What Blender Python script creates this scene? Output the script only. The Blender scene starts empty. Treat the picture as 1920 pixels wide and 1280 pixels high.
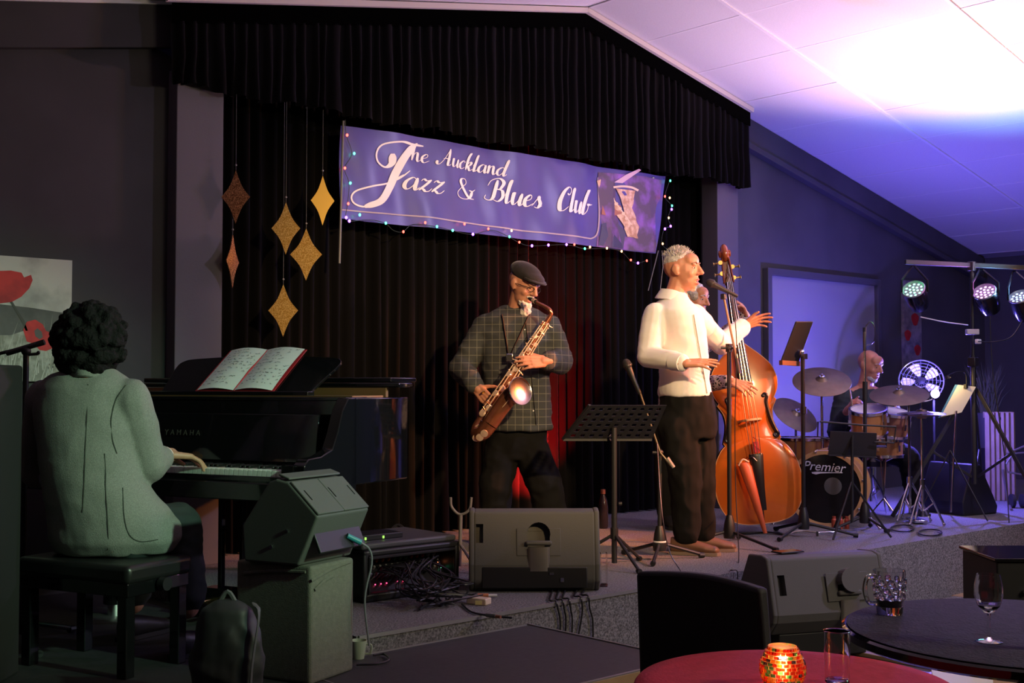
import bpy, bmesh, math, random
from mathutils import Vector, Matrix, noise
random.seed(7)
SC = bpy.context.scene
COL = SC.collection
PI = math.pi
# ---------------------------------------------------------------- camera
TH = math.radians(47.9); CAM_H = 1.386; FPX = 2250.0; PITCH = math.atan(80/2250)
F0 = Vector((math.cos(TH), math.sin(TH), 0)); RT = Vector((math.sin(TH), -math.cos(TH), 0)); UP = Vector((0, 0, 1))
CF = F0*math.cos(PITCH)+UP*math.sin(PITCH); CU = UP*math.cos(PITCH)-F0*math.sin(PITCH); CP = Vector((0, 0, CAM_H))
cam = bpy.data.cameras.new('camera'); cam.sensor_width = 36; cam.lens = FPX/1920*36; cam.clip_start = .05; cam.clip_end = 100
co = bpy.data.objects.new('camera', cam); COL.objects.link(co)
co.matrix_world = Matrix.Translation(CP) @ Matrix((RT, CU, -CF)).transposed().to_4x4()
SC.camera = co
def ray(x, y): return CF*FPX+RT*(x-960)+CU*(640-y)
def at(x, y, d):
    r = ray(x, y); return CP+r*(d/r.dot(F0))
def onz(x, y, z):
    r = ray(x, y); return CP+r*((z-CAM_H)/r.z)
def onY(x, y, Y):
    r = ray(x, y); return CP+r*(Y/r.y)
# ---------------------------------------------------------------- world, exposure, stage lights out of frame
SC.view_settings.view_transform = 'Standard'; SC.view_settings.look = 'None'
SC.view_settings.exposure = 0.0; SC.view_settings.gamma = 1.0; SC.view_settings.use_curve_mapping = False
w = bpy.data.worlds.new('world'); SC.world = w; w.use_nodes = True
w.node_tree.nodes['Background'].inputs[0].default_value = (.75, .75, .9, 1); w.node_tree.nodes['Background'].inputs[1].default_value = .0
def spot(name, loc, target, col, power, angle=30, blend=.5, size=.08):
    l = bpy.data.lights.new(name, 'SPOT'); l.color = col; l.energy = power; l.spot_size = math.radians(angle); l.spot_blend = blend; l.shadow_soft_size = size
    o = bpy.data.objects.new(name, l); COL.objects.link(o); o.location = loc
    o.rotation_euler = (Vector(target)-Vector(loc)).to_track_quat('-Z', 'Y').to_euler(); return o
def area(name, loc, target, col, power, sx, sy):
    l = bpy.data.lights.new(name, 'AREA'); l.shape = 'RECTANGLE'; l.color = col; l.energy = power; l.size = sx; l.size_y = sy
    o = bpy.data.objects.new(name, l); COL.objects.link(o); o.location = loc
    o.rotation_euler = (Vector(target)-Vector(loc)).to_track_quat('-Z', 'Y').to_euler(); return o
# stage lamps and house light over the audience, out of the frame
spot('warm_front_lamp_offscreen', (2.6, -.2, 3.15), at(1000, 630, 7.1), (1, .66, .32), 1300, 36, .8)
spot('orange_front_lamp_offscreen', (7.6, 1.2, 2.9), at(1345, 720, 7.2), (1, .27, .05), 2500, 30, .8)
spot('green_front_lamp_offscreen', (3.5, -.8, 2.9), at(320, 800, 4.8), (.54, 1, .64), 800, 26, .9)
spot('violet_front_lamp_offscreen', (7.2, 1.2, 3.2), (5.9, 4.9, 1.0), (.70, .58, 1), 300, 95, .9)
area('house_lamp_offscreen', (4.6, -.8, 2.6), (4.6, 3.4, .3), (1, .84, .60), 60, 1.4, .5)
# ---------------------------------------------------------------- helpers
def cr(pts, n=6, closed=False):
    P = [Vector(p) for p in pts]; out = []; N = len(P)
    rng = range(N if closed else N-1)
    for i in rng:
        p1 = P[i]; p2 = P[(i+1) % N]
        p0 = P[(i-1) % N] if (closed or i > 0) else p1*2-p2
        p3 = P[(i+2) % N] if (closed or i < N-2) else p2*2-p1
        for k in range(n):
            t = k/n
            out.append(.5*((2*p1)+(p2-p0)*t+(2*p0-5*p1+4*p2-p3)*t*t+(3*p1-p0-3*p2+p3)*t**3))
    if not closed: out.append(P[-1].copy())
    return out
def lerp(a, b, t): return a+(b-a)*t
def frame(z, x=None):
    z = Vector(z).normalized(); x = Vector(x) if x is not None else (Vector((0, 0, 1)) if abs(z.z) < .9 else Vector((1, 0, 0)))
    x = (x-z*x.dot(z)).normalized(); y = z.cross(x)
    return Matrix((x, y, z)).transposed()
WM = {}
class MB:
    def __init__(s, m=None): s.v = []; s.f = []; s.mi = []; s.m = m or Matrix.Identity(4); s.k = 0
    def add(s, vs, fs):
        b = len(s.v); s.v += [s.m @ Vector(v) for v in vs]; s.f += [tuple(b+i for i in f) for f in fs]; s.mi += [s.k]*len(fs); return s
    def box(s, c, d, rot=None):
        c = Vector(c); h = Vector(d)*.5; R = rot or Matrix.Identity(3)
        vs = [c+R@Vector((x*h.x, y*h.y, z*h.z)) for x in (-1, 1) for y in (-1, 1) for z in (-1, 1)]
        return s.add(vs, [(0, 1, 3, 2), (4, 6, 7, 5), (0, 4, 5, 1), (2, 3, 7, 6), (0, 2, 6, 4), (1, 5, 7, 3)])
    def bar(s, a, b, w, h, up=(0, 0, 1)):
        a = Vector(a); b = Vector(b); M = frame(b-a, up)
        return s.box((a+b)/2, (w, h, (b-a).length), M)
    def tube(s, pts, r, n=8, caps=True, flat=1.0, up=None):
        P = [Vector(p) for p in pts]; N = len(P); rr = r if isinstance(r, (list, tuple)) else [r]*N
        vs = []; fs = []; prev = None
        for i, p in enumerate(P):
            t = (P[min(i+1, N-1)]-P[max(i-1, 0)])
            if t.length < 1e-9: t = Vector((0, 0, 1))
            M = frame(t, up if up is not None else prev); 
            if up is None: prev = M.col[0].copy()
            for k in range(n):
                a = 2*PI*k/n; vs.append(p+M@Vector((math.cos(a)*rr[i], math.sin(a)*rr[i]*flat, 0)))
        for i in range(N-1):
            for k in range(n):
                fs.append((i*n+k, i*n+(k+1) % n, (i+1)*n+(k+1) % n, (i+1)*n+k))
        if caps: fs.append(tuple(range(n-1, -1, -1))); fs.append(tuple((N-1)*n+k for k in range(n)))
        return s.add(vs, fs)
    def cyl(s, a, b, r0, r1=None, n=12): return s.tube([a, b], [r0, r0 if r1 is None else r1], n)
    def lathe(s, prof, o=(0, 0, 0), ax=(0, 0, 1), n=24, sc=(1, 1)):
        o = Vector(o); M = frame(ax); vs = []; fs = []; N = len(prof)
        for (r, z) in prof:
            for k in range(n):
                a = 2*PI*k/n; vs.append(o+M@Vector((math.cos(a)*max(r, 1e-5)*sc[0], math.sin(a)*max(r, 1e-5)*sc[1], z)))
        for i in range(N-1):
            for k in range(n): fs.append((i*n+k, i*n+(k+1) % n, (i+1)*n+(k+1) % n, (i+1)*n+k))
        if prof[0][0] > 1e-4: fs.append(tuple(range(n-1, -1, -1)))
        if prof[-1][0] > 1e-4: fs.append(tuple((N-1)*n+k for k in range(n)))
        return s.add(vs, fs)
    def ball(s, c, r, nu=12, nv=8, rot=None):
        c = Vector(c); r = Vector(r) if not isinstance(r, (int, float)) else Vector((r, r, r)); R = rot or Matrix.Identity(3)
        vs = [c+R@Vector((0, 0, r.z))]; fs = []
        for j in range(1, nv):
            p = PI*j/nv
            for i in range(nu):
                a = 2*PI*i/nu; vs.append(c+R@Vector((r.x*math.sin(p)*math.cos(a), r.y*math.sin(p)*math.sin(a), r.z*math.cos(p))))
        vs.append(c-R@Vector((0, 0, r.z))); L = len(vs)-1
        for i in range(nu):
            fs.append((0, 1+i, 1+(i+1) % nu)); fs.append((L, L-nu+(i+1) % nu, L-nu+i))
        for j in range(nv-2):
            for i in range(nu):
                a = 1+j*nu; fs.append((a+i, a+nu+i, a+nu+(i+1) % nu, a+(i+1) % nu))
        return s.add(vs, fs)
    def prism(s, poly, h, M=None):
        M = M or Matrix.Identity(4); n = len(poly)
        vs = [M@Vector((x, y, 0)) for x, y in poly]+[M@Vector((x, y, h)) for x, y in poly]
        fs = [tuple(range(n-1, -1, -1)), tuple(range(n, 2*n))]+[(i, (i+1) % n, n+(i+1) % n, n+i) for i in range(n)]
        return s.add(vs, fs)
    def cap(s, a, b, r0, r1=None, n=12, e=(1, 1)):
        r1 = r0 if r1 is None else r1; a = Vector(a); b = Vector(b)
        s.tube([a, b], [r0, r1], n)
        if e[0]: s.ball(a, r0, n, 8)
        if e[1]: s.ball(b, r1, n, 8)
        return s
    def chain(s, pts, rs, n=12):
        for i in range(len(pts)-1): s.cap(pts[i], pts[i+1], rs[i], rs[i+1], n)
        return s
    def loft(s, rings, n=24):
        vs = []; fs = []; N = len(rings)
        for (c, a, b) in rings:
            c = Vector(c)
            for k in range(n):
                t = 2*PI*k/n; vs.append(c+Vector(a)*math.cos(t)+Vector(b)*math.sin(t))
        for i in range(N-1):
            for k in range(n): fs.append((i*n+k, i*n+(k+1) % n, (i+1)*n+(k+1) % n, (i+1)*n+k))
        fs.append(tuple(range(n-1, -1, -1))); fs.append(tuple((N-1)*n+k for k in range(n)))
        return s.add(vs, fs)
    def build(s, name, mats, parent=None, world=True, smooth=30, bevel=0, kind=None, label=None, bseg=2):
        me = bpy.data.meshes.new(name)
        V = s.v
        if parent is not None and world:
            inv = WM[parent.name].inverted(); V = [inv@v for v in V]
        me.from_pydata([tuple(v) for v in V], [], s.f); 
        if not isinstance(mats, (list, tuple)): mats = [mats]
        for m in mats: me.materials.append(m)
        if len(mats) > 1: me.polygons.foreach_set('material_index', s.mi)
        bm = bmesh.new(); bm.from_mesh(me); bmesh.ops.recalc_face_normals(bm, faces=bm.faces); bm.to_mesh(me); bm.free()
        if smooth:
            me.polygons.foreach_set('use_smooth', [True]*len(me.polygons)); me.set_sharp_from_angle(angle=math.radians(smooth))
        o = bpy.data.objects.new(name, me); COL.objects.link(o)
        if parent is not None: o.parent = parent; WM[o.name] = WM[parent.name].copy()
        else: WM[o.name] = Matrix.Identity(4)
        if bevel:
            b = o.modifiers.new('bevel', 'BEVEL'); b.width = bevel; b.segments = bseg; b.limit_method = 'ANGLE'; b.angle_limit = math.radians(40)
        if kind: o['kind'] = kind
        if label: o['label'] = label
        return o
def thing(name, label, cat, loc=(0, 0, 0), rotz=0, group=None, M=None):
    o = bpy.data.objects.new(name, None); COL.objects.link(o); o.empty_display_size = .05
    m = M if M is not None else Matrix.Translation(Vector(loc)) @ Matrix.Rotation(rotz, 4, 'Z')
    o.matrix_world = m; WM[o.name] = m.copy()
    o['label'] = label; o['category'] = cat
    if group: o['group'] = group
    return o
def tag(o, label, cat, group=None):
    o['label'] = label; o['category'] = cat
    if group: o['group'] = group
    return o
def struct(o): o['kind'] = 'structure'; return o
def mesh_copy(src, parent, name=None):
    c = src.copy(); COL.objects.link(c); c.parent = parent; WM[c.name] = WM[parent.name].copy(); return c
# ---- body / cloth surfaces: primitives merged into one skin
def blob(name, mb, voxel, mat, parent, sm=4, wr=None, label=None, fac=.5, head=None):
    me = bpy.data.meshes.new('t'); me.from_pydata([tuple(v) for v in mb.v], [], mb.f)
    t = bpy.data.objects.new('t', me); COL.objects.link(t)
    r = t.modifiers.new('r', 'REMESH'); r.mode = 'VOXEL'; r.voxel_size = voxel
    if sm: q = t.modifiers.new('s', 'SMOOTH'); q.iterations = sm; q.factor = fac
    dg = bpy.context.evaluated_depsgraph_get()
    m2 = bpy.data.meshes.new_from_object(t.evaluated_get(dg)); bpy.data.objects.remove(t); bpy.data.meshes.remove(me)
    m2.name = name; m2.materials.clear()
    for m in (mat if isinstance(mat, (list, tuple)) else [mat]): m2.materials.append(m)
    if head is not None:
        bm = bmesh.new(); bm.from_mesh(m2); hv = [v for v in bm.verts if (v.co-head).length < .135]
        for _ in range(5): bmesh.ops.smooth_vert(bm, verts=hv, factor=.5, use_axis_x=True, use_axis_y=True, use_axis_z=True)
        bm.to_mesh(m2); bm.free()
    if wr:
        m2.update(); N = [v.normal.copy() for v in m2.vertices]
        for v, nn in zip(m2.vertices, N): v.co += nn*wr(v.co)
    inv = WM[parent.name].inverted() if parent is not None else Matrix.Identity(4)
    m2.transform(inv)
    m2.polygons.foreach_set('use_smooth', [True]*len(m2.polygons))
    o = bpy.data.objects.new(name, m2); COL.objects.link(o)
    if parent is not None: o.parent = parent; WM[o.name] = WM[parent.name].copy()
    else: WM[o.name] = Matrix.Identity(4)
    if label: o['label'] = label
    return o
def cut(o, mb):
    """take a real pocket out of a built solid"""
    me = bpy.data.meshes.new('c'); me.from_pydata([tuple(v) for v in mb.v], [], mb.f)
    bm = bmesh.new(); bm.from_mesh(me); bmesh.ops.recalc_face_normals(bm, faces=bm.faces); bm.to_mesh(me); bm.free()
    c = bpy.data.objects.new('c', me); COL.objects.link(c)
    q = o.modifiers.new('cut', 'BOOLEAN'); q.object = c; q.operation = 'DIFFERENCE'; q.solver = 'EXACT'
    dg = bpy.context.evaluated_depsgraph_get(); dg.update()
    m2 = bpy.data.meshes.new_from_object(o.evaluated_get(dg)); old = o.data; o.modifiers.clear(); o.data = m2
    m2.materials.clear(); m2.materials.append(old.materials[0])
    bpy.data.objects.remove(c); bpy.data.meshes.remove(me)
def part(t, name): return [c for c in t.children if c.name.split('.')[0] == name]
def folds(amp, f=(9, 9, 22), amp2=0, seed=0):
    def fn(p):
        q = Vector((p.x*f[0]+seed, p.y*f[1], p.z*f[2]))
        a = noise.noise(q); b = noise.noise(q*2.3+Vector((5, 1, 2)))
        return amp*((1-abs(a)*2)*.7+b*.4)
    return fn
# ---------------------------------------------------------------- materials
MT = {}
def mat(name, col, rough=.6, metal=0, noisy=None, bump=None, emis=None, sheen=0, trans=0, spec=None, coat=0, ior=None, sss=0, alpha=None):
    if name in MT: return MT[name]
    m = bpy.data.materials.new(name); m.use_nodes = True; nt = m.node_tree; b = nt.nodes['Principled BSDF']
    c = tuple(col)+(1,) if len(col) == 3 else col
    b.inputs['Base Color'].default_value = c; b.inputs['Roughness'].default_value = rough; b.inputs['Metallic'].default_value = metal
    if sheen: b.inputs['Sheen Weight'].default_value = sheen; b.inputs['Sheen Roughness'].default_value = .35
    if trans: b.inputs['Transmission Weight'].default_value = trans
    if spec is not None: b.inputs['Specular IOR Level'].default_value = spec
    if coat: b.inputs['Coat Weight'].default_value = coat; b.inputs['Coat Roughness'].default_value = .05
    if ior: b.inputs['IOR'].default_value = ior
    if sss: b.inputs['Subsurface Weight'].default_value = sss; b.inputs['Subsurface Radius'].default_value = (.02, .008, .004); b.inputs['Subsurface Scale'].default_value = 1
    if alpha is not None: b.inputs['Alpha'].default_value = alpha
    if emis: b.inputs['Emission Color'].default_value = tuple(emis[0])+(1,); b.inputs['Emission Strength'].default_value = emis[1]
    if noisy or bump:
        tc = nt.nodes.new('ShaderNodeTexCoord')
    if noisy:   # (scale, second colour, contrast low, high)
        n = nt.nodes.new('ShaderNodeTexNoise'); n.inputs['Scale'].default_value = noisy[0]; n.inputs['Detail'].default_value = 5
        r = nt.nodes.new('ShaderNodeValToRGB'); r.color_ramp.elements[0].color = c; r.color_ramp.elements[1].color = tuple(noisy[1])+(1,)
        r.color_ramp.elements[0].position = noisy[2] if len(noisy) > 2 else .35; r.color_ramp.elements[1].position = noisy[3] if len(noisy) > 3 else .7
        nt.links.new(tc.outputs['Object'], n.inputs['Vector']); nt.links.new(n.outputs['Fac'], r.inputs['Fac']); nt.links.new(r.outputs['Color'], b.inputs['Base Color'])
    if bump:
        n2 = nt.nodes.new('ShaderNodeTexNoise'); n2.inputs['Scale'].default_value = bump[0]; n2.inputs['Detail'].default_value = 4
        bp = nt.nodes.new('ShaderNodeBump'); bp.inputs['Strength'].default_value = bump[1]; bp.inputs['Distance'].default_value = bump[2] if len(bump) > 2 else .01
        nt.links.new(tc.outputs['Object'], n2.inputs['Vector']); nt.links.new(n2.outputs['Fac'], bp.inputs['Height']); nt.links.new(bp.outputs['Normal'], b.inputs['Normal'])
    MT[name] = m; return m
def N_(m, t, **kw):
    n = m.node_tree.nodes.new(t)
    for k, v in kw.items(): setattr(n, k, v)
    return n
BLK = mat('black_plastic', (.012, .012, .013), .45)
BLKM = mat('black_metal', (.015, .015, .017), .42, .1)
CHR = mat('chrome', (.75, .75, .77), .15, 1)
GLOSS = mat('black_lacquer', (.006, .006, .007), .06, 0, spec=.6)
CABLE = mat('cable_rubber', (.012, .012, .013), .35)
WHT = mat('white_plastic', (.75, .74, .70), .5)
# ---------------------------------------------------------------- the setting
ZS = .40; ZP = .33; YW = 6.10; YS = 3.92; XR = 6.05; ZR = 4.06; KR = .218; XE = 12.3; XL = -2.2; YB = -3.2
KL = .19
def zc(X): return ZR-KR*(X-XR) if X > XR else ZR-KL*(XR-X)
wallm = mat('dark_wall_paint', (.030, .028, .030), .75, noisy=(3, (.040, .037, .040)), bump=(60, .15, .002))
litw = mat('lit_wall_paint', (.060, .059, .063), .7, noisy=(2.2, (.080, .079, .083)), bump=(70, .2, .002))  # same paint as the dark walls, lamp-lit tone put into the colour
pilm = mat('grey_pillar_paint', (.115, .108, .118), .75, noisy=(260, (.9, .9, .9), .80, .83), bump=(90, .2, .002))
carpet = mat('stage_carpet', (.085, .082, .078), .95, noisy=(120, (.30, .29, .28), .36, .68), bump=(260, .8, .006))
facecarp = carpet
woodf = mat('light_floor_wood', (.36, .23, .12), .45, noisy=(9, (.46, .31, .17)))
floorm = mat('dark_floor_wood', (.05, .038, .03), .5, noisy=(7, (.07, .052, .04)))
panelm = mat('dark_stage_panel', (.030, .029, .030), .55, noisy=(40, (.042, .041, .042)), bump=(150, .15, .002))
nosing = mat('metal_nosing', (.35, .34, .33), .4, .6)
tilem = mat('ceiling_tile', (.74, .73, .74), .9, noisy=(120, (.66, .65, .66), .3, .75), bump=(150, .25, .003))
gridm = mat('ceiling_grid_bar', (.78, .77, .78), .6)
o = MB().box(((XL+XE)/2, (YW+YB)/2, -.03), (XE-XL, YW-YB, .06)).build('floor', floorm, smooth=0); struct(o)
for a, b in [((XL, 5.42), None)]: pass
fl = o
# floor finishes: planks and the carpet square in front of the stage
pb = 0
for i in range(14):
    x0 = 7.40+i*.13
    MB().box((x0+.062, (YS+YB)/2+1.5, .006), (.124, YS-YB-3, .012)).build('floor_plank', woodf, fl, smooth=0)
MB().box((5.48, 2.4, .010), (.05, 3.0, .02)).build('wood_edge_strip', woodf, fl, smooth=0, bevel=.003)
MB().box((6.45, 2.4, .006), (1.88, 3.0, .012)).build('carpet_square', facecarp, fl, smooth=0)
# stage
st = MB().box(((2.72+XE)/2, (YS+YW+1.0)/2, ZS/2), (XE-2.72, YW+1.0-YS, ZS))
st.mi = [0]*6
o = st.build('stage', [carpet, facecarp], smooth=0); struct(o); stage = o
for p in o.data.polygons:
    if abs(p.normal.z) < .5: p.material_index = 1
MB().box((3.58, YS-.004, ZS-.006), (1.70, .01, .016)).build('edge_nosing', nosing, o, smooth=0)
o = MB().box(((XL+3.62)/2, (3.00+YS-.02)/2, ZP/2-.0), (3.62-XL, YS-.02-3.00, ZP)).box(((XL+2.70)/2, (YS+YW-.04)/2, ZP/2), (2.70-XL, YW-.04-YS, ZP)).build('stage_extension', panelm, smooth=0); struct(o)
ext = o
MB().box(((1.0+3.62)/2, 2.994, ZP-.035), (2.62, .012, .07)).build('wood_fascia', woodf, ext, smooth=0)
MB().box(((1.0+3.62)/2, 2.999, ZP+.002), (2.62, .014, .006)).build('edge_nosing', nosing, ext, smooth=0)
MB().box((3.617, (3.0+YS-.02)/2, ZP+.002), (.010, YS-.02-3.0, .006)).build('edge_nosing', nosing, ext, smooth=0)
MB().box((3.1, YS-.03, ZP+.002), (1.0, .008, .005)).build('edge_nosing', nosing, ext, smooth=0)
MB().box((2.40, (3.0+YS-.02)/2, ZP+.0005), (.006, YS-.02-3.0, .003)).build('panel_seam', nosing, ext, smooth=0)
# back wall: left, right, gable header
WG = Matrix.Translation((0, YW+.12, 0)) @ Matrix.Rotation(PI/2, 4, 'X')
o = MB(WG).prism([(XL, 0), (3.2, 0), (3.2, zc(3.2)+.1), (XL, zc(XL)+.1)], .12).build('wall_left', wallm, smooth=0); struct(o)
o = MB(WG).prism([(7.70, 0), (XE, 0), (XE, zc(XE)+.1), (7.70, zc(7.7)+.1)], .12).build('wall_right', litw, smooth=0); struct(o)
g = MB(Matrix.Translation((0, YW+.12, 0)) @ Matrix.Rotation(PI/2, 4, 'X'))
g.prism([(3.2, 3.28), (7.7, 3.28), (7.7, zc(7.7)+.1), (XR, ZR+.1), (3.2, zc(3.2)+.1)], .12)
o = g.build('wall_gable', litw, smooth=0); struct(o)
o = MB().box(((XL+XE)/2, YW+1.06, 2.1), (XE-XL, .12, 4.2)).build('wall_alcove', wallm, smooth=0); struct(o)
o = MB().box((XE+.06, (YW+YB)/2, 1.45), (.12, YW-YB, 2.9)).build('wall_side', litw, smooth=0); struct(o)
o = MB().box((XL-.06, (YW+YB)/2, 1.45), (.12, YW-YB, 2.9)).build('wall_far_left', wallm, smooth=0); struct(o)
o = MB().box(((XL+XE)/2, YB-.06, 2.1), (XE-XL, .12, 4.2)).build('wall_behind', wallm, smooth=0); struct(o)
# pillars and rake beams
for i, (a, b, zt) in enumerate([(2.977, 3.257, 3.1), (7.64, 7.909, 3.1)]):
    o = MB().box(((a+b)/2, YW-.02, (zt+ZS)/2), (b-a, .16, zt-ZS)).build('trim_%d' % (i+1), pilm, smooth=0, bevel=.004); struct(o)
def rake(x0, x1, drop, h, depth, name, m):
    g = MB(Matrix.Translation((0, YW+.0, 0)) @ Matrix.Rotation(PI/2, 4, 'X'))
    g.prism([(x0, zc(x0)-drop-h), (x1, zc(x1)-drop-h), (x1, zc(x1)-drop), (x0, zc(x0)-drop)], depth)
    return struct(g.build(name, m, smooth=0, bevel=.004))
rake(XL, 3.0, .0, .255, .05, 'trim_3', wallm)
rake(7.92, XE-.1, .0, .215, .05, 'trim_4', litw)
rake(XL, 3.0, .0, .022, .062, 'trim_5', gridm)
rake(7.92, XE-.1, .215, .05, .075, 'trim_6', litw)
# ceiling: backing slab, grid bars and single tiles
def slope_m(side):
    k = -KR if side > 0 else KL
    ax = Vector((1, 0, k)).normalized()*(1 if side > 0 else -1)
    ay = Vector((0, 1, 0)); az = ax.cross(ay)
    if az.z < 0: az = -az
    return ax, ay, az
g = MB(Matrix.Translation((0, YW+1.1, 0)) @ Matrix.Rotation(PI/2, 4, 'X'))
g.prism([(XL, zc(XL)+.03), (XR, ZR+.03), (XE, zc(XE)+.03), (XE, zc(XE)+.13), (XR, ZR+.13), (XL, zc(XL)+.13)], YW+1.1-YB)
ceil = struct(g.build('ceiling', mat('ceiling_void', (.3, .29, .3), .9), smooth=0))
YG = [-1.3, -.04, 1.22, 2.48, 3.745, 5.01, YW-.0]
tm = {}
for side in (1, -1):
    ax, ay, az = slope_m(side); org = Vector((XR, 0, ZR))
    L = .614; nrow = 10 if side > 0 else 12
    for j in range(len(YG)-1):
        y0, y1 = YG[j], YG[j+1]
        for i in range(-0, nrow):
            u0, u1 = .02+i*L, .02+(i+1)*L
            c = org+ax*((u0+u1)/2)+ay*((y0+y1)/2)+az*(.012+random.uniform(-.0015, .0015))
            key = round(y1-y0, 3)
            if key not in tm:
                b = MB().box((0, 0, 0), (L-.014, y1-y0-.014, .014)); t = b.build('ceiling_tile', tilem, ceil, smooth=0); tm[key] = t
            else:
                t = tm[key].copy(); COL.objects.link(t)
            t.matrix_local = Matrix.Translation(c) @ Matrix((ax, ay, ax.cross(ay))).transposed().to_4x4() @ Matrix.Rotation(random.uniform(-.002, .002), 4, 'X')
    for y in YG[:-1]:
        MB().bar(org+ax*.0+ay*y, org+ax*(nrow*L)+ay*y, .012, .024, up=az).build('grid_bar', gridm, ceil, smooth=0)
    for i in range(0, nrow+1):
        u = .02+i*L
        MB().bar(org+ax*u+ay*YG[0]+az*.008, org+ax*u+ay*(YW-.0)+az*.008, .010, .016, up=az).build('cross_bar', gridm, ceil, smooth=0)
# panel board on the right wall
t = thing('wall_panel_board', 'large pale panel board in a dark frame on the wall behind the drums', 'board', (9.26, YW, ZS))
MB().box((9.26, YW-.012, 1.36), (1.66, .02, 1.90)).build('board', mat('board_face', (.26, .26, .27), .55), t, smooth=0)
fr = mat('board_frame', (.08, .08, .085), .4)
for c, d in [((9.26, YW-.03, 2.34), (1.78, .06, .06)), ((8.40, YW-.03, 1.36), (.06, .06, 1.92)), ((10.12, YW-.03, 1.36), (.05, .06, 1.92))]:
    MB().box(c, d).build('frame_bar', fr, t, smooth=0, bevel=.006)
# ---------------------------------------------------------------- curtains
velvet = mat('black_velvet', (.0045, .0042, .0045), .9, spec=.06, sheen=.06, bump=(40, .1, .003))
def pleats(name, x0, x1, y, ztop, zbot, n, amp, m, seed, parent=None, nz=10, per=None):
    rnd = random.Random(seed); ph = [0]; 
    k = n*8; xs = [x0+(x1-x0)*i/k for i in range(k+1)]
    off = [rnd.uniform(-.3, .3) for _ in range(n+2)]; am = [rnd.uniform(.6, 1.3) for _ in range(n+2)]
    vs = []; fs = []
    for j in range(nz+1):
        v = j/nz
        for i, x in enumerate(xs):
            p = i/8; q = int(p); p += .33*noise.noise(Vector((p*.8, seed, 0)))+.18*noise.noise(Vector((p*2.1, seed, v*1.2)))*v; p = max(0, min(n, p)); q = int(p); a = lerp(am[q], am[q+1], p-q); o_ = lerp(off[q], off[q+1], p-q)
            s = math.sin(2*PI*p+o_*2); s = (abs(s)**.6)*(1 if s > 0 else -1)
            zt = ztop(x) if callable(ztop) else ztop; zb = zbot(x) if callable(zbot) else zbot
            grow = .45+.55*v
            vs.append((x+.012*math.sin(p*1.7+v*2.2)*v, y+amp*a*s*grow+.01*noise.noise(Vector((x*3, v*3, seed))), lerp(zt, zb, v)))
    W = k+1
    for j in range(nz):
        for i in range(k): fs.append((j*W+i, j*W+i+1, (j+1)*W+i+1, (j+1)*W+i))
    b = MB().add(vs, fs); return b
b = pleats('c', 3.1, 7.80, 6.28, 3.5, ZS+.012, 50, .045, velvet, 3)
tag(b.build('back_curtain', velvet, smooth=180), 'black velvet pleated curtain hanging behind the stage', 'curtain')
t = thing('valance', 'black velvet gathered valance with a gable top above the stage', 'curtain', (5.5, YW-.12, 3.0))
def ztv(x): return zc(x)-.03
YV = YW-.17
rv = random.Random(5)
def zbv(x): return 2.99+.012*math.sin(x*7)+.01*math.sin(x*23)
b = pleats('v', 2.90, 7.97, YV, lambda x: ztv(x)-.11, zbv, 66, .030, velvet, 9, nz=9)
b.build('drape', velvet, t, smooth=180)
# gathered heading tape: fine ribs
vs = []; fs = []; K = 900
for i in range(K+1):
    x = lerp(2.90, 7.97, i/K); y = YV-.012+(.007 if i % 2 else -.003)
    vs += [(x, y, ztv(x)), (x, y+.004*(i % 2), ztv(x)-.12)]
for i in range(K): fs.append((2*i, 2*i+2, 2*i+3, 2*i+1))
MB().add(vs, fs).build('heading', velvet, t, smooth=0)
b = MB()
for i in range(7):
    y0 = YV+i*.02; b.add([(7.97+(.01 if i % 2 else -.01), y0, ztv(7.97)), (7.97+(.012 if i % 2 else -.012), y0, 2.99)], [])
b.f = [(2*i, 2*i+2, 2*i+3, 2*i+1) for i in range(6)]; b.mi = [0]*6
b.build('side_return', velvet, t, smooth=180)
g = MB()
for xa, xb in ((2.86, XR), (XR, 7.98)):
    g.bar((xa, YV-.03, zc(xa)-.022), (xb, YV-.03, zc(xb)-.022), .035, .03)
g.build('track_batten', mat('cream_batten', (.6, .55, .48), .6), t, smooth=0)
# ---------------------------------------------------------------- lighting bar with LED par cans
t = thing('light_stand', 'black tripod lighting stand with a crossbar carrying coloured par lamps', 'light stand', onz(1822, 965, ZS))
A = at(1697, 491, 8.9); B = at(1990, 505, 8.9); pole = at(1822, 499, 8.9)
base = Vector((pole.x, pole.y, ZS))
barm = mat('dark_steel', (.010, .010, .012), .5)
MB().bar(A, B, .035, .035).build('crossbar', barm, t, bevel=.004)
MB().cyl(base+UP*.25, base+UP*1.2, .02).cyl(base+UP*1.1, pole, .015).build('pole', barm, t)
MB().box(base+UP*1.15, (.06, .06, .07)).build('collar', BLK, t, bevel=.006)
for a in (20, 140, 260):
    d = Vector((math.cos(math.radians(a)), math.sin(math.radians(a)), 0))
    MB().bar(base+UP*.95+d*.03, base+d*.62+UP*.012, .03, .014).bar(base+UP*.3+d*.02, base+d*.33+UP*.5, .02, .01).build('leg', BLKM, t, bevel=.003)
MB().box(pole, (.05, .05, .07)).build('clamp', barm, t, bevel=.006)
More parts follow.
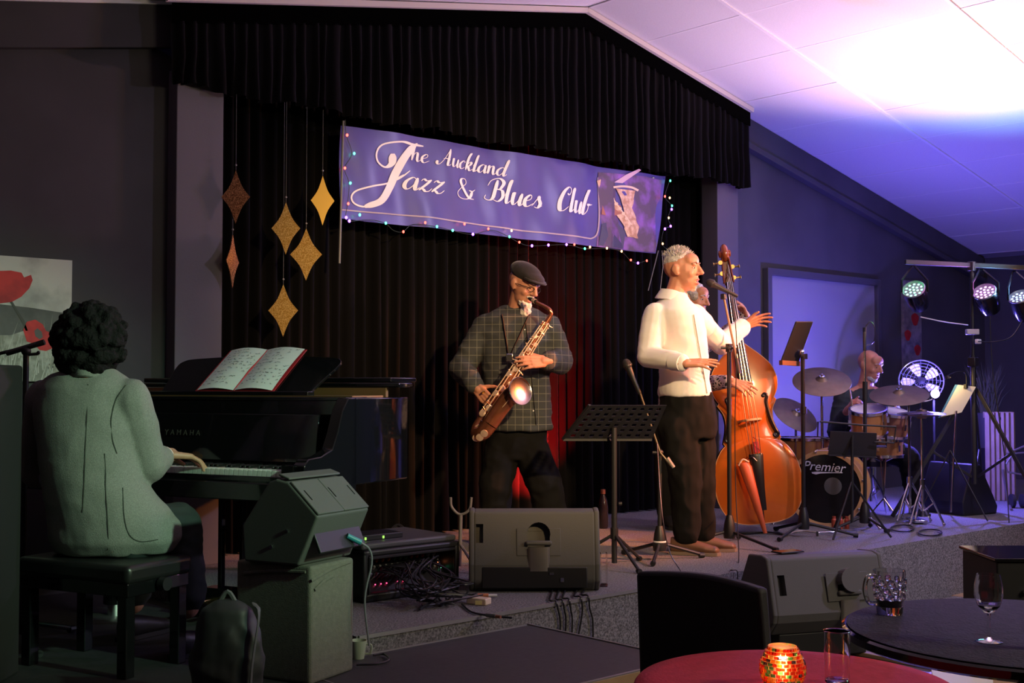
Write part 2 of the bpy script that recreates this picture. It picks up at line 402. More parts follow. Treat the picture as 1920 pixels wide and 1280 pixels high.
def par(x, y, d, nd, col, lcol, power, label, ang=70, lname='par_beam'):
    c = at(x, y, d); n = (-F0*nd[0]-RT*nd[1]+UP*nd[2]).normalized()
    t = thing('par_lamp', label, 'stage lamp', c, group='par lamps on the lighting bar')
    t.pop('group', None) if 'group' in t else None
    can = mat('polished_black_can', (.02, .02, .024), .16, .6)
    r = .083
    MB().lathe([(r*.55, -.16), (r*.8, -.15), (r*.95, -.10), (r, -.04), (r, .03), (r*.93, .032), (r*.9, .018)], c, n, 28).build('housing', can, t)
    MB().lathe([(r*.9, .018), (r*.97, .022), (r*1.03, .035), (r*.97, .042), (r*.86, .026)], c, n, 28).build('rim', mat('lamp_rim', (.25, .25, .26), .35, .2), t)
    em = mat('led_'+label[:5], (.8, .8, .8), .3, emis=(col, 9))
    MB().lathe([(.0001, .016), (r*.88, .017)], c, n, 28).build('diffuser', mat('leddisc_'+label[:5], tuple(v*.5 for v in col), .3, emis=(lcol, 2.2)), t)
    M = frame(n); e = MB()
    for ring, k in ((0, 1), (.36, 6), (.70, 11)):
        for i in range(k):
            a = 2*PI*i/k+ring; p = c+M@Vector((math.cos(a)*r*ring, math.sin(a)*r*ring, .02)); e.ball(p, .0105, 8, 6)
    e.build('led_cluster', em, t)
    up = c+UP*.0; hz = (A+(B-A)*((c-A).dot(B-A)/(B-A).length_squared))
    sd = RT*(r+.012)
    MB().tube([c+sd, c+sd+UP*.09, hz-UP*.03+RT*.01, hz-UP*.03-RT*.01, c-sd+UP*.09, c-sd], .008, 6).build('yoke', can, t)
    l = bpy.data.lights.new('par_beam', 'SPOT'); l.color = lcol; l.energy = power; l.spot_size = math.radians(ang); l.spot_blend = .9; l.shadow_soft_size = .06
    lo = bpy.data.objects.new(lname, l); COL.objects.link(lo); lo.location = c+n*.06; lo.rotation_euler = n.to_track_quat('-Z', 'Y').to_euler()
    return t
par(1715, 548, 8.85, (.62, .45, .62), (.10, 1, .45), (.12, 1, .45), 30, 'green glowing par lamp hanging from the end of the crossbar', 150, 'green_par_beam')
par(1848, 553, 8.8, (.55, .48, .70), (.75, .25, 1), (1, .26, .85), 190, 'magenta and violet glowing par lamp beside the stand pole', 150, 'magenta_par_beam')
par(1915, 563, 8.75, (.45, .42, .80), (.25, .55, 1), (.28, .62, 1), 230, 'cyan and blue glowing par lamp at the cropped end of the crossbar', 150, 'cyan_par_beam')
par(2010, 575, 8.7, (.40, .66, .64), (1, .55, .2), (1, .42, .08), 420, 'amber glowing par lamp beyond the cyan one', 110, 'amber_par_beam_offscreen')
# ---------------------------------------------------------------- grand piano
KD = Vector((.366, -.930, 0)).normalized(); BD = Vector((.930, .366, 0)).normalized()
KR_END = Vector((2.526, 4.125, 0)); ZK = 1.045
PO = KR_END-KD*1.225-KD*.13          # front left corner of the case on plan
Mp = Matrix((KD, BD, UP)).transposed().to_4x4(); Mp.translation = Vector((PO.x, PO.y, 0))
PW = 1.485
t = thing('grand_piano', 'black lacquered grand piano with open music desk', 'piano', M=Matrix.Translation((PO.x, PO.y, ZP)))
def pm(): return MB(Mp.copy())
out = [(0, .26), (0, 1.35)]+[(v.x, v.y) for v in cr([(0, 1.35, 0), (.10, 1.56, 0), (.34, 1.62, 0), (.58, 1.50, 0), (.78, 1.26, 0), (1.06, 1.05, 0), (1.34, .92, 0), (PW, .70, 0)], 6)][1:]+[(PW, .26)]
b = pm(); b.prism(out, .36, Matrix.Translation((0, 0, .97))); b.build('case', GLOSS, t, smooth=35, bevel=.006)
# arms (cheeks) with the scroll profile
prof = [(-.06, .93), (.30, .93), (.30, 1.33), (.24, 1.33), (.20, 1.28), (.165, 1.19), (.13, 1.125), (.05, 1.10), (-.03, 1.095), (-.06, 1.07)]
for x0 in (0, PW-.055):
    b = MB(Mp @ Matrix.Translation((x0, 0, 0)) @ Matrix(((0, 0, 1, 0), (1, 0, 0, 0), (0, 1, 0, 0), (0, 0, 0, 1)))); b.prism(prof, .055); b.build('arm', GLOSS, t, smooth=40, bevel=.004)
for x0 in (.055, PW-.13):
    pm().box((x0+.0375, .05, 1.015), (.075, .17, .11)).build('key_block', GLOSS, t, bevel=.004)
pm().box((PW/2, .10, .965), (PW-.02, .40, .07)).build('key_bed', GLOSS, t, bevel=.004)
pm().box((PW/2, -.045, .985), (PW-.11, .02, .075)).build('key_slip', GLOSS, t, bevel=.003)
pm().box((PW/2, .205, 1.16), (1.24, .02, .20), Matrix.Rotation(-.12, 3, 'X')).build('fallboard', GLOSS, t, bevel=.003)
pm().box((PW/2, .27, 1.27), (PW-.11, .03, .10)).build('fallboard_top', GLOSS, t, bevel=.003)
pm().box((PW/2, .33, 1.325), (PW-.04, .16, .014)).build('front_shelf', GLOSS, t, bevel=.003)
ivory = mat('ivory_key', (.86, .86, .80), .25); ebony = mat('ebony_key', (.01, .01, .01), .25)
kb = thing  # keys
x0 = (PW-1.225)/2+.0
wk = pm().box((0, .04, ZK-.012), (.0226, .15, .024)).build('white_key', ivory, t, bevel=.0012, bseg=1); wk.location = Vector(KD)*(x0+.0118)
for i in range(1, 52):
    c = mesh_copy(wk, t); c.location = KD*(x0+.0118+i*.02356)
bk = pm().box((0, .075, ZK+.004), (.011, .085, .018)).build('black_key', ebony, t, bevel=.002, bseg=1)
first = True
for i in range(51):
    if (i+5) % 7 in (0, 1, 3, 4, 5):
        c = bk if first else mesh_copy(bk, t); first = False; c.location = KD*(x0+.02356*(i+1))
# lid: main leaf and the front flap folded back on it
lid = [(x*1.0 if x < .8 else x+.015, y if y > .3 else .62) for x, y in out]
lid = [(-.012, .60)]+[(x-.01 if x < .1 else x+.018, y+.012) for x, y in out[1:-1]]+[(PW+.018, .60)]
pm().prism(lid, .020, Matrix.Translation((0, 0, 1.372))).build('lid', GLOSS, t, smooth=35, bevel=.005)
pm().prism([(0, .64), (PW-.05, .64), (PW-.05, .86), (1.3, .97), (0, .97)], .022, Matrix.Translation((0, 0, 1.394))).build('lid_front_flap', GLOSS, t, smooth=35, bevel=.005)
pm().prism([(.03, .34), (PW-.05, .34), (PW-.05, .58), (.03, .58)], .012, Matrix.Translation((0, 0, 1.325))).build('tuning_pin_cover', mat('gold_plate', (.35, .22, .09), .35, .8), t)
pm().box((PW/2, .61, 1.35), (PW-.1, .02, .04)).build('lid_gap_reflection', mat('brown_reflection', (.25, .12, .05), .3), t)  # brown strip paints the inner rim's reflection into the lid gap
# music desk
LEAN = math.radians(52)
Md = Mp @ Matrix.Translation((0, .40, 1.345)) @ Matrix.Rotation(-LEAN, 4, 'X')
desk = [(.33, 0), (1.17, 0)]+[(v.x, v.y) for v in cr([(1.17, 0, 0), (1.19, .10, 0), (1.215, .20, 0), (1.20, .245, 0), (1.12, .265, 0), (.75, .285, 0), (.38, .265, 0), (.30, .245, 0), (.285, .20, 0), (.31, .10, 0)], 4)][1:]
b = MB(Md @ Matrix(((1, 0, 0, 0), (0, 0, 1, 0), (0, 1, 0, 0), (0, 0, 0, 1)))); b.prism(desk, .012); b.build('music_desk', GLOSS, t, smooth=35, bevel=.002)
pm().box((PW/2, .385, 1.345), (.90, .05, .02)).build('music_desk_ledge', GLOSS, t, bevel=.003)
# legs and lyre
for (u, v, zf) in ((.16, .30, ZP), (PW-.16, .30, ZS), (.38, 1.36, ZS)):
    pm().lathe([(.05, 0), (.045, .1), (.04, .35), (.055, .93-zf-.05)], (u, v, zf+.05), n=14).box((u, v, .90), (.13, .13, .12)).build('leg', GLOSS, t, bevel=.004)
    pm().lathe([(.03, 0), (.03, .05)], (u, v, zf), n=12).build('caster', CHR, t)
pm().box((PW/2-.06, .42, .70), (.02, .03, .5)).box((PW/2+.06, .42, .70), (.02, .03, .5)).box((PW/2, .42, .44), (.26, .08, .07)).build('pedal_lyre', GLOSS, t, bevel=.004)
for i in (-1, 0, 1): pm().box((PW/2+i*.06, .33, .43), (.025, .13, .012)).build('pedal', mat('brass', (.7, .5, .2), .25, 1), t, bevel=.003)
def text(body, size, M, name, m, parent, ext=.0006, shear=0, space=1.0, bold=0):
    cu = bpy.data.curves.new('t', 'FONT'); cu.body = body; cu.size = size; cu.extrude = ext; cu.align_x = 'CENTER'; cu.align_y = 'CENTER'; cu.shear = shear; cu.space_character = space; cu.offset = bold
    o = bpy.data.objects.new('t', cu); COL.objects.link(o); dg = bpy.context.evaluated_depsgraph_get()
    me = bpy.data.meshes.new_from_object(o.evaluated_get(dg)); bpy.data.objects.remove(o); bpy.data.curves.remove(cu)
    me.transform(M); me.transform(WM[parent.name].inverted()); me.materials.clear(); me.materials.append(m); me.name = name
    o = bpy.data.objects.new(name, me); COL.objects.link(o); o.parent = parent; WM[o.name] = WM[parent.name].copy(); return o
Mt = Mp @ Matrix.Translation((PW/2-.09, .19, 1.175)) @ Matrix.Rotation(PI/2-.12, 4, 'X')
text('YAMAHA', .034, Mt, 'brand_lettering', mat('dim_brass_print', (.16, .15, .13), .4, .6), t, space=1.7)
# music book: two open pages in a red folder
tb = thing('music_book', 'open red folder of handwritten chord charts on the piano music desk', 'book', Md @ Vector((.55, 0, 0)))
paper = mat('music_paper', (.80, .84, .82), .8); inkm = mat('ink', (.10, .10, .12), .8); redf = mat('red_folder', (.45, .02, .03), .5)
BX0, BW, BH = .545, .212, .305
def page(x0, nm, bulge, rows, sd):
    g = MB(Md); K = 8; vs = []; fs = []
    def f(s, tt): return Vector((x0+s*BW, -.008-.014*math.sin(s*PI)*bulge-.006*math.sin(tt*3)*s, .012+tt*BH))
    for j in range(7):
        for i in range(K+1): vs.append(f(i/K, j/6))
    for j in range(6):
        for i in range(K): fs.append((j*(K+1)+i, j*(K+1)+i+1, (j+1)*(K+1)+i+1, (j+1)*(K+1)+i))
    g.add(vs, fs); p = g.build('page', paper, tb, smooth=60)
    rnd = random.Random(sd); g = MB(Md)
    for r in range(rows):
        v = .93-.88*r/rows; u = .05+.04*rnd.random()
        while u < .93:
            if rnd.random() < .72:
                a = f(u, v)-Vector((0, .0015, 0)); prev = a
                for q in range(rnd.randint(2, 4)):
                    nx = prev+Vector((rnd.uniform(.001, .007), 0, rnd.uniform(-.009, .009)))
                    nx.z = max(a.z-.006, min(a.z+.008, nx.z)); d_ = (nx-prev).normalized()*.0; sd_ = Vector((-(nx-prev).z, 0, (nx-prev).x)).normalized()*.0011
                    g.add([prev-sd_, nx-sd_, nx+sd_, prev+sd_], [(0, 1, 2, 3)]); prev = nx
            u += rnd.uniform(.05, .16)
    g.build('handwriting', inkm, p, smooth=0, kind='stuff')
page(BX0, 'a', 1, 12, 1); page(BX0+BW, 'b', 1, 11, 2)
MB(Md).box((BX0+BW, -.004, .006+BH/2), (2*BW+.02, .003, BH+.012)).build('folder_cover', redf, tb, smooth=0)
MB(Md).tube([(BX0+BW, -.006, .01), (BX0+BW, -.012, BH*.5), (BX0+BW, -.006, BH+.01)], .004, 6).build('spine', redf, tb)
# ---------------------------------------------------------------- wedge monitors
spk = mat('speaker_shell', (.085, .083, .075), .7, bump=(300, .3, .002)); grill = mat('speaker_grille', (.05, .05, .052), .55, bump=(900, .6, .003))
def wedge(label, M, W, prof, handle=True, shell=spk, group=None):
    """prof: side outline (y,z), extruded along x by W; face facing -y is the plain back"""
    t = thing('floor_monitor', label, 'speaker', M=M)
    L = Matrix(((0, 0, 1, 0), (1, 0, 0, 0), (0, 1, 0, 0), (0, 0, 0, 1)))
    MB(M @ Matrix.Translation((-W/2+.02, 0, 0)) @ L).prism(prof, W-.04).build('shell', shell, t, smooth=0, bevel=.012, bseg=3)
    big = [(y*1.02-.0, z*1.012) for y, z in prof]
    for x in (-W/2, W/2-.028): MB(M @ Matrix.Translation((x, 0, 0)) @ L).prism(big, .028).build('end_cap', shell, t, smooth=0, bevel=.010, bseg=3)
    return t
# centre stage monitor
c = onz(1003, 1114, ZS+.0); M = Matrix((RT, F0, UP)).transposed().to_4x4() @ Matrix.Rotation(.02, 4, 'Z'); M.translation = c+F0*.05
prof = [(0.05, 0), (.34, 0), (.40, .06), (.20, .375), (.12, .385), (.06, .375), (0.0, .13), (.0, .05)]
t = wedge('large black wedge monitor on the stage edge beside the amplifier rack', M, .625, prof)
MB(M).box((.02, .008, .232), (.125, .03, .022), Matrix.Rotation(-.22, 3, 'X')).build('handle_bar', spk, t, bevel=.008)
MB(M).add([(.02+.052*math.cos(a), -.006-.012*math.sin(a)+.01, .10+k*.115) for k in (0, 1) for a in [PI*i/8 for i in range(9)]], [(i, i+1, 10+i, 9+i) for i in range(8)]).build('pole_socket', mat('brushed_metal', (.30, .28, .25), .35, .8), t, smooth=60)
MB(M).box((.02, -.012+.035, .235), (.21, .004, .13), Matrix.Rotation(-.22, 3, 'X')).build('handle_plate', spk, t, bevel=.002)
MB(M).box((.0, .012, .07), (.5, .03, .10)).build('connector_shade_panel', BLK, t, bevel=.004)  # black panel puts the shade of the undercut into the colour
CT = Matrix.Rotation(-.22, 3, 'X')
for q_ in (MB(M).cyl((.02, -.02, .285), (.02, .085, .259), .056, n=20), MB(M).box((.02, .035, .250), (.106, .10, .08), CT)):
    for o_ in part(t, 'shell')+part(t, 'handle_plate'): cut(o_, q_)
cut(part(t, 'shell')[0], MB(M).box((-.262, .035, .275), (.035, .08, .09), CT))
MB(M).box((.08, -.006, .09), (.02, .004, .012)).box((.13, -.006, .06), (.016, .004, .02)).build('socket', CHR, t)
# right monitor on the floor in front of the stage
c = at(1562, 1190, 6.0); c.z = .144; M = Matrix((RT, F0, UP)).transposed().to_4x4() @ Matrix.Rotation(.30, 4, 'Z'); M.translation = c
prof2 = [(.08, 0), (.34, 0), (.43, .06), (.25, .375), (.12, .385), (.07, .375), (.0, .11), (.01, .07)]
t = wedge('grey black wedge monitor standing in front of the stage face', M, .66, prof2)
ris = MB(M).box((0, .22, -.062), (.50, .26, .122)).build('riser_box', BLK, smooth=0, bevel=.006); tag(ris, 'low black riser box under the grey wedge monitor', 'box')
def tilt(x, y, z): return Vector((x, y, z))
MB(M).box((.10, .006, .202), (.13, .03, .024), Matrix.Rotation(-.22, 3, 'X')).build('handle_bar', spk, t, bevel=.008)
MB(M).add([(.10+.054*math.cos(a), -.01-.012*math.sin(a)+.01, .06+k*.11) for k in (0, 1) for a in [PI*i/8 for i in range(9)]], [(i, i+1, 10+i, 9+i) for i in range(8)]).build('pole_socket', mat('brushed_metal', (.30, .28, .25), .35, .8), t, smooth=60)
MB(M).box((.10, .012+.01, .23), (.24, .004, .14), Matrix.Rotation(-.22, 3, 'X')).build('handle_plate', spk, t, bevel=.002)
for q_ in (MB(M).cyl((.10, -.02, .270), (.10, .09, .243), .060, n=20), MB(M).box((.10, .035, .225), (.114, .11, .09), CT)):
    for o_ in part(t, 'shell')+part(t, 'handle_plate'): cut(o_, q_)
cut(part(t, 'shell')[0], MB(M).box((-.262, .035, .25), (.04, .09, .10), CT))
tp = thing('tablet', 'thin black phone lying on the grey wedge monitor', 'phone', M @ Vector((-.14, .19, .385)))
MB(M @ Matrix.Translation((-.14, .19, .391)) @ Matrix.Rotation(.2, 4, 'Z')).box((0, 0, 0), (.15, .08, .008)).build('body', BLK, tp, bevel=.002)
MB(M @ Matrix.Translation((-.14, .19, .3956)) @ Matrix.Rotation(.2, 4, 'Z')).box((0, 0, 0), (.142, .072, .001)).build('screen', mat('screen_glass', (.02, .02, .025), .08), tp)
# carpet covered block with the small monitor on it
b0 = onz(581, 1285, ZP); b1 = onz(663, 1256, ZP); xd = (b1-b0); bw = xd.length; xd.normalize(); yd = Vector((-xd.y, xd.x, 0))
Mb = Matrix((xd, yd, UP)).transposed().to_4x4(); Mb.translation = Vector((b0.x, b0.y, ZP))
bh = .415
cl = mat('grey_cover_cloth', (.125, .12, .095), .95, noisy=(60, (.16, .15, .12)), bump=(220, .5, .004))
t = thing('covered_block', 'tall block covered in grey carpet cloth under the small wedge monitor', 'block', M=Mb)
g = MB(Mb); K = 10; vs = []; fs = []
def blk(u, v, z): return Vector((u, v, z))
g.box((bw/2, .17, bh/2), (bw, .34, bh)); ob = g.build('cover', cl, t, smooth=0, bevel=.012, bseg=3)
g = MB(Mb)
for (a, c_) in (((.0, -.004, bh-.05), (bw*.9, -.004, bh-.012)), ((.02, -.004, bh-.085), (bw*.5, -.004, bh-.05)), ((-.004, .02, bh-.02), (-.004, .3, bh-.045))):
    g.tube(cr([a, (Vector(a)+Vector(c_))/2+UP*.006, c_], 5), .006, 6, flat=.5)
g.build('cloth_fold', cl, t)
# small monitor
Ms = Matrix((xd, yd, UP)).transposed().to_4x4(); Ms.translation = Vector((b0.x, b0.y, ZP+bh+.001))+xd*-.02+yd*.04
prof3 = [(0, 0), (-.035, .07), (-.085, .178), (.045, .292), (.10, .302), (.135, .29), (.255, .13), (.245, 0)]
pur = spk
t = thing('floor_monitor', 'small wedge monitor with a pale slanted top standing on the covered block', 'speaker', M=Ms)
Lx = Matrix(((0, 0, 1, 0), (1, 0, 0, 0), (0, 1, 0, 0), (0, 0, 0, 1)))
MB(Ms @ Lx).prism(prof3, .31).build('shell', spk, t, smooth=0, bevel=.008, bseg=3)
u0 = Vector((0, -.085, .178)); u1 = Vector((0, .045, .292)); ud = (u1-u0).normalized(); un = Vector((1, 0, 0)).cross(ud)
Mf = Ms @ Matrix((Vector((1, 0, 0)), ud, un)).transposed().to_4x4(); Mf.translation = Ms @ (u0+un*.004)
ln = (u1-u0).length
for k in (0, 1): MB(Mf).box((.0785+k*.153, ln/2, 0), (.151, ln-.008, .010)).build('top_panel', pur, t, bevel=.003)
MB(Mf).box((.155, ln+.03, -.006), (.30, .05, .008), Matrix.Rotation(-.42, 3, 'X')).build('top_edge', pur, t, bevel=.003)
for xv in (.03, .17, .285):
    for o_ in part(t, 'top_panel')+part(t, 'shell'): cut(o_, MB(Mf).box((xv, ln*.55, 0), (.007, .05, .05)))
MB(Ms).box((.155, -.055, .10), (.27, .012, .12), Matrix.Rotation(-.43, 3, 'X')).build('connector_shade_panel', BLK, t, bevel=.003)
for yv, zv in ((.05, .12), (.12, .06)): MB(Ms).cyl((-.004, yv, zv), (.004, yv, zv), .007, n=10).build('rivet', CHR, t)
p = Ms @ Vector((.20, -.075, .085))
tp = thing('cable_plug', 'teal collared cable plug in the small wedge monitor', 'plug', p)
dr = (xd*.75-yd*.45-UP*.45).normalized()
MB().cyl(p-dr*.01, p+dr*.05, .010, .011).build('shell', mat('teal_collar', (.03, .22, .26), .35), tp)
MB().tube(cr([p+dr*.05, p+dr*.09-UP*.01, p+dr*.10-UP*.06, p+dr*.07-UP*.2, p+dr*.09-UP*.36], 5), .004, 8).build('cord', mat('pale_cord', (.16, .15, .17), .6), tp)
# ---------------------------------------------------------------- amplifier rack
r0 = onz(686, 1133, ZS); r1 = onz(868, 1107, ZS); xr = Vector((1, 0, 0)); 
Mr = Matrix.Rotation(math.atan2((r1-r0).y, (r1-r0).x)*.6, 4, 'Z'); Mr.translation = r0
RW = (r1-r0).length; RH = .235
t = thing('amplifier_rack', 'black rack case with a patched mixer and receivers on its lid', 'rack', M=Mr)
MB(Mr).box((RW/2, .24, .02), (RW, .44, .04)).box((RW/2, .24, RH-.015), (RW, .44, .03)).box((.015, .24, RH/2), (.03, .44, RH)).box((RW-.015, .24, RH/2), (.03, .44, RH)).box((RW/2, .44, RH/2), (RW, .02, RH)).build('case', BLK, t, bevel=.012, bseg=3)
MB(Mr).tube([(.03, .02, .04), (.03, .02, RH-.035), (RW-.03, .02, RH-.035), (RW-.03, .02, .04)], .008, 6).build('front_rim', BLKM, t)
MB(Mr).box((RW/2, .25, RH+.014), (RW-.01, .42, .03)).build('lid', mat('rack_lid', (.075, .075, .078), .5), t, bevel=.010)
MB(Mr).box((RW*.30, .20, RH+.042), (.25, .16, .026)).build('wireless_receiver', BLK, t, bevel=.004)
for i in (0, 1): MB(Mr).box((RW*.14+i*.10, .118, RH+.040), (.008, .004, .012)).build('display', mat('green_display', (.2, .5, .1), .4, emis=((.45, 1, .15), 1.2)), t)
Mm = Mr @ Matrix.Translation((RW/2, .05, .03)) @ Matrix.Rotation(math.radians(50), 4, 'X')
mx = MB(Mm).box((0, .11, -.01), (RW-.07, .22, .02)).build('mixer_panel', mat('mixer_face', (.02, .02, .022), .4), t, bevel=.003)
MB(Mm).box((0, .205, .003), (RW-.075, .045, .006)).build('fader_strip', mat('ochre_strip', (.12, .085, .04), .5), mx)
kc = [mat('red_knob', (.45, .03, .02), .4), mat('grey_knob', (.25, .25, .24), .4), mat('orange_knob', (.5, .16, .03), .4), mat('green_knob', (.05, .2, .08), .4)]
for i in range(14):
    for j in range(4):
        x = -RW/2+.06+i*(RW-.12)/13; y = .20-j*.035
        MB(Mm).cyl((x, y, .006), (x, y, .022), .008, .006, 8).build('knob', kc[(i//3+j) % 4] if j < 2 else kc[1], mx)
for i in range(6): MB(Mm).ball((-RW/2+.07+i*.032+(.03 if i > 3 else 0), .045, .006), .0032, 8, 6).build('indicator', mat('red_led', (.5, .02, .05), .4, emis=((1, .05, .15), 5)), mx)
MB(Mm).ball((RW/2-.05, .12, .008), .004, 8, 6).build('indicator', mat('orange_led', (.5, .1, .05), .4, emis=((1, .25, .1), 6)), mx)
MB(Mm).ball((RW/2-.05, .09, .008), .003, 8, 6).build('indicator', mat('green_led', (.1, .5, .3), .4, emis=((.1, 1, .5), 4)), mx)
for i in range(12):
    x = -RW/2+.09+i*.028; MB(Mm).cyl((x, .075, .005), (x, .07, .05), .0065, .005, 8).build('jack_plug', CHR if i % 3 == 0 else BLK, mx)
# patch cables, each its own lead
rnd = random.Random(11)
for i in range(24):
    a = Mm @ Vector((-RW/2+.09+(i % 12)*.028, .07, .05)); zl = .008+.0042*i
    e = Mr @ Vector((RW*rnd.uniform(.15, .78), -.14-rnd.random()*.16, zl))
    m1 = a+Vector((0, -.07, .02+.002*i)); m2 = Mr @ Vector((RW*(.12+.58*rnd.random()), -.12-.08*rnd.random(), zl+.04))
    m3 = Mr @ Vector((RW*(.10+.58*rnd.random()), -.32+.10*rnd.random(), zl))
    tag(MB().tube(cr([a, m1, m2, m3, (m3+e)/2+Vector((0, -.02, 0)), e], 6), .0042, 6).build('patch_cable', CABLE), 'thin black patch lead looping out of the mixer rack', 'cable', 'patch leads at the mixer rack')
# ---------------------------------------------------------------- double bass
O = onz(1436, 1003, ZS); top = at(1357, 462, 8.02)
zb = (top-O).normalized(); TL = (top-O).length
nf = (-F0*.96-RT*.10); nf = (nf-zb*nf.dot(zb)).normalized(); xb = nf.cross(zb)*-1
xb = zb.cross(nf)*-1 if (zb.cross(nf)).dot(RT) < 0 else zb.cross(nf)
Mx = Matrix((xb, zb, nf)).transposed().to_4x4(); Mx.translation = O      # local: x right, y along the neck, z out of the top plate
t = thing('double_bass', 'orange varnished double bass standing on its endpin', 'double bass', M=Matrix.Translation(O))
S = TL/1.86
def X(): return MB(Mx @ Matrix.Scale(S, 4))
half = [(x_*.87 if y_ < 1.16 else x_, y_) for x_, y_ in [(0, .09), (.12, .095), (.22, .13), (.285, .22), (.305, .34), (.285, .46), (.235, .545), (.19, .585), (.200, .60), (.178, .66), (.165, .72), (.172, .78), (.205, .835), (.192, .85), (.222, .90), (.232, .97), (.205, 1.05), (.14, 1.12), (.075, 1.165), (.035, 1.205), (.024, 1.225)]]
outl = [(x, y) for x, y in half]+[(-x, y) for x, y in reversed(half[1:])]
osm = []
hp = cr([(x, y, 0) for x, y in half[:8]], 4)[:-1]+cr([(x, y, 0) for x, y in half[7:9]], 1)[:-1]+cr([(x, y, 0) for x, y in half[8:13]], 4)[:-1]+cr([(x, y, 0) for x, y in half[12:14]], 1)[:-1]+cr([(x, y, 0) for x, y in half[13:]], 4)
osm = [(p.x, p.y) for p in hp]+[(-p.x, p.y) for p in reversed(hp[1:])]
var = mat('orange_varnish', (.58, .115, .010), .24, noisy=(3.5, (.72, .18, .018)), coat=.4)
# stretched grain
ribm = mat('red_brown_varnish', (.22, .035, .012), .25, coat=.4)
g = X(); g.prism(osm, -.17, Matrix.Translation((0, 0, -.005))); g.build('ribs', ribm, t, smooth=40)
def plate(z0, sgn, name, m):
    g = X(); n = len(osm); vs = []; fs = []; cx = [(0, y) for _, y in osm]
    for k, (s, h) in enumerate(((1.03, 0), (1.03, .008), (.985, .013), (.88, .022), (.7, .034), (.45, .042), (.2, .045), (.02, .046))):
        for x, y in osm: 
            yc = .62; vs.append((x*s, yc+(y-yc)*(s if s > .95 else lerp(.25, 1, s**.6) if False else s), z0+sgn*h))
    for k in range(7):
        for i in range(n): fs.append((k*n+i, k*n+(i+1) % n, (k+1)*n+(i+1) % n, (k+1)*n+i))
    fs.append(tuple(7*n+i for i in range(n))); g.add(vs, fs); return g.build(name, m, t, smooth=50)
plate(0, 1, 'top_plate', var); plate(-.175, -1, 'back_plate', ribm)
# pale binding line round the top
g = X(); g.tube([(x*1.032, .62+(y-.62)*1.03, .006) for x, y in osm+osm[:1]], .0035, 6); g.build('binding', mat('pale_binding', (.75, .40, .18), .3), t)
ebon = mat('ebony_wood', (.012, .010, .010), .3)
def zt(x, y): return .046-.10*abs(x)*1.0-.0 if abs(x) < .2 else .02
for sx in (-1, 1):
    g = X(); P = cr([(sx*.098, .865, .032), (sx*.112, .885, .030), (sx*.128, .87, .028), (sx*.118, .83, .030), (sx*.128, .74, .029), (sx*.150, .66, .026), (sx*.166, .625, .0235), (sx*.150, .605, .025), (sx*.136, .625, .027)], 6)
    P = [Vector((p.x, p.y, .049-.135*abs(p.x))) for p in P]
    rr = [.005+.009*math.sin(PI*i/(len(P)-1)) for i in range(len(P))]
    g.tube(P, rr, 6, flat=.35, up=(0, 0, 1)) if False else g.tube(P, rr, 8)
    g.ball((sx*.104, .872, .036), (.014, .014, .006), 10, 6).ball((sx*.146, .618, .030), (.016, .016, .006), 10, 6)
    g.build('f_hole', ebon, t)
# neck, fingerboard, scroll
neckm = mat('neck_red_brown', (.20, .035, .015), .25, coat=.3)
g = X(); g.loft([((0, 1.16, -.02), (.034, 0, 0), (0, 0, .05)), ((0, 1.24, .01), (.026, 0, 0), (0, 0, .03)), ((0, 1.36, .012), (.023, 0, 0), (0, 0, .022)), ((0, 1.62, .0), (.020, 0, 0), (0, 0, .02))], 14); g.build('neck', neckm, t, smooth=60)
g = X(); g.loft([((0, .92, .088), (.047, 0, 0), (0, 0, .012)), ((0, 1.2, .060), (.037, 0, 0), (0, 0, .012)), ((0, 1.625, .022), (.023, 0, 0), (0, 0, .010))], 14); g.build('fingerboard', ebon, t, smooth=60)
g = X()
for sx in (-1, 1): g.add([(sx*.024, 1.62, .015), (sx*.036, 1.62, .015), (sx*.036, 1.62, -.03), (sx*.024, 1.62, -.03), (sx*.016, 1.80, .0), (sx*.026, 1.80, .0), (sx*.026, 1.80, -.05), (sx*.016, 1.80, -.05)], [(0, 1, 2, 3), (4, 7, 6, 5), (0, 4, 5, 1), (1, 5, 6, 2), (2, 6, 7, 3), (3, 7, 4, 0)])
g.box((0, 1.71, -.035), (.05, .20, .012)); g.build('peg_box', neckm, t, bevel=.004)
g = X(); P = []; 
for i in range(44):
    a = i/43*2*PI*2.1; r = .050*(1-i/43*.72); P.append((0, 1.815+math.sin(a-.6)*r, -.02+math.cos(a-.6)*r))
g.tube(P, [.021-.008*i/43 for i in range(44)], 10, up=(1, 0, 0)); g.cyl((-.036, 1.815, -.02), (.036, 1.815, -.02), .012, n=12)
for sx in (-1, 1): g.lathe([(.048, 0), (.045, .006), (.024, .010), (.022, .02), (.012, .024), (.0001, .024)], (sx*.016, 1.815, -.02), (sx, 0, 0), 18)
g.build('scroll', mat('scroll_varnish', (.36, .08, .02), .22, coat=.4), t, smooth=45)
for i in range(4):
    sx = -1 if i % 2 else 1; y = 1.65+i*.036
    X().cyl((sx*.02, y, -.01), (sx*.075, y, -.02), .006).ball((sx*.08, y, -.021), (.006, .014, .018), 10, 6).cyl((sx*.036, y-.0, -.02), (sx*.036, y+.0, .004), .014).build('tuning_peg', mat('brass_dark', (.45, .30, .12), .3, 1), t)
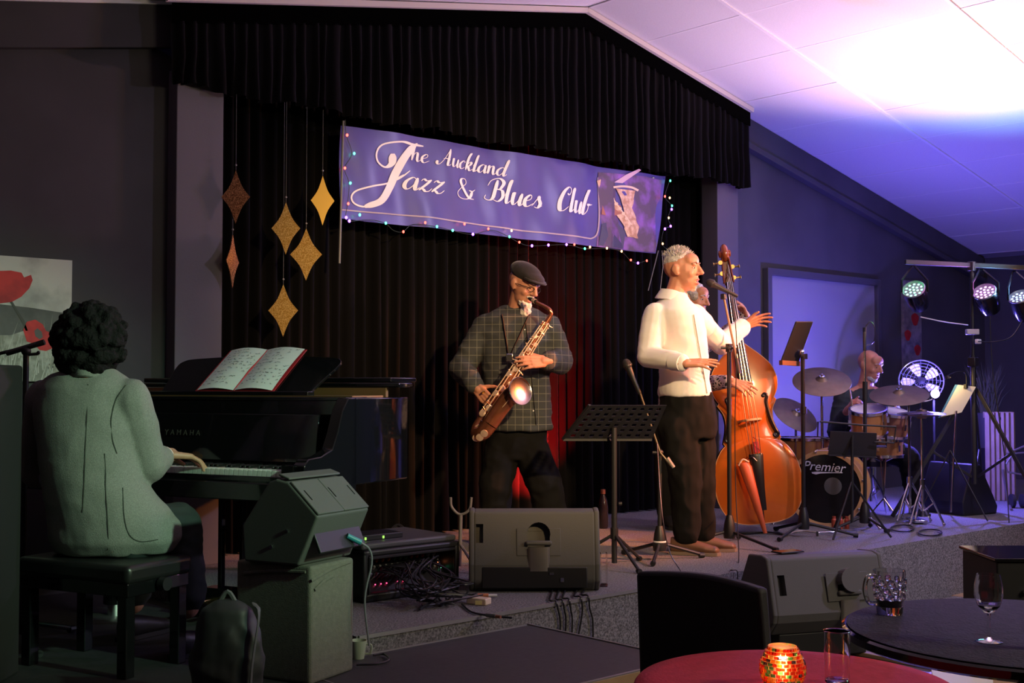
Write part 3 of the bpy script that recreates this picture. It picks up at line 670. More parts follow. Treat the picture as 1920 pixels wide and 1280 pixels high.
# bridge, tailpiece, strings, endpin
g = X(); M2 = Matrix.Translation((0, 0, 0))
g.prism([(-.078, .0), (-.05, .0), (-.03, .05), (.03, .05), (.05, 0), (.078, 0), (.066, .05), (.052, .118), (.03, .142), (0, .15), (-.03, .142), (-.052, .118), (-.066, .05)], .014, Matrix.Translation((0, .735, .035)) @ Matrix.Rotation(PI/2, 4, 'X')); g.build('bridge', mat('maple_bridge', (.62, .40, .2), .45), t, bevel=.002)
g = X(); g.loft([((0, .16, .075), (.022, 0, 0), (0, 0, .008)), ((0, .30, .095), (.028, 0, 0), (0, 0, .012)), ((0, .50, .115), (.045, 0, 0), (0, 0, .014)), ((0, .515, .115), (.043, 0, 0), (0, 0, .010))], 12); g.build('tailpiece', ebon, t, smooth=60)
X().tube([(0, .17, .07), (0, .10, .03), (0, .075, -.03)], .004, 6).build('tail_gut', ebon, t)
stm = mat('steel_string', (.65, .60, .55), .25, 1)
for i in range(4):
    k = (i-1.5); X().tube([(k*.020, .51, .125), (k*.0235, .73, .182-.006*abs(k)), (k*.0095, 1.622, .036), (k*.007, 1.66+.03*i, -.005)], .0024, 6).build('string', stm, t)
X().cyl((0, .0, -.085), (0, .12, -.085), .006).ball((0, .006, -.085), .010).cyl((0, .06, -.085), (0, .095, -.085), .018, .03).build('endpin', CHR, t)
X().box((.012, .555, .085), (.03, .07, .05)).tube([(0, .62, .1), (.02, .60, .12), (.0, .57, .12), (.03, .53, .13)], .003, 6).build('pickup', mat('red_box', (.4, .03, .04), .4), t, bevel=.004)
# bow quiver hanging from the tailpiece
tq = thing('bow_quiver', 'orange leather bow quiver hanging beside the bass tailpiece', 'quiver', Mx @ Vector((-.09, .3, .1)))
X().loft([((-.085, .47, .115), (.034, 0, 0), (0, 0, .026)), ((-.075, .44, .12), (.040, 0, 0), (0, 0, .03)), ((-.045, .25, .115), (.028, 0, 0), (0, 0, .022)), ((-.01, .02, .10), (.012, 0, 0), (0, 0, .010))], 16).build('pouch', mat('orange_leather', (.55, .10, .03), .45), tq, smooth=50)
X().tube(cr([(-.115, .455, .13), (-.085, .49, .135), (-.05, .47, .135)], 5), .006, 6).build('rim', mat('pale_leather', (.75, .55, .38), .5), tq)
X().tube(cr([(-.07, .47, .12), (-.03, .50, .13), (0, .47, .125)], 4), .003, 5).build('strap', ebon, tq)
# ---------------------------------------------------------------- tenor saxophone
gold = mat('rose_brass', (.36, .12, .06), .24, .8, noisy=(30, (.46, .18, .09)), coat=.4)
goldk = mat('bright_brass_keys', (1, .72, .52), .22, .6, coat=.3); dbr = gold
SD = 6.98
t = thing('saxophone', 'rose brass tenor saxophone held across the chest of the player in the flat cap', 'saxophone', at(900, 800, SD))
bt = at(1030, 596, SD-.02); bb = at(906, 786, SD-.04)
body = [bt.lerp(bb, i/8) for i in range(9)]
MB().tube(body, [.0150+.0205*i/8 for i in range(9)], 18).build('body_tube', gold, t)
bx = (bb-bt).normalized(); off = (RT*.62-F0*.55+UP*.42); off = (off-bx*off.dot(bx)).normalized()
bow = cr([bb, bb+bx*.055+off*.004, bb+bx*.09+off*.045, bb+bx*.06+off*.092, bb+off*.104], 6)
MB().tube(bow, [.036+.010*i/24 for i in range(25)], 18).build('bow', dbr, t)
be = bb+off*.104; q1 = be-bx*.11+off*.004; q2 = be-bx*.19+off*.022; q3 = be-bx*.235+off*.065; q4 = be-bx*.25+off*.092
bel = cr([be, q1, q2, q3, q4], 6); n = len(bel)
rr = []
for i in range(n):
    s_ = i/(n-1); rr.append(.046+.010*s_+.022*max(0, (s_-.62)/.38)**1.8)
MB().tube(bel, rr, 22, caps=False).build('bell', gold, t, smooth=60)
axb = (bel[-1]-bel[-2]).normalized()
MB().lathe([(.0745, 0), (.079, .001), (.0815, .004), (.079, .007), (.0745, .005)], bel[-1]-axb*.003, axb, 28).build('bell_rim', mat('pale_brass', (.85, .70, .62), .15, 1), t)
MB().tube([bel[-1]-axb*.012, bel[-4]-axb*.0, bel[-9]], [.074, .058, .044], 20, caps=False).build('bell_inside', gold, t)
nk = cr([bt, at(1033, 588, SD-.02), at(1030, 580, SD-.02), at(1019, 573, SD), at(1007, 567, 7.0), at(1001, 562, 7.02)], 5)
MB().tube(nk, [.0135-.005*i/(len(nk)-1) for i in range(len(nk))], 12).build('neck_tube', gold, t)
mp = [at(1006, 566, 7.0), at(998, 562, 7.03), at(991, 559, 7.06)]
MB().tube(mp, [.0125, .0135, .007], 12, flat=.9).build('mouthpiece', BLK, t)
MB().tube([mp[0].lerp(mp[1], .3), mp[0].lerp(mp[1], .85)], .0148, 12).build('ligature', goldk, t)
fro = (-F0*.93+off*.25); fro = (fro-bx*fro.dot(bx)).normalized(); sdv = bx.cross(fro)
L = (bb-bt).length
for i in range(15):
    s_ = .06+.9*i/14; p = bt+bx*(L*s_); rb = .015+.0205*s_
    a = (-.5, .25, .7)[i % 3]; nn = (fro*math.cos(a)+sdv*math.sin(a)).normalized(); rk = .011+.012*s_
    MB().lathe([(rk, 0), (rk, .005), (rk*.8, .008), (.0001, .008)], p+nn*(rb+.004), nn, 14).build('key_cup', goldk, t)
for k, a in enumerate((-.9, -.35, .45, 1.0)):
    nn = (fro*math.cos(a)+sdv*math.sin(a)).normalized()
    MB().tube([bt+bx*(L*.05)+nn*.026, bb-bx*.02+nn*.047], .0036, 6).build('key_rod', goldk, t)
for i in range(12):
    s_ = .08+.85*i/11; p = bt+bx*(L*s_); rb = .018+.0205*s_; a = (-.9, .45, 1.0, -.35)[i % 4]; nn = (fro*math.cos(a)+sdv*math.sin(a)).normalized()
    MB().cyl(p+nn*rb*.8, p+nn*(rb+.012), .0028, n=6).ball(p+nn*(rb+.010), .0062, 8, 6).build('key_post', goldk, t)
for i in range(5):
    p = bow[4+i*4]; nn = (fro*.8+bx*.4).normalized(); MB().lathe([(.022, 0), (.022, .005), (.0001, .007)], p+nn*.042, nn, 14).build('low_key_cup', goldk, t)
rk_ = random.Random(12)
for i in range(34):
    s_ = rk_.uniform(.05, .96); p = bt+bx*(L*s_); rb = .015+.0205*s_; a = rk_.uniform(-1.15, 1.15); nn = (fro*math.cos(a)+sdv*math.sin(a)).normalized(); e_ = (bx*rk_.uniform(-.5, .5)+fro.cross(nn)*.0+sdv*rk_.uniform(-1, 1)).normalized()
    q_ = p+nn*(rb+.009); l_ = rk_.uniform(.010, .024)
    MB().tube([q_-e_*l_, q_+nn*.004, q_+e_*l_], [.0028, .0042, .0028], 6).build('key_lever', goldk if i % 3 else dbr, t)
for i in range(3):
    p = bb+bx*(.01+.03*i)-off*.03; MB().tube(cr([p+fro*.02-off*.02, p+fro*.06-off*.02, p+fro*.065+off*.02, p+fro*.04+off*.03], 4), .0035, 6).build('key_guard', goldk, t)
MB().tube([bel[6]+fro*.045, bel[12]+fro*.05], .003, 6).build('bell_key_rod', goldk, t)
MB().cyl(be+fro*.03, bb-bx*.06+fro*.02, .004, n=6).build('bell_brace', goldk, t)
# ---------------------------------------------------------------- drum kit
chs = mat('walnut_shell', (.40, .17, .05), .28, noisy=(6, (.5, .24, .09)), coat=.4); dhead = mat('black_drum_head', (.008, .008, .009), .22); whead = mat('coated_head', (.7, .7, .72), .5)
bron = mat('dull_bronze', (.17, .13, .085), .42, .8, noisy=(14, (.22, .175, .115)))
hoopm = mat('natural_hoop', (.62, .36, .15), .3, coat=.3)
DD = 8.35; bc = at(1548, 914, DD); bc.z = ZS+.262
bn = (-F0*.90-RT*.36).normalized()
t = thing('bass_drum', 'walnut bass drum with a black lettered front head', 'drum', (bc.x, bc.y, ZS))
R_ = .255
MB().lathe([(R_-.008, -.40), (R_-.008, -.02)], bc, bn, 40).build('shell', chs, t)
MB().lathe([(R_-.018, -.03), (R_-.018, .008), (R_+.010, .012), (R_+.012, -.03), (R_-.018, -.03)], bc, bn, 40).build('hoop', hoopm, t)
MB().lathe([(R_-.018, -.41), (R_-.018, -.37), (R_+.010, -.37), (R_+.012, -.41), (R_-.018, -.41)], bc, bn, 40).build('hoop', hoopm, t)
hd = MB().lathe([(.0001, .004), (R_-.012, .003)], bc, bn, 40).build('front_head', dhead, t)
Mhd = frame(bn, UP); 
hx = UP.cross(bn).normalized(); hy = bn.cross(hx)
Mh = Matrix((hx, hy, bn)).transposed().to_4x4(); Mh.translation = bc
MB(Mh).lathe([(.0001, .006), (.058, .0055), (.060, .005)], (.05, .02, 0), (0, 0, 1), 24).build('port_patch', mat('grey_patch', (.10, .10, .10), .3), hd)
text('Premier', .088, Mh @ Matrix.Translation((-.012, .150, .006)) @ Matrix.Rotation(-.05, 4, 'Z'), 'lettering', mat('white_print', (.75, .75, .75), .5), hd, shear=.25)
g = MB(Mh); P = [(x_+.056, y_+.025) for x_, y_ in [(-.15, .087), (-.11, .092), (-.02, .090), (.06, .092), (.06, .086), (-.03, .084), (-.09, .080), (-.12, .072), (-.145, .078)]]
g.add([(x, y, .0062) for x, y in P], [tuple(range(len(P)))]).build('lettering_swash', mat('white_print', (.75, .75, .75), .5), hd, smooth=0)
for i in range(8):
    a = 2*PI*i/8+.25; d_ = hx*math.cos(a)+hy*math.sin(a); p = bc+d_*(R_+.006)
    MB().cyl(p-bn*.10, p+bn*.012, .0045, n=8).box(p-bn*.10, (.02, .02, .05), frame(bn)).ball(p+bn*.012, .011, 8, 6).build('tension_lug', CHR, t)
for sx in (-1, 1):
    p = bc+hx*sx*.21-bn*.12-UP*.12; e = bc+hx*sx*.36+bn*.02; e.z = ZS+.006
    MB().cyl(p, e, .008).ball(e, .011).build('spur', CHR, t)
def drum(label, c, r, h, ax, grp=None, nl=6, top_=None):
    c = Vector(c); ax = Vector(ax).normalized(); t = thing('drum', label, 'drum', c)
    MB().lathe([(r, -h), (r, 0)], c, ax, 28).build('shell', chs, t)
    MB().lathe([(.0001, .004), (r-.004, .003)], c, ax, 28).build('drum_head', top_ or whead, t)
    for z in (0, -h): MB().lathe([(r-.004, z-.012), (r+.010, z-.012), (r+.012, z+.01), (r-.002, z+.012), (r-.004, z-.012)], c, ax, 28).build('rim_hoop', CHR, t)
    M = frame(ax)
    for i in range(nl):
        a = 2*PI*i/nl+.3; d_ = M@Vector((math.cos(a), math.sin(a), 0)); p = c+d_*(r+.012)
        MB().cyl(p+ax*.012, p-ax*h*.5, .004, n=6).box(c+d_*(r+.010)-ax*h*.5, (.018, .018, .045), frame(ax, d_)).build('lug', CHR, t)
    return t
drum('small walnut rack tom just behind the drum microphone pole', at(1628, 768, 8.6), .125, .17, -F0*.25+UP*.95-RT*.1)
drum('walnut rack tom with chrome lugs beside the drummer hand', at(1672, 772, 8.86), .135, .16, -F0*.22+UP*.95+RT*.1)
sn = at(1656, 824, 9.05); t = drum('shallow snare drum between the drummer knees', sn, .14, .12, UP)
for a_ in (.4, 2.5, 4.6):
    e_ = Vector((math.cos(a_), math.sin(a_), 0)); MB().tube([sn-UP*.125+e_*.10, sn-UP*.16+e_*.02, Vector((sn.x, sn.y, ZS+.13)), Vector((sn.x, sn.y, ZS+.008))+e_*.11], .006, 6).build('stand_leg', CHR, t)
ft = at(1508, 822, 9.22); t = drum('deep floor tom behind the bass drum and the double bass', ft, .195, .35, UP)
for a_ in (.9, 3.0, 5.1):
    e_ = Vector((math.cos(a_), math.sin(a_), 0)); MB().cyl(Vector((ft.x, ft.y, ft.z-.12))+e_*.207, Vector((ft.x, ft.y, ZS+.004))+e_*.22, .006, n=8).build('leg', CHR, t)
fl_ = thing('tom_mount', 'chrome tom holder post rising from the bass drum', 'drum mount', bc+UP*.26-bn*.2)
q = bc+UP*.25-bn*.2
pt_ = at(1661, 808, 8.71)
MB().tube([q-UP*.01, q+UP*.03, Vector((pt_.x, pt_.y, .935)), pt_], .011, 8).cyl(pt_, at(1645, 797, 8.62), .009).cyl(pt_, at(1663, 800, 8.77), .009).ball(pt_, .02).build('post', CHR, fl_)
def tripod(t, base, h, r=.011, spread=.27, m=CHR, z=None, hub=.28, n=3, rot=.3, lr=.008):
    base = Vector(base); MB().cyl(base+UP*.06, base+UP*h, r).build('pole', m, t)
    for i in range(n):
        a = rot+2*PI*i/n; d_ = Vector((math.cos(a), math.sin(a), 0))
        MB().tube([base+UP*hub+d_*.01, base+UP*hub*.55+d_*spread*.55, base+UP*.012+d_*spread], lr, 6).cyl(base+UP*.10+d_*.01, base+UP*hub*.55+d_*spread*.5, lr*.6).ball(base+UP*.012+d_*spread, lr*1.5, 8, 6).build('leg', m, t)
    MB().cyl(base+UP*(hub-.03), base+UP*(hub+.04), r*2).build('collar', m, t)
def cymbal(label, c, r, n, m, grp=None, base=None, spread=.14):
    c = Vector(c); n = Vector(n).normalized(); t = thing('cymbal', label, 'cymbal', c)
    MB().lathe([(.012, .020), (r*.10, .024), (r*.19, .012), (r*.22, .007), (r*.6, 0), (r, -.014), (r, -.016), (r*.6, -.002), (r*.2, .004), (.012, .017)], c, n, 40).build('plate', m, t)
    MB().cyl(c+n*.01, c+n*.05, .006).ball(c+n*.04, .010, 8, 6).lathe([(.02, .025), (.02, .034), (.008, .036)], c, n, 12).build('wing_nut', CHR, t)
    if base is not None:
        s = thing('cymbal_stand', 'chrome stand under '+label.split(' cymbal')[0]+' cymbal', 'stand', base)
        b_ = Vector(base); tripod(s, b_, c.z-ZS-.06, .010, spread, rot=.9)
        MB().cyl(Vector((b_.x, b_.y, c.z-.07)), c-n*.0, .007).ball(Vector((b_.x, b_.y, c.z-.07)), .018, 10, 6).build('tilter', CHR, s)
    return t
c = at(1541, 712, 8.75); cymbal('large dark ride cymbal tilted above the bass drum', c, .21, -F0*.50+UP*.86-RT*.08, bron, base=(at(1541, 760, 8.95).x, at(1541, 760, 8.95).y, ZS))
c = at(1686, 737, 8.55); cymbal('dark crash cymbal in front of the glowing fan', c, .205, -F0*.33+UP*.93-RT*.12, bron, base=(at(1704, 760, 8.68).x, at(1704, 760, 8.68).y, ZS))
c = at(1492, 775, 9.35); cymbal('steeply tilted cymbal behind the double bass body', c, .19, -F0*.62+UP*.75+RT*.35, bron, base=(at(1492, 800, 9.58).x, at(1492, 800, 9.58).y, ZS))
# hi-hat
hb = onz(1714, 985, ZS); hc = Vector((hb.x, hb.y, at(1728, 776, (hb-CP).dot(F0)).z))
hb2 = at(1728, 776, 8.45); hb = Vector((hb2.x, hb2.y, ZS)); hc = hb2
t = thing('hi_hat', 'hi-hat cymbal pair on a chrome pedal stand', 'hi-hat', hb)
for s_, z in ((1, .012), (-1, -.012)): MB().lathe([(.01, .018*1), (.03, .02), (.04, .008), (.165, -.006), (.165, -.009), (.04, .004), (.01, .014)], hc+UP*z, UP*s_, 32).build('hat_plate', bron, t)
tripod(t, hb, hc.z-ZS+.04, .009, .14, rot=.9)
MB().box(hb+UP*.02+F0*.13, (.09, .20, .02), Matrix.Rotation(-.735, 3, 'Z')).build('pedal', CHR, t, bevel=.004)
# drummer's throne
th = at(1632, 838, 9.55); zs_ = th.z-.075-ZS; th = Vector((th.x, th.y, ZS))
t = thing('drum_throne', 'black round drum stool under the drummer', 'stool', th)
MB().lathe([(.0001, zs_), (.16, zs_), (.175, zs_-.03), (.17, zs_-.07), (.0001, zs_-.07)], th, UP, 24).build('seat', BLK, t); tripod(t, th, zs_-.06, .014, .20)
# ---------------------------------------------------------------- people
skin = mat('skin', (.55, .25, .15), .5, noisy=(25, (.47, .20, .12), .3, .8), sss=.06)
skin2 = mat('skin_olive', (.45, .24, .15), .5, noisy=(25, (.40, .2, .12), .3, .8))
lipm = mat('lips', (.42, .14, .11), .45); eyew = mat('eye_white', (.42, .38, .35), .3); eyed = mat('eye_dark', (.02, .015, .012), .15)
greyh = mat('grey_hair', (.42, .40, .38), .7, noisy=(90, (.62, .60, .58)), bump=(120, .8, .006)); whiteb = mat('white_beard', (.72, .66, .55), .8, noisy=(120, (.85, .80, .70)), bump=(160, 1, .006))
blackh = mat('black_hair', (.008, .007, .007), .75, spec=.15, bump=(110, 1, .008))
def head(mb, c, f, up=UP, s=1.0, mouth=0):
    """face forms in a head frame; returns local->world"""
    f = Vector(f).normalized(); up = (Vector(up)-f*Vector(up).dot(f)).normalized(); sd = up.cross(f)   # sd: the person's left
    def W(x, y, z): return Vector(c)+(sd*x+f*y+up*z)*s
    Rm = Matrix((sd, f, up)).transposed()
    def E(x, y, z, a, b, d): mb.ball(W(x, y, z), (a*s, b*s, d*s), 18, 12, Rm)
    E(0, -.018, .035, .076, .095, .088); E(0, .02, .0, .069, .078, .095); E(0, .030, -.055, .056, .062, .062); E(0, .062, -.098, .024, .022, .020)
    E(0, .055, .055, .060, .045, .045)
    for sx in (-1, 1):
        E(sx*.036, .060, -.022, .026, .026, .026); E(sx*.028, .084, .032, .024, .012, .010); E(sx*.036, .034, -.066, .018, .036, .024)
        E(sx*.077, -.008, .000, .008, .018, .032); E(sx*.083, -.014, .008, .006, .020, .026); E(sx*.075, .0, -.020, .007, .010, .014)
        E(sx*.013, .099, -.022, .010, .012, .009)
    mb.cap(W(0, .092, .030), W(0, .116, -.012), .011*s, .013*s); E(0, .118, -.018, .015, .015, .013)
    E(0, .084, -.050, .026, .014, .014); E(0, .080, -.078, .022, .014, .010)
    mb.cap(W(-.020, .088, -.054), W(.020, .088, -.054), .0075*s); mb.cap(W(-.017, .087, -.070-mouth), W(.017, .087, -.070-mouth), .0075*s)
    return W, Rm
def face_parts(W, Rm, s, parent, brow=greyh, eyes=True, shut=0, mouth=0):
    for sx in (-1, 1):
        if eyes:
            MB().ball(W(sx*.031, .0765, .012), (.013*s, .012*s, (.009-.004*shut)*s), 12, 8, Rm).build('eye', eyew, parent)
            MB().ball(W(sx*.030, .0875, .011-.002*shut), (.0055*s, .003*s, .0055*s), 10, 6, Rm).build('iris', eyed, parent)
            MB().tube(cr([W(sx*.017, .084, .012), W(sx*.030, .091, .021-.006*shut), W(sx*.045, .080, .012)], 5), .0018*s, 6).build('eyelid', skin, parent)
        MB().tube(cr([W(sx*.012, .097, .034), W(sx*.030, .098, .042), W(sx*.050, .078, .034)], 5), [.002*s]+[.0034*s]*9+[.0015*s], 6).build('eyebrow', brow, parent)
    MB().tube(cr([W(-.024, .086, -.056), W(-.008, .0965, -.054), W(0, .0968, -.056), W(.008, .0965, -.054), W(.024, .086, -.056)], 4), [.002]+[.0045*s]*15+[.002], 8).build('lip', lipm, parent)
    MB().tube(cr([W(-.021, .084, -.069-mouth), W(0, .0955, -.073-mouth), W(.021, .084, -.069-mouth)], 5), [.002]+[.005*s]*9+[.002], 8).build('lip', lipm, parent)
    if mouth: MB().ball(W(0, .088, -.063-mouth/2), (.018*s, .006*s, .007*s), 12, 6, Rm).build('mouth', mat('mouth_dark', (.06, .01, .01), .5), parent)
def hand(mb, w, d, n, side, curl=(.3, .35, .4, .45), spread=.06, thumb=.6, s=1.0, straight=0, thumb_curl=.2):
    """w wrist, d finger direction, n where the palm faces; side 'R'/'L'"""
    w = Vector(w); d = Vector(d).normalized(); n = Vector(n); n = (n-d*n.dot(d)).normalized(); t = d.cross(n)
    if side == 'L': t = -t
    mb.cap(w-d*.03*s, w+d*.015*s, .025*s, .026*s)
    lens = ((.043, .027, .021), (.047, .030, .022), (.043, .028, .021), (.034, .021, .019))
    for i in range(4):
        off = (1.5-i)*.0205*s; kn = w+d*(.092-.004*abs(i-1)-.006*(i == 3))*s+t*off
        mb.cap(w+d*.012*s+t*off*.75, kn, .015*s, .0115*s)
        ang = (1.5-i)*spread; dd = (d*math.cos(ang)+t*math.sin(ang)).normalized(); a = 0; p = kn
        for j, L in enumerate(lens[i]):
            a += curl[i]*(1, 1.15, .8)[j]
            q = p+(dd*math.cos(a)+n*math.sin(a))*L*s; mb.cap(p, q, (.0095, .0086, .0078)[j]*s, (.0088, .008, .0068)[j]*s, 10); p = q
    b = w+d*.022*s+t*.026*s+n*.006*s; k1 = b+(t*math.sin(thumb)+d*math.cos(thumb)+n*.25).normalized()*.044*s
    k2 = k1+(t*math.sin(thumb*.8)+d*math.cos(thumb*.8)+n*thumb_curl).normalized()*.034*s; k3 = k2+(t*math.sin(thumb*.6)+d*math.cos(thumb*.6)+n*thumb_curl*1.6).normalized()*.027*s
    mb.cap(w+d*.012*s+t*.012*s, b, .018*s, .016*s); mb.cap(b, k1, .015*s, .0115*s); mb.cap(k1, k2, .0105*s, .0098*s); mb.cap(k2, k3, .0095*s, .0078*s)
def shoe(parent, a, d, m, sole, L=.29):
    """a: ankle point on the floor, d: toe direction"""
    d = Vector(d).normalized(); s_ = UP.cross(d); a = Vector(a); h = a-d*.07
    g = MB().loft([(h+UP*.055, s_*.028, UP*.045), (h+d*.05+UP*.055, s_*.038, UP*.05), (h+d*.12+UP*.05, s_*.043, UP*.042), (h+d*.20+UP*.038, s_*.047, UP*.032), (h+d*.26+UP*.03, s_*.038, UP*.024), (h+d*L+UP*.026, s_*.016, UP*.014)], 18)
    o = blob('shoe', g, .006, m, parent, 4)
    pl = [(h+d*x+s_*y*sg) for sg in (1,) for x, y in ((-.012, .02), (.04, .036), (.12, .040), (.20, .050), (.27, .040), (L+.008, .012))]+[(h+d*x-s_*y) for x, y in reversed(((-.012, .02), (.04, .036), (.12, .040), (.20, .050), (.27, .040), (L+.008, .012)))]
    n = len(pl); MB().add([Vector((p.x, p.y, a.z+.002)) for p in pl]+[Vector((p.x, p.y, a.z+.020)) for p in pl], [tuple(range(n-1, -1, -1)), tuple(range(n, 2*n))]+[(i, (i+1) % n, n+(i+1) % n, n+i) for i in range(n)]).build('sole', sole, o)
    return o
def button_row(parent, pts, m, r=.006):
    for p, n in pts: MB().lathe([(r, 0), (r*.9, .002), (.0001, .002)], p, n, 10).build('button', m, parent)

def collar(parent, c, up, fr, r0, r1, h, m, gap=.35, pt=.05, name='collar'):
    """fold-over collar: stand, fold and two points at the front"""
    up = Vector(up).normalized(); fr = Vector(fr); fr = (fr-up*fr.dot(up)).normalized(); sd = up.cross(fr); K = 28; vs = []; fs = []
    for i in range(K+1):
        a = gap+(2*PI-2*gap)*i/K; e = fr*math.cos(a)+sd*math.sin(a); fdn = max(0, math.cos(a))**3
        vs += [c+e*r0+up*(-.012-.03*fdn), c+e*r0+up*(h-.02*fdn), c+e*(r0+.008)+up*(h+.004-.02*fdn), c+e*r1+up*(-.002-pt*fdn), c+e*(r1-.005)+up*(-.006-pt*fdn), c+e*(r0+.005)+up*(h-.008-.02*fdn)]
    n = 6
    for i in range(K):
        for k in range(n-1): fs.append((i*n+k, i*n+k+1, (i+1)*n+k+1, (i+1)*n+k))
    o = MB().add(vs, fs).build(name, m, parent, smooth=50); s_ = o.modifiers.new('s', 'SOLIDIFY'); s_.thickness = .003; return o
def on_surface(o, pts, off=.002):
    """points of a polyline laid onto a built surface, seen from the room"""
    inv = WM[o.name].inverted(); out = []
    for (x, y) in pts:
        d = ray(x, y).normalized(); ok, loc, nrm, _ = o.ray_cast(inv @ CP, inv.to_3x3() @ d)
        if ok: out.append((WM[o.name] @ loc)+(WM[o.name].to_3x3() @ nrm)*off)
    return out
# ===== saxophonist
D = 7.24
t = thing('person', 'saxophone player in a flat cap, glasses and a checked dark shirt', 'person', onz(985, 1022, ZS))
hc = at(981, 536, D-.02); hf = (RT*.62-F0*.62-UP*.34).normalized(); hu = UP+RT*.10
mb = MB(); W, Rm = head(mb, hc, hf, hu, 1.0)
nb = at(966, 596, D+.04)
mb.chain([hc-UP*.05-hf*.03, nb], [.055, .060])
shR, shL = at(906, 604, D+.05), at(1034, 606, D+.03); elR, elL = at(866, 690, D+.02), at(1050, 676, D+.05); wrR, wrL = at(894, 727, D-.20), at(1022, 677, D-.29)
pel = at(965, 815, D+.05)
mb.chain([nb, pel], [.07, .09]); mb.chain([nb, shR, elR, wrR], [.05, .045, .036, .026]); mb.chain([nb, shL, elL, wrL], [.05, .045, .036, .026])
knR, knL = at(930, 905, D-.02), at(1020, 905, D-.04); anR, anL = at(926, 1003, D+.05), at(1046, 1003, D+.03)
mb.chain([pel, at(945, 822, D+.05), knR, anR], [.09, .07, .05, .035]); mb.chain([pel, at(990, 822, D+.05), knL, anL], [.09, .07, .05, .035])
hand(mb, wrR, at(916, 752, D-.25)-wrR, RT*.5+F0*.6-UP*.2, 'R', (.30, .34, .36, .38), .05, .9, .98)
hand(mb, wrL, at(988, 678, D-.345)-wrL, F0*.75-RT*.3-UP*.25, 'L', (.20, .22, .24, .28), .05, .5, .98)
blob('body', mb, .0042, skin, t, 3, head=hc)
face_parts(W, Rm, 1.0, t, shut=1)
MB().lathe([(.0098, -.002), (.0112, -.002), (.0112, .002), (.0098, .002), (.0098, -.002)], at(906, 735, D-.262), at(916, 752, D-.25)-wrR, 14).build('ring', mat('gold_ring', (.8, .55, .2), .2, 1), t)
MB().cyl(wrL.lerp(elL, .02)+UP*.0, wrL.lerp(elL, .13), .034, .036, 16).build('wrist_watch', BLK, t)
# beard, cap, glasses
mb = MB()
for x, y, z, a, b, d_ in ((0, .072, -.10, .040, .034, .030), (0, .082, -.135, .036, .032, .036), (0, .086, -.172, .026, .024, .032), (-.03, .05, -.085, .016, .026, .022), (.03, .05, -.085, .016, .026, .022)): mb.ball(W(x, y, z), (a, b, d_), 14, 10, Rm)
blob('beard', mb, .005, whiteb, t, 2, wr=lambda p: .006*noise.noise(p*70))
mb = MB().cap(W(-.028, .088, -.046), W(0, .099, -.040), .006, .008).cap(W(0, .099, -.040), W(.028, .088, -.046), .008, .006); blob('moustache', mb, .004, whiteb, t, 2, wr=lambda p: .002*noise.noise(p*120))
capm = mat('flat_cap_wool', (.014, .011, .010), .85, sheen=.3, bump=(250, .5, .003))
mb = MB(); Rc = Matrix((Rm.col[0], (Rm.col[1]*.97+Rm.col[2]*-.12).normalized(), (Rm.col[2]*.97+Rm.col[1]*.12).normalized())).transposed()
mb.ball(W(0, -.012, .082), (.092, .112, .060), 20, 12, Rc); mb.ball(W(0, .045, .072), (.082, .085, .040), 20, 12, Rc)
cp = blob('flat_cap', mb, .006, capm, t, 4)
MB().loft([(W(0, .075, .066), Rm.col[0]*.084, (Rm.col[1]*.05)), (W(0, .080, .058), Rm.col[0]*.082, (Rm.col[1]*.066)), (W(0, .080, .052), Rm.col[0]*.080, (Rm.col[1]*.064))], 24).build('peak', capm, cp, smooth=60)
gm = mat('glasses_frame', (.015, .012, .012), .3)
gl = MB().tube([W(-.012, .108, .012), W(.012, .108, .012)], .0022, 6)
for sx in (-1, 1):
    pts = [W(sx*(.033+.022*math.cos(a)), .104-.010*abs(math.cos(a) > .3)*math.cos(a), .008+.015*math.sin(a)) for a in [2*PI*i/18 for i in range(19)]]
    gl.tube(pts, .0021, 6); gl.tube([W(sx*.055, .094, .014), W(sx*.080, .04, .012), W(sx*.080, -.01, .006)], .0022, 6)
gl.build('glasses', gm, t)
# shirt
plaid = mat('checked_shirt', (.050, .052, .050), .85, bump=(300, .3, .002))
nt = plaid.node_tree; bs = nt.nodes['Principled BSDF']; tc = N_(plaid, 'ShaderNodeTexCoord'); mp_ = N_(plaid, 'ShaderNodeMapping'); mp_.inputs['Rotation'].default_value = (0, 0, PI/2-TH); sp = N_(plaid, 'ShaderNodeSeparateXYZ')
nt.links.new(tc.outputs['Object'], mp_.inputs['Vector']); nt.links.new(mp_.outputs['Vector'], sp.inputs[0]); mx_ = None
for ax, per, ph in (('X', .046, 0), ('Z', .046, .02)):
    a = N_(plaid, 'ShaderNodeMath', operation='MODULO'); b_ = N_(plaid, 'ShaderNodeMath', operation='ADD'); b_.inputs[1].default_value = 10+ph; nt.links.new(sp.outputs[ax], b_.inputs[0]); nt.links.new(b_.outputs[0], a.inputs[0]); a.inputs[1].default_value = per
    c_ = N_(plaid, 'ShaderNodeMath', operation='LESS_THAN'); nt.links.new(a.outputs[0], c_.inputs[0]); c_.inputs[1].default_value = .0032
    if mx_ is None: mx_ = c_
    else:
        m3 = N_(plaid, 'ShaderNodeMath', operation='MAXIMUM'); nt.links.new(mx_.outputs[0], m3.inputs[0]); nt.links.new(c_.outputs[0], m3.inputs[1]); mx_ = m3
mixc = N_(plaid, 'ShaderNodeMix', data_type='RGBA'); mixc.inputs['A'].default_value = (.044, .047, .046, 1); mixc.inputs['B'].default_value = (.17, .165, .13, 1); nt.links.new(mx_.outputs[0], mixc.inputs['Factor']); nt.links.new(mixc.outputs['Result'], bs.inputs['Base Color'])
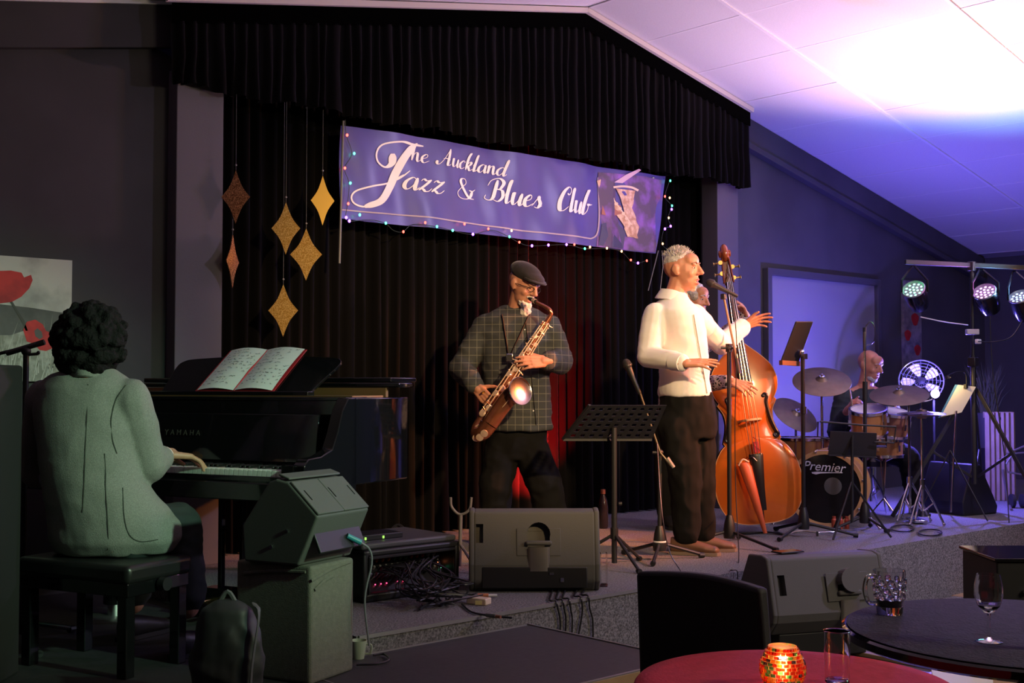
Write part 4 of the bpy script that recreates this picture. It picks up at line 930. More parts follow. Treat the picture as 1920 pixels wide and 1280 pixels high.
def ringpx(y, x0, x1, dep, d, k=1.0):
    c = at((x0+x1)/2, y, d); w_ = (x1-x0)/2/2250*d; return (c, RT*w_, F0*dep*k)
mb = MB(); rings = [ringpx(574, 944, 990, .065, D+.05), ringpx(584, 926, 1010, .095, D+.05), ringpx(596, 902, 1036, .12, D+.05), ringpx(615, 892, 1046, .13, D+.04), ringpx(660, 900, 1040, .145, D+.03), ringpx(710, 908, 1030, .150, D+.02), ringpx(760, 910, 1032, .150, D+.02), ringpx(806, 912, 1036, .145, D+.02)]
mb.loft(rings, 28)
mb.chain([shR-UP*.03+RT*.02, elR], [.080, .074]); mb.chain([elR, wrR.lerp(elR, .12)], [.076, .052]); mb.chain([shL-UP*.03-RT*.02, elL], [.080, .076]); mb.chain([elL, wrL.lerp(elL, .12)], [.078, .052])
sh = blob('shirt', mb, .0085, plaid, t, 10, wr=folds(.012, (7, 7, 13), seed=3))
collar(sh, at(966, 588, D+.03), UP*1+hf*.15, -F0+RT*.25, .066, .086, .030, plaid)
pk = on_surface(sh, [(986+.10*(y_-600), y_) for y_ in range(604, 800, 8)], .001)
MB().tube(pk, .011, 8, flat=.2, up=F0).build('placket', plaid, sh)
button_row(sh, [(p_-F0*.003, -F0) for p_ in on_surface(sh, [(984, 618), (987, 650), (991, 688), (1000, 770)], .002)], WHT, .005)
strp = mat('brown_strap', (.05, .028, .015), .7)
MB().tube(on_surface(sh, [(992-.0*k, 592+k*0) if False else (990-(k/9)*34, 594+k*8.3) for k in range(10)], .004), .020, 8, flat=.18, up=F0).build('neck_strap', strp, t)
MB().tube(on_surface(sh, [(942+(k/9)*12, 592+k*8.5) for k in range(10)], .004), .020, 8, flat=.18, up=F0).build('neck_strap', strp, t)
MB().box(at(955, 670, D-.170), (.04, .015, .045), Matrix((RT, F0, UP)).transposed()).build('strap_buckle', CHR, t, bevel=.004)
trous = mat('black_trousers', (.007, .007, .007), .9, spec=.15)
mb = MB(); mb.loft([ringpx(780, 916, 1026, .12, D+.05), ringpx(830, 912, 1022, .135, D+.05), ringpx(860, 914, 1020, .12, D+.05)], 24)
mb.chain([at(944, 835, D+.05), knR, at(928, 990, D+.04)], [.105, .100, .080]); mb.chain([at(992, 835, D+.05), knL, at(1042, 990, D+.02)], [.105, .105, .085])
blob('trousers', mb, .010, trous, t, 6, wr=folds(.012, (8, 8, 12), seed=9))
shoe(t, Vector((anR.x, anR.y, ZS)), -F0*.9-RT*.35, BLK, BLK); shoe(t, Vector((anL.x, anL.y, ZS)), -F0*.9+RT*.35, BLK, BLK)

# ===== singer
D = 7.04
t = thing('person', 'grey-haired singer in an untucked white shirt gesturing with both hands', 'person', onz(1300, 1030, ZS))
hc = at(1279, 508, D); hf = (RT*.86-F0*.48+UP*.02).normalized(); hu = UP-RT*.02
mb = MB(); W, Rm = head(mb, hc, hf, hu, 1.02, mouth=.006)
nb = at(1262, 568, D); mb.chain([hc-UP*.055-hf*.02, nb], [.058, .064])
shR, shL = at(1229, 592, D-.07), at(1302, 594, D+.17); elR, elL = at(1216, 668, D-.12), at(1352, 646, D+.42); wrR, wrL = at(1283, 681, D-.34), at(1394, 610, D+.58)
pel = at(1284, 760, D)
mb.chain([nb, pel], [.07, .09]); mb.chain([nb, shR, elR, wrR], [.05, .042, .035, .027]); mb.chain([nb, shL, elL, wrL], [.05, .042, .035, .027])
knR, knL = at(1284, 878, D-.06), at(1310, 878, D+.05); anR, anL = at(1290, 1014, D-.05), at(1322, 1005, D+.10)
mb.chain([pel, at(1276, 775, D-.05), knR, anR], [.09, .07, .05, .035]); mb.chain([pel, at(1298, 775, D+.05), knL, anL], [.09, .07, .05, .035])
hand(mb, wrR, at(1352, 678, D-.40)-wrR, F0*.45-UP*.75, 'R', (.10, .12, .14, .18), .10, .75, 1.0)
hand(mb, wrL, at(1456, 588, D+.60)-wrL, -F0*.6-UP*.55, 'L', (.18, .22, .26, .30), .12, .9, 1.0)
blob('body', mb, .0042, skin, t, 3, head=hc)
face_parts(W, Rm, 1.02, t, brow=mat('brown_brow', (.22, .13, .09), .8), mouth=.006)
# short spiky grey hair
mb = MB(); rnd = random.Random(4)
mb.ball(W(0, -.024, .058), (.077, .090, .074), 18, 12, Rm)
o = blob('hair', mb, .006, greyh, t, 2, wr=lambda p: .004*noise.noise(p*60))
g = MB()
for i in range(420):
    th_ = rnd.uniform(0, 2*PI); ph = rnd.uniform(.0, 1.15); d_ = Vector((math.sin(ph)*math.cos(th_), math.sin(ph)*math.sin(th_), math.cos(ph)))
    p = W(d_.x*.078, -.022+d_.y*.090, .052+d_.z*.079); dw = (Rm@(d_+Vector((rnd.uniform(-.3, .3), rnd.uniform(-.1, .4), rnd.uniform(0, .4))))).normalized(); g.tube([p, p+dw*rnd.uniform(.012, .026)], [.0032, .0008], 4, caps=False)
g.build('hair_spikes', greyh, o, kind='stuff')
g = MB().ball(W(0, .062, -.104), (.022, .020, .018), 12, 8, Rm); blob('goatee', g, .004, mat('stubble', (.5, .36, .28), .8), t, 1, wr=lambda p: .002*noise.noise(p*150))
white = mat('white_shirt_cotton', (.78, .75, .72), .8, bump=(60, .15, .004))
mb = MB(); fx = (RT*.8-F0*.6).normalized(); sx_ = fx.cross(UP)   # body faces fx
def ring2(y, x0, x1, dep, d=D): 
    c = at((x0+x1)/2, y, d); w_ = (x1-x0)/2/2250*d; return (c, RT*w_, F0*dep)
mb.loft([ring2(550, 1243, 1284, .075), ring2(562, 1238, 1292, .10), ring2(571, 1228, 1302, .13), ring2(584, 1222, 1314, .17), ring2(620, 1230, 1322, .18), ring2(660, 1236, 1326, .175), ring2(700, 1238, 1328, .17), ring2(728, 1234, 1332, .17), ring2(742, 1236, 1333, .165)], 28)
mb.chain([shR, elR], [.076, .066]); mb.chain([elR, wrR.lerp(elR, .10)], [.066, .050]); mb.chain([shL, elL], [.076, .064]); mb.chain([elL, wrL.lerp(elL, .10)], [.064, .056])
sh = blob('shirt', mb, .0085, white, t, 6, wr=folds(.010, (4.5, 4.5, 9), seed=21))
for a, b_ in ((wrR, elR), (wrL, elL)):
    dd = (b_-a).normalized(); MB().tube([a.lerp(b_, .05), a.lerp(b_, .30)], [.048, .054], 18).build('cuff', white, sh)
collar(sh, at(1262, 561, D), UP+hf*.12, fx, .070, .108, .052, white, .42, .06)
pk = on_surface(sh, [(1300+.17*(y_-585), y_) for y_ in range(590, 742, 7)], .001)
MB().tube(pk, .012, 8, flat=.22, up=F0).build('placket', white, sh)
button_row(sh, [(p_-F0*.003, -F0) for p_ in on_surface(sh, [(1303, 606), (1309, 640), (1315, 674), (1321, 708)], .003)], WHT, .006)
# shirt tail curving over the hip
mb = MB().loft([ring2(726, 1232, 1334, .172), ring2(745, 1229, 1338, .176), ring2(748, 1231, 1337, .170)], 28); 
mb = MB(); mb.loft([ring2(735, 1240, 1334, .15), ring2(790, 1236, 1342, .155), ring2(820, 1240, 1342, .14)], 24)
mb.chain([at(1270, 800, D-.05), knR, at(1288, 1000, D-.05)], [.115, .098, .072]); mb.chain([at(1308, 800, D+.05), knL, at(1318, 996, D+.10)], [.105, .095, .070])
blob('trousers', mb, .010, trous, t, 6, wr=folds(.014, (10, 10, 7), seed=33))
tan = mat('tan_leather', (.13, .062, .032), .5); solem = mat('pale_sole', (.22, .16, .11), .7)
shoe(t, Vector((anR.x, anR.y, ZS))-RT*.03, RT*.95-F0*.25, tan, solem, .28); shoe(t, Vector((anL.x, anL.y, ZS))-RT*.03, RT*.97-F0*.1, tan, solem, .28)

# ===== bass player behind the singer
D = 8.25
t = thing('person', 'bass player in leopard print sleeves half hidden behind the singer', 'person', onz(1320, 985, ZS))
hc = at(1301, 562, D); hf = (RT*.75-F0*.62-UP*.15).normalized()
mb = MB(); W, Rm = head(mb, hc, hf, UP, .98)
nb = at(1288, 616, D+.04); mb.chain([hc-UP*.05-hf*.02, nb], [.055, .06])
shR, shL = at(1250, 640, D-.05), at(1326, 640, D+.04); elR, elL = at(1290, 722, D-.25), at(1358, 630, D+.06); wrR, wrL = at(1372, 715, 7.62), at(1399, 592, 8.13)
pel = at(1276, 800, D+.10); mb.chain([nb, pel], [.07, .09]); mb.chain([nb, shR, elR, wrR], [.05, .045, .036, .026]); mb.chain([nb, shL, elL, wrL], [.05, .045, .036, .026])
for sx in (-1, 1): mb.chain([pel, pel+RT*sx*.08-UP*.05, at(1274+sx*24, 890, D+.08), Vector((pel.x, pel.y, ZS+.08))+RT*sx*.10], [.09, .07, .05, .035])
hand(mb, wrR, at(1420, 735, 7.50)-wrR, -UP*.5+F0*.6, 'R', (.16, .22, .30, .34), .08, .7, .95)
hand(mb, wrL, at(1384, 552, 8.06)-wrL, -RT*.85-F0*.2, 'L', (.55, .55, .55, .55), .06, .7, .95)
blob('body', mb, .0045, skin, t, 3, head=hc); face_parts(W, Rm, .98, t)
mb = MB().ball(W(0, -.02, .045), (.082, .098, .085), 16, 12, Rm).ball(W(-.06, .04, .03), .03).ball(W(.06, .04, .03), .03); blob('hair', mb, .006, greyh, t, 2, wr=lambda p: .010*noise.noise(p*45))
leo = mat('leopard_print', (.02, .018, .02), .8); nt = leo.node_tree; bs = nt.nodes['Principled BSDF']
tc = N_(leo, 'ShaderNodeTexCoord'); vo = N_(leo, 'ShaderNodeTexVoronoi', feature='DISTANCE_TO_EDGE'); vo.inputs['Scale'].default_value = 42; rp = N_(leo, 'ShaderNodeValToRGB'); rp.color_ramp.elements[0].position = .12; rp.color_ramp.elements[0].color = (.55, .45, .45, 1); rp.color_ramp.elements[1].position = .2; rp.color_ramp.elements[1].color = (.02, .018, .02, 1)
nt.links.new(tc.outputs['Object'], vo.inputs['Vector']); nt.links.new(vo.outputs['Distance'], rp.inputs['Fac']); nt.links.new(rp.outputs['Color'], bs.inputs['Base Color'])
mb = MB(); mb.loft([(nb-UP*.02, RT*.07, F0*.06), (nb-UP*.07, RT*.17, F0*.10), (nb-UP*.25-RT*.03, RT*.16, F0*.12), (pel-UP*.02, RT*.16, F0*.125)], 22)
mb.chain([shR, elR, wrR.lerp(elR, .08)], [.072, .060, .044]); mb.chain([shL, elL, wrL.lerp(elL, .08)], [.07, .058, .044]); blob('shirt', mb, .010, leo, t, 5, wr=folds(.006))
mb = MB(); 
for sx in (-1, 1): mb.chain([pel+RT*sx*.08, at(1274+sx*24, 890, D+.08), Vector((pel.x, pel.y, ZS+.10))+RT*sx*.10], [.11, .09, .07])
blob('trousers', mb, .012, trous, t, 5)
for sx in (-1, 1): shoe(t, Vector((pel.x, pel.y, ZS))+RT*sx*.10, -F0*.8+RT*.1, BLK, BLK)

# ===== drummer
D = 9.4
t = thing('person', 'bald bearded drummer in a dark shirt seated behind the drum kit', 'person', onz(1650, 960, ZS))
hc = at(1631, 686, D); hf = (RT*.55-F0*.75-UP*.25).normalized()
mb = MB(); W, Rm = head(mb, hc, hf, UP, .98)
nb = at(1622, 728, D+.03); mb.chain([hc-UP*.05-hf*.02, nb], [.056, .062])
shR, shL = at(1583, 745, D+.02), at(1662, 745, D+.05); elR, elL = at(1567, 810, D-.02), at(1683, 810, D+.0); wrR, wrL = at(1589, 768, D-.28), at(1690, 776, D-.22)
pel = at(1632, 838, D+.15); mb.chain([nb, pel], [.07, .10]); mb.chain([nb, shR, elR, wrR], [.05, .045, .036, .027]); mb.chain([nb, shL, elL, wrL], [.05, .045, .036, .027])
kR, kL = at(1585, 858, D-.25), at(1704, 858, D-.25); aR, aL = at(1604, 952, D-.20), at(1716, 952, D-.22)
mb.chain([pel, kR, aR], [.10, .06, .04]); mb.chain([pel, kL, aL], [.10, .06, .04])
hand(mb, wrR, at(1599, 752, D-.36)-wrR, -UP*.4+RT*.7, 'R', (.75, .75, .75, .75), .03, .5, .95)
hand(mb, wrL, at(1682, 768, D-.32)-wrL, -UP*.5-RT*.6, 'L', (.75, .75, .75, .75), .03, .5, .95)
blob('body', mb, .005, skin, t, 3, head=hc); face_parts(W, Rm, .98, t, shut=1)
mb = MB()
for x, y, z, a, b, d_ in ((0, .066, -.098, .030, .024, .026), (-.035, .045, -.085, .018, .03, .022), (.035, .045, -.085, .018, .03, .022), (0, .090, -.044, .024, .008, .007)): mb.ball(W(x, y, z), (a, b, d_), 12, 8, Rm)
blob('beard', mb, .005, greyh, t, 2, wr=lambda p: .003*noise.noise(p*90))
dsh = mat('dark_green_shirt', (.018, .030, .032), .8)
mb = MB(); mb.loft([(nb+UP*.0, RT*.07, F0*.065), (nb-UP*.06, RT*.19, F0*.11), (nb-UP*.22, RT*.20, F0*.135), (pel+UP*.05, RT*.19, F0*.14), (pel-UP*.03, RT*.18, F0*.14)], 22)
mb.chain([shR, elR, wrR.lerp(elR, .25)], [.078, .064, .05]); mb.chain([shL, elL, wrL.lerp(elL, .25)], [.078, .064, .05]); blob('shirt', mb, .010, dsh, t, 5, wr=folds(.008))
mb = MB(); mb.chain([pel+RT*-.08, kR, aR+UP*.04], [.115, .085, .065]); mb.chain([pel+RT*.08, kL, aL+UP*.04], [.115, .085, .065]); blob('trousers', mb, .012, trous, t, 5, wr=folds(.008))
for a_ in (aR, aL): shoe(t, Vector((a_.x, a_.y, ZS)), -F0*.95+RT*.05, BLK, BLK, .25)
stick = mat('hickory', (.6, .42, .24), .4)
for lab, a, b_ in (('pale wooden drumstick upright in the drummer hand by the ride cymbal', at(1600, 775, D-.36), at(1592, 722, D-.42)), ('pale wooden drumstick angled down over the snare drum', at(1672, 752, D-.30), at(1698, 786, D-.42))):
    s_ = thing('drumstick', lab, 'drumstick', a); e_ = (b_-a).normalized(); L_ = .36
    MB().tube([a-e_*.08, a+e_*.12, a+e_*.24], [.0075, .0072, .0045], 8).build('shaft', stick, s_); MB().ball(a+e_*.245, (.006, .006, .006), 8, 6).build('tip', stick, s_)

# ===== pianist from behind
D = 4.60
t = thing('person', 'pianist with black curly hair in a grey green blazer seen from behind', 'person', onz(230, 1230, ZP))
pf = BD   # facing the keyboard
hc = at(172, 640, D); hf = (BD*.95+RT*.18-UP*.22).normalized()
mb = MB(); W, Rm = head(mb, hc, hf, UP, .98)
nb = at(168, 706, D-.03); mb.chain([hc-UP*.05-hf*.02, nb], [.058, .062])
shR, shL = at(243, 752, D-.01), at(88, 750, D+.05); elR = at(278, 872, D+.06); wrR = at(313, 852, D+.20)
elL = at(70, 880, D+.18); wrL = KR_END-KD*.86+UP*(ZK+.075)+BD*-.10
pel = at(205, 1000, D); mb.chain([nb, pel], [.07, .11]); mb.chain([nb, shR, elR, wrR], [.05, .045, .036, .026]); mb.chain([nb, shL, elL, wrL], [.05, .045, .036, .026])
kR = at(335, 985, D+.18); kL = at(215, 985, D+.42); aR = at(352, 1138, D+.10); aL = at(250, 1130, D+.42)
mb.chain([pel, kR, aR], [.11, .065, .045]); mb.chain([pel, kL, aL], [.11, .065, .045])
hd_ = (at(356, 860, D+.27)-wrR).normalized()
hand(mb, wrR, hd_+UP*.10, -UP, 'R', (.28, .32, .36, .40), .12, .6, 1.12)
hand(mb, wrL, BD-UP*.1, -UP, 'L', (.4, .4, .4, .4), .08, .5, .98)
blob('body', mb, .005, skin2, t, 3, head=hc); face_parts(W, Rm, .98, t, brow=blackh)
rnd = random.Random(8); mb = MB(); mb.ball(at(172, 632, D-.01), (.128, .128, .118), 20, 14); mb.ball(at(165, 672, D-.02), (.118, .105, .075), 18, 12)
for i in range(240):
    d_ = Vector((rnd.gauss(0, 1), rnd.gauss(0, 1), rnd.gauss(0, 1))).normalized()
    if d_.dot(hf) > .45: continue
    c = at(172, 634, D-.01)+Vector((d_.x*.128, d_.y*.128, d_.z*.122-(.025 if d_.z < -.2 else 0))); mb.ball(c, rnd.uniform(.016, .030), 8, 6)
blob('hair', mb, .006, blackh, t, 1, wr=lambda p: .008*noise.noise(p*38)+.004*noise.noise(p*95))
tweed = mat('grey_tweed', (.185, .18, .165), .9, noisy=(260, (.275, .27, .245), .35, .7), bump=(300, .5, .003))
mb = MB()
def ring3(y, x0, x1, dep, dd=0): c = at((x0+x1)/2, y, D+dd); w_ = (x1-x0)/2/2250*D; return (c, RT*w_, F0*dep)
mb.loft([ring3(692, 125, 215, .06), ring3(704, 98, 232, .09), ring3(726, 72, 256, .12), ring3(770, 66, 262, .135), ring3(840, 76, 258, .14, -.01), ring3(900, 84, 268, .15, 0), ring3(950, 90, 312, .175, .03), ring3(985, 95, 336, .185, .04), ring3(1010, 98, 338, .18, .04), ring3(1032, 104, 322, .15, .04)], 36)
def hem(p):
    return folds(.010, (5, 5, 6), seed=2)(p)
mb.chain([shR, elR], [.082, .070]); mb.chain([elR, wrR.lerp(elR, .36)], [.070, .050]); mb.chain([shL, elL, wrL.lerp(elL, .1)], [.08, .068, .05])
bz = blob('blazer', mb, .0085, tweed, t, 5, wr=hem)
MB().tube([wrR.lerp(elR, .36), wrR.lerp(elR, .08)], [.040, .038], 16).build('shirt_cuff', mat('pink_cuff', (.75, .55, .50), .7), t)
MB().tube(cr([nb-RT*.075-F0*.02+UP*.0, nb-F0*.078+UP*.018, nb+RT*.075-F0*.02+UP*.0], 6), .018, 8, flat=.5, up=UP).build('collar', tweed, bz)
seam = mat('dark_seam_thread', (.05, .055, .045), .9)
for P_ in ([(196, 850), (198, 885), (198, 917), (201, 961), (203, 1000), (203, 1030)], [(230, 914), (231, 940), (232, 961), (236, 985), (242, 1001), (252, 1011), (265, 1015), (280, 1014), (296, 1011)], [(236, 722), (224, 738), (216, 752), (210, 775), (208, 795), (211, 825), (219, 850)], [(165, 720), (163, 780), (160, 840), (158, 900), (155, 960)]):
    q_ = on_surface(bz, P_, .0005)
    if len(q_) > 2: MB().tube(cr(q_, 4), .0022, 5).build('seam', seam, bz)
dt = mat('dark_slate_trousers', (.02, .028, .028), .85)
mb = MB(); mb.chain([pel+RT*.08, kR, aR+UP*.05], [.12, .088, .072]); mb.chain([pel, kL, aL+UP*.05], [.115, .088, .072]); blob('trousers', mb, .011, dt, t, 5, wr=folds(.008))
shoe(t, Vector((aR.x, aR.y, ZP)), BD+RT*.1, BLK, BLK); shoe(t, Vector((aL.x, aL.y, ZP)), BD, BLK, BLK)
# piano bench
bp = pel-UP*.0; bz_ = ZP; M = Matrix((KD, BD, UP)).transposed().to_4x4(); M.translation = Vector((pel.x, pel.y, ZP))-BD*.02
t = thing('piano_bench', 'black padded piano bench under the pianist', 'bench', M=M)
zt_ = pel.z-ZP-.085
MB(M).box((0, 0, zt_-.03), (.56, .34, .07)).build('seat', mat('black_leather', (.012, .012, .012), .35), t, bevel=.02, bseg=3)
MB(M).box((0, 0, zt_-.085), (.54, .32, .05)).build('apron', GLOSS, t, bevel=.004)
for sx in (-1, 1):
    for sy in (-1, 1): MB(M).box((sx*.24, sy*.135, (zt_-.1)/2), (.045, .045, zt_-.1)).build('leg', GLOSS, t, bevel=.004)
for sx in (-1, 1): MB(M).cyl((sx*.28, 0, zt_-.08), (sx*.31, 0, zt_-.08), .025, n=14).build('height_knob', BLK, t)
# ---------------------------------------------------------------- banner with script lettering
YB_ = YW-.075
def bw(x, z):   # gentle folds of the vinyl
    return YB_+.016*math.sin(x*5.1+z*2.2)+.010*math.sin(x*11-z*4)+.006*math.sin(x*19+z*9)
def bpx(x, y, off=0):
    p = onY(x, y, YB_); return Vector((p.x, bw(p.x, p.z)-off, p.z))
C4 = [(643, 234), (1246, 331), (1230, 475), (638, 409)]
def bq(u, v):
    a = Vector(C4[0]).lerp(Vector(C4[1]), u); b = Vector(C4[3]).lerp(Vector(C4[2]), u); p = a.lerp(b, v); return p
t = thing('banner', 'blue violet vinyl club banner with white script lettering hung under the valance', 'banner', onY(940, 360, YB_))
banm = mat('banner_vinyl', (.055, .05, .16), .34); nt = banm.node_tree; bs = nt.nodes['Principled BSDF']
tc = N_(banm, 'ShaderNodeTexCoord'); mp_ = N_(banm, 'ShaderNodeMapping'); mp_.inputs['Scale'].default_value = (1.1, 1, .55); mp_.inputs['Rotation'].default_value = (0, .35, 0); no = N_(banm, 'ShaderNodeTexNoise'); no.inputs['Scale'].default_value = 2.3; no.inputs['Detail'].default_value = 2; rp = N_(banm, 'ShaderNodeValToRGB')
els = rp.color_ramp.elements; els[0].position = .36; els[0].color = (.075, .065, .27, 1); els[1].position = .66; els[1].color = (.085, .068, .34, 1); e3 = els.new(.5); e3.color = (.08, .066, .30, 1)
nt.links.new(tc.outputs['Object'], mp_.inputs['Vector']); nt.links.new(mp_.outputs['Vector'], no.inputs['Vector']); nt.links.new(no.outputs['Fac'], rp.inputs['Fac']); nt.links.new(rp.outputs['Color'], bs.inputs['Base Color'])
vs = []; fs = []; NU, NV = 60, 14
for j in range(NV+1):
    for i in range(NU+1):
        p = bq(i/NU, j/NV); vs.append(bpx(p.x, p.y))
n1 = len(vs)
for v in list(vs): vs.append(v+Vector((0, .002, 0)))
W_ = NU+1
for j in range(NV):
    for i in range(NU):
        q = (j*W_+i, j*W_+i+1, (j+1)*W_+i+1, (j+1)*W_+i); fs.append(q); fs.append(tuple(n1+k for k in reversed(q)))
for i in range(NU): fs += [(i, n1+i, n1+i+1, i+1), (NV*W_+i, NV*W_+i+1, n1+NV*W_+i+1, n1+NV*W_+i)]
for j in range(NV): fs += [(j*W_, (j+1)*W_, n1+(j+1)*W_, n1+j*W_), (j*W_+NU, n1+j*W_+NU, n1+(j+1)*W_+NU, (j+1)*W_+NU)]
sheet = MB().add(vs, fs).build('sheet', banm, t, smooth=60)
def zb2(zx, zy): return (600+zx*680/1920, 200+zy*320/904)      # lettering layout grid of the banner artwork
def ribbon(g, pts, thick, thin, off=.005, fixed=None):
    """calligraphic stroke in layout units, heavy on the downstroke"""
    P = cr([(x, y, 0) for x, y in pts], 7); n = len(P); L = []; R = []
    for i, p in enumerate(P):
        d = (P[min(i+1, n-1)]-P[max(i-1, 0)]); d = d.normalized() if d.length > 0 else Vector((1, 0, 0))
        w = thin+(thick-thin)*(max(0, d.y)*.94+abs(d.y)*.06)**1.4
        e = min(1, (i+.6)/3, (n-.4-i)/3); w = w*(.35+.65*e)
        if fixed: w = fixed
        q = Vector((-d.y, d.x, 0))*w/2; L.append(p+q); R.append(p-q)
    vs = [bpx(*zb2(p.x, p.y), off) for p in L]+[bpx(*zb2(p.x, p.y), off) for p in R]
    g.add(vs, [(i, i+1, n+i+1, n+i) for i in range(n-1)])
GL = {
 'a': (1.02, [[(.78, .82), (.5, 1), (.16, .66), (.12, .22), (.36, 0), (.62, .3), (.78, .85)], [(.80, 1), (.78, .25), (.90, 0), (1.08, .25)]]),
 'u': (1.02, [[(.0, .75), (.14, 1), (.16, .3), (.34, 0), (.6, .3), (.76, .9)], [(.78, 1), (.76, .25), (.90, 0), (1.08, .25)]]),
 'c': (.80, [[(.62, .78), (.66, .92), (.46, 1), (.14, .62), (.14, .2), (.40, 0), (.80, .3)]]),
 'k': (.92, [[(.0, 1.0), (.2, 1.9), (.28, 2.0), (.16, 1.4), (.14, 0)], [(.15, .45), (.40, .98), (.60, .92), (.48, .6), (.2, .5)], [(.3, .55), (.52, .1), (.68, 0), (.92, .25)]]),
 'l': (.50, [[(-.05, .6), (.2, 1.6), (.30, 2.0), (.18, 1.7), (.14, .25), (.28, 0), (.52, .28)]]),
 'n': (1.02, [[(-.02, .75), (.14, 1), (.16, .6), (.14, 0)], [(.15, .4), (.42, .96), (.64, .9), (.68, .25), (.82, 0), (1.04, .25)]]),
 'd': (1.04, [[(.78, .82), (.5, 1), (.16, .66), (.12, .22), (.36, 0), (.62, .3), (.78, .85)], [(.86, 2.0), (.82, 1.2), (.78, .25), (.92, 0), (1.10, .25)]]),
 'h': (.98, [[(.0, 1.0), (.2, 1.9), (.28, 2.0), (.16, 1.4), (.14, 0)], [(.15, .4), (.40, .96), (.60, .9), (.64, .25), (.78, 0), (1.0, .25)]]),
 'e': (.80, [[(.10, .42), (.5, .62), (.58, .9), (.42, 1), (.14, .66), (.14, .22), (.40, 0), (.82, .32)]]),
 'z': (.88, [[(.05, .8), (.2, .98), (.45, .88), (.74, 1)], [(.74, 1), (.4, .5), (.04, .02)], [(.04, .04), (.25, .14), (.5, -.02), (.72, .04), (.9, .3)]]),
 's': (.78, [[(-.05, .1), (.3, .8), (.46, 1.08)], [(.44, 1.05), (.42, .8), (.60, .4), (.44, .02), (.14, .06)], [(.44, .02), (.78, .25)]]),
 'b': (.95, [[(.0, 1.0), (.2, 1.9), (.28, 2.0), (.16, 1.4), (.14, .25), (.34, 0), (.62, .35), (.60, .9), (.66, .8), (.98, .9)]]),
 'A': (1.25, [[(-.32, .42), (-.30, .1), (-.05, 0), (.3, .6), (.78, 2.0)], [(.80, 2.05), (.82, 1.0), (.82, .12), (1.0, .0), (1.2, .2)], [(.2, .72), (.55, .8), (1.0, .7)]]),
 'B': (1.35, [[(.50, 1.85), (.42, 1.0), (.34, .25), (.08, .02), (-.25, .15), (-.22, .45)], [(-.22, 1.25), (.0, 1.75), (.6, 2.02), (1.02, 1.7), (.82, 1.15), (.5, 1.05)], [(.5, 1.05), (1.0, .98), (1.12, .45), (.8, .02), (.4, .1)]]),
 'C': (1.15, [[(.62, 1.45), (.9, 1.4), (1.0, 1.8), (.72, 2.02), (.28, 1.6), (.10, .8), (.26, .1), (.6, .0), (1.02, .4)]]),
 '&': (1.5, [[(1.25, .75), (1.05, .15), (.65, -.02), (.25, .1), (.12, .5), (.4, .95), (.75, 1.35), (.70, 1.72), (.45, 1.75), (.34, 1.45), (.6, .8), (1.0, .15), (1.35, .05)], [(1.0, .8), (1.25, .75), (1.42, .92)]]),
}
def word(name, s, x0, y0, x1, y1, xh, thick, slant=.33):
    tot = sum(GL[c][0] for c in s); dx = (x1-x0); g = MB(); x = 0
    k = dx/tot; rise = (y1-y0)/dx
    for c in s:
        adv, st = GL[c]
        for pl in st:
            pp = []
            for (px, py) in pl:
                X_ = x0+(x+px)*k+py*xh*slant; Y_ = y0+(x+px)*k*rise-py*xh; pp.append((X_, Y_))
            ribbon(g, pp, thick, thick*.20)
        x += adv
    return g
ink = mat('white_banner_print', (.92, .84, .82), .5)
word('w', 'he', 470, 283, 568, 302, 44, 14, .25).build('lettering_the', ink, sheet, smooth=0)
word('w', 'Auckland', 622, 306, 985, 368, 42, 14, .28).build('lettering_auckland', ink, sheet, smooth=0)
word('w', 'azz', 432, 432, 640, 464, 62, 20, .28).build('lettering_jazz', ink, sheet, smooth=0)
word('w', '&', 710, 482, 835, 494, 60, 18, .05).build('lettering_ampersand', ink, sheet, smooth=0)
word('w', 'Blues', 890, 494, 1172, 540, 60, 19, .22).build('lettering_blues', ink, sheet, smooth=0)
word('w', 'Club', 1240, 548, 1425, 574, 62, 19, .24).build('lettering_club', ink, sheet, smooth=0)
g = MB()
ribbon(g, [(378, 250), (376, 300), (340, 320), (300, 290), (296, 240), (330, 200), (420, 188), (480, 200), (545, 210)], 40, 9)
ribbon(g, [(492, 205), (440, 270), (400, 350), (368, 430), (320, 500), (240, 528)], 44, 30)
ribbon(g, [(330, 495), (250, 528), (190, 515), (170, 480), (195, 445), (270, 422), (370, 402), (440, 360)], 26, 9)
ribbon(g, [(368, 402), (420, 380), (470, 340)], 8, 7)
g.build('lettering_initial', ink, sheet, smooth=0)
# border line of the blue field
g = MB(); ribbon(g, [(110, 545), (500, 580), (900, 632), (1200, 670), (1400, 694), (1440, 696), (1465, 672), (1476, 600), (1482, 480), (1484, 372)], 8, 8, .005, fixed=7); g.build('printed_border', mat('pale_border_print', (.45, .36, .42), .5), sheet, smooth=0)
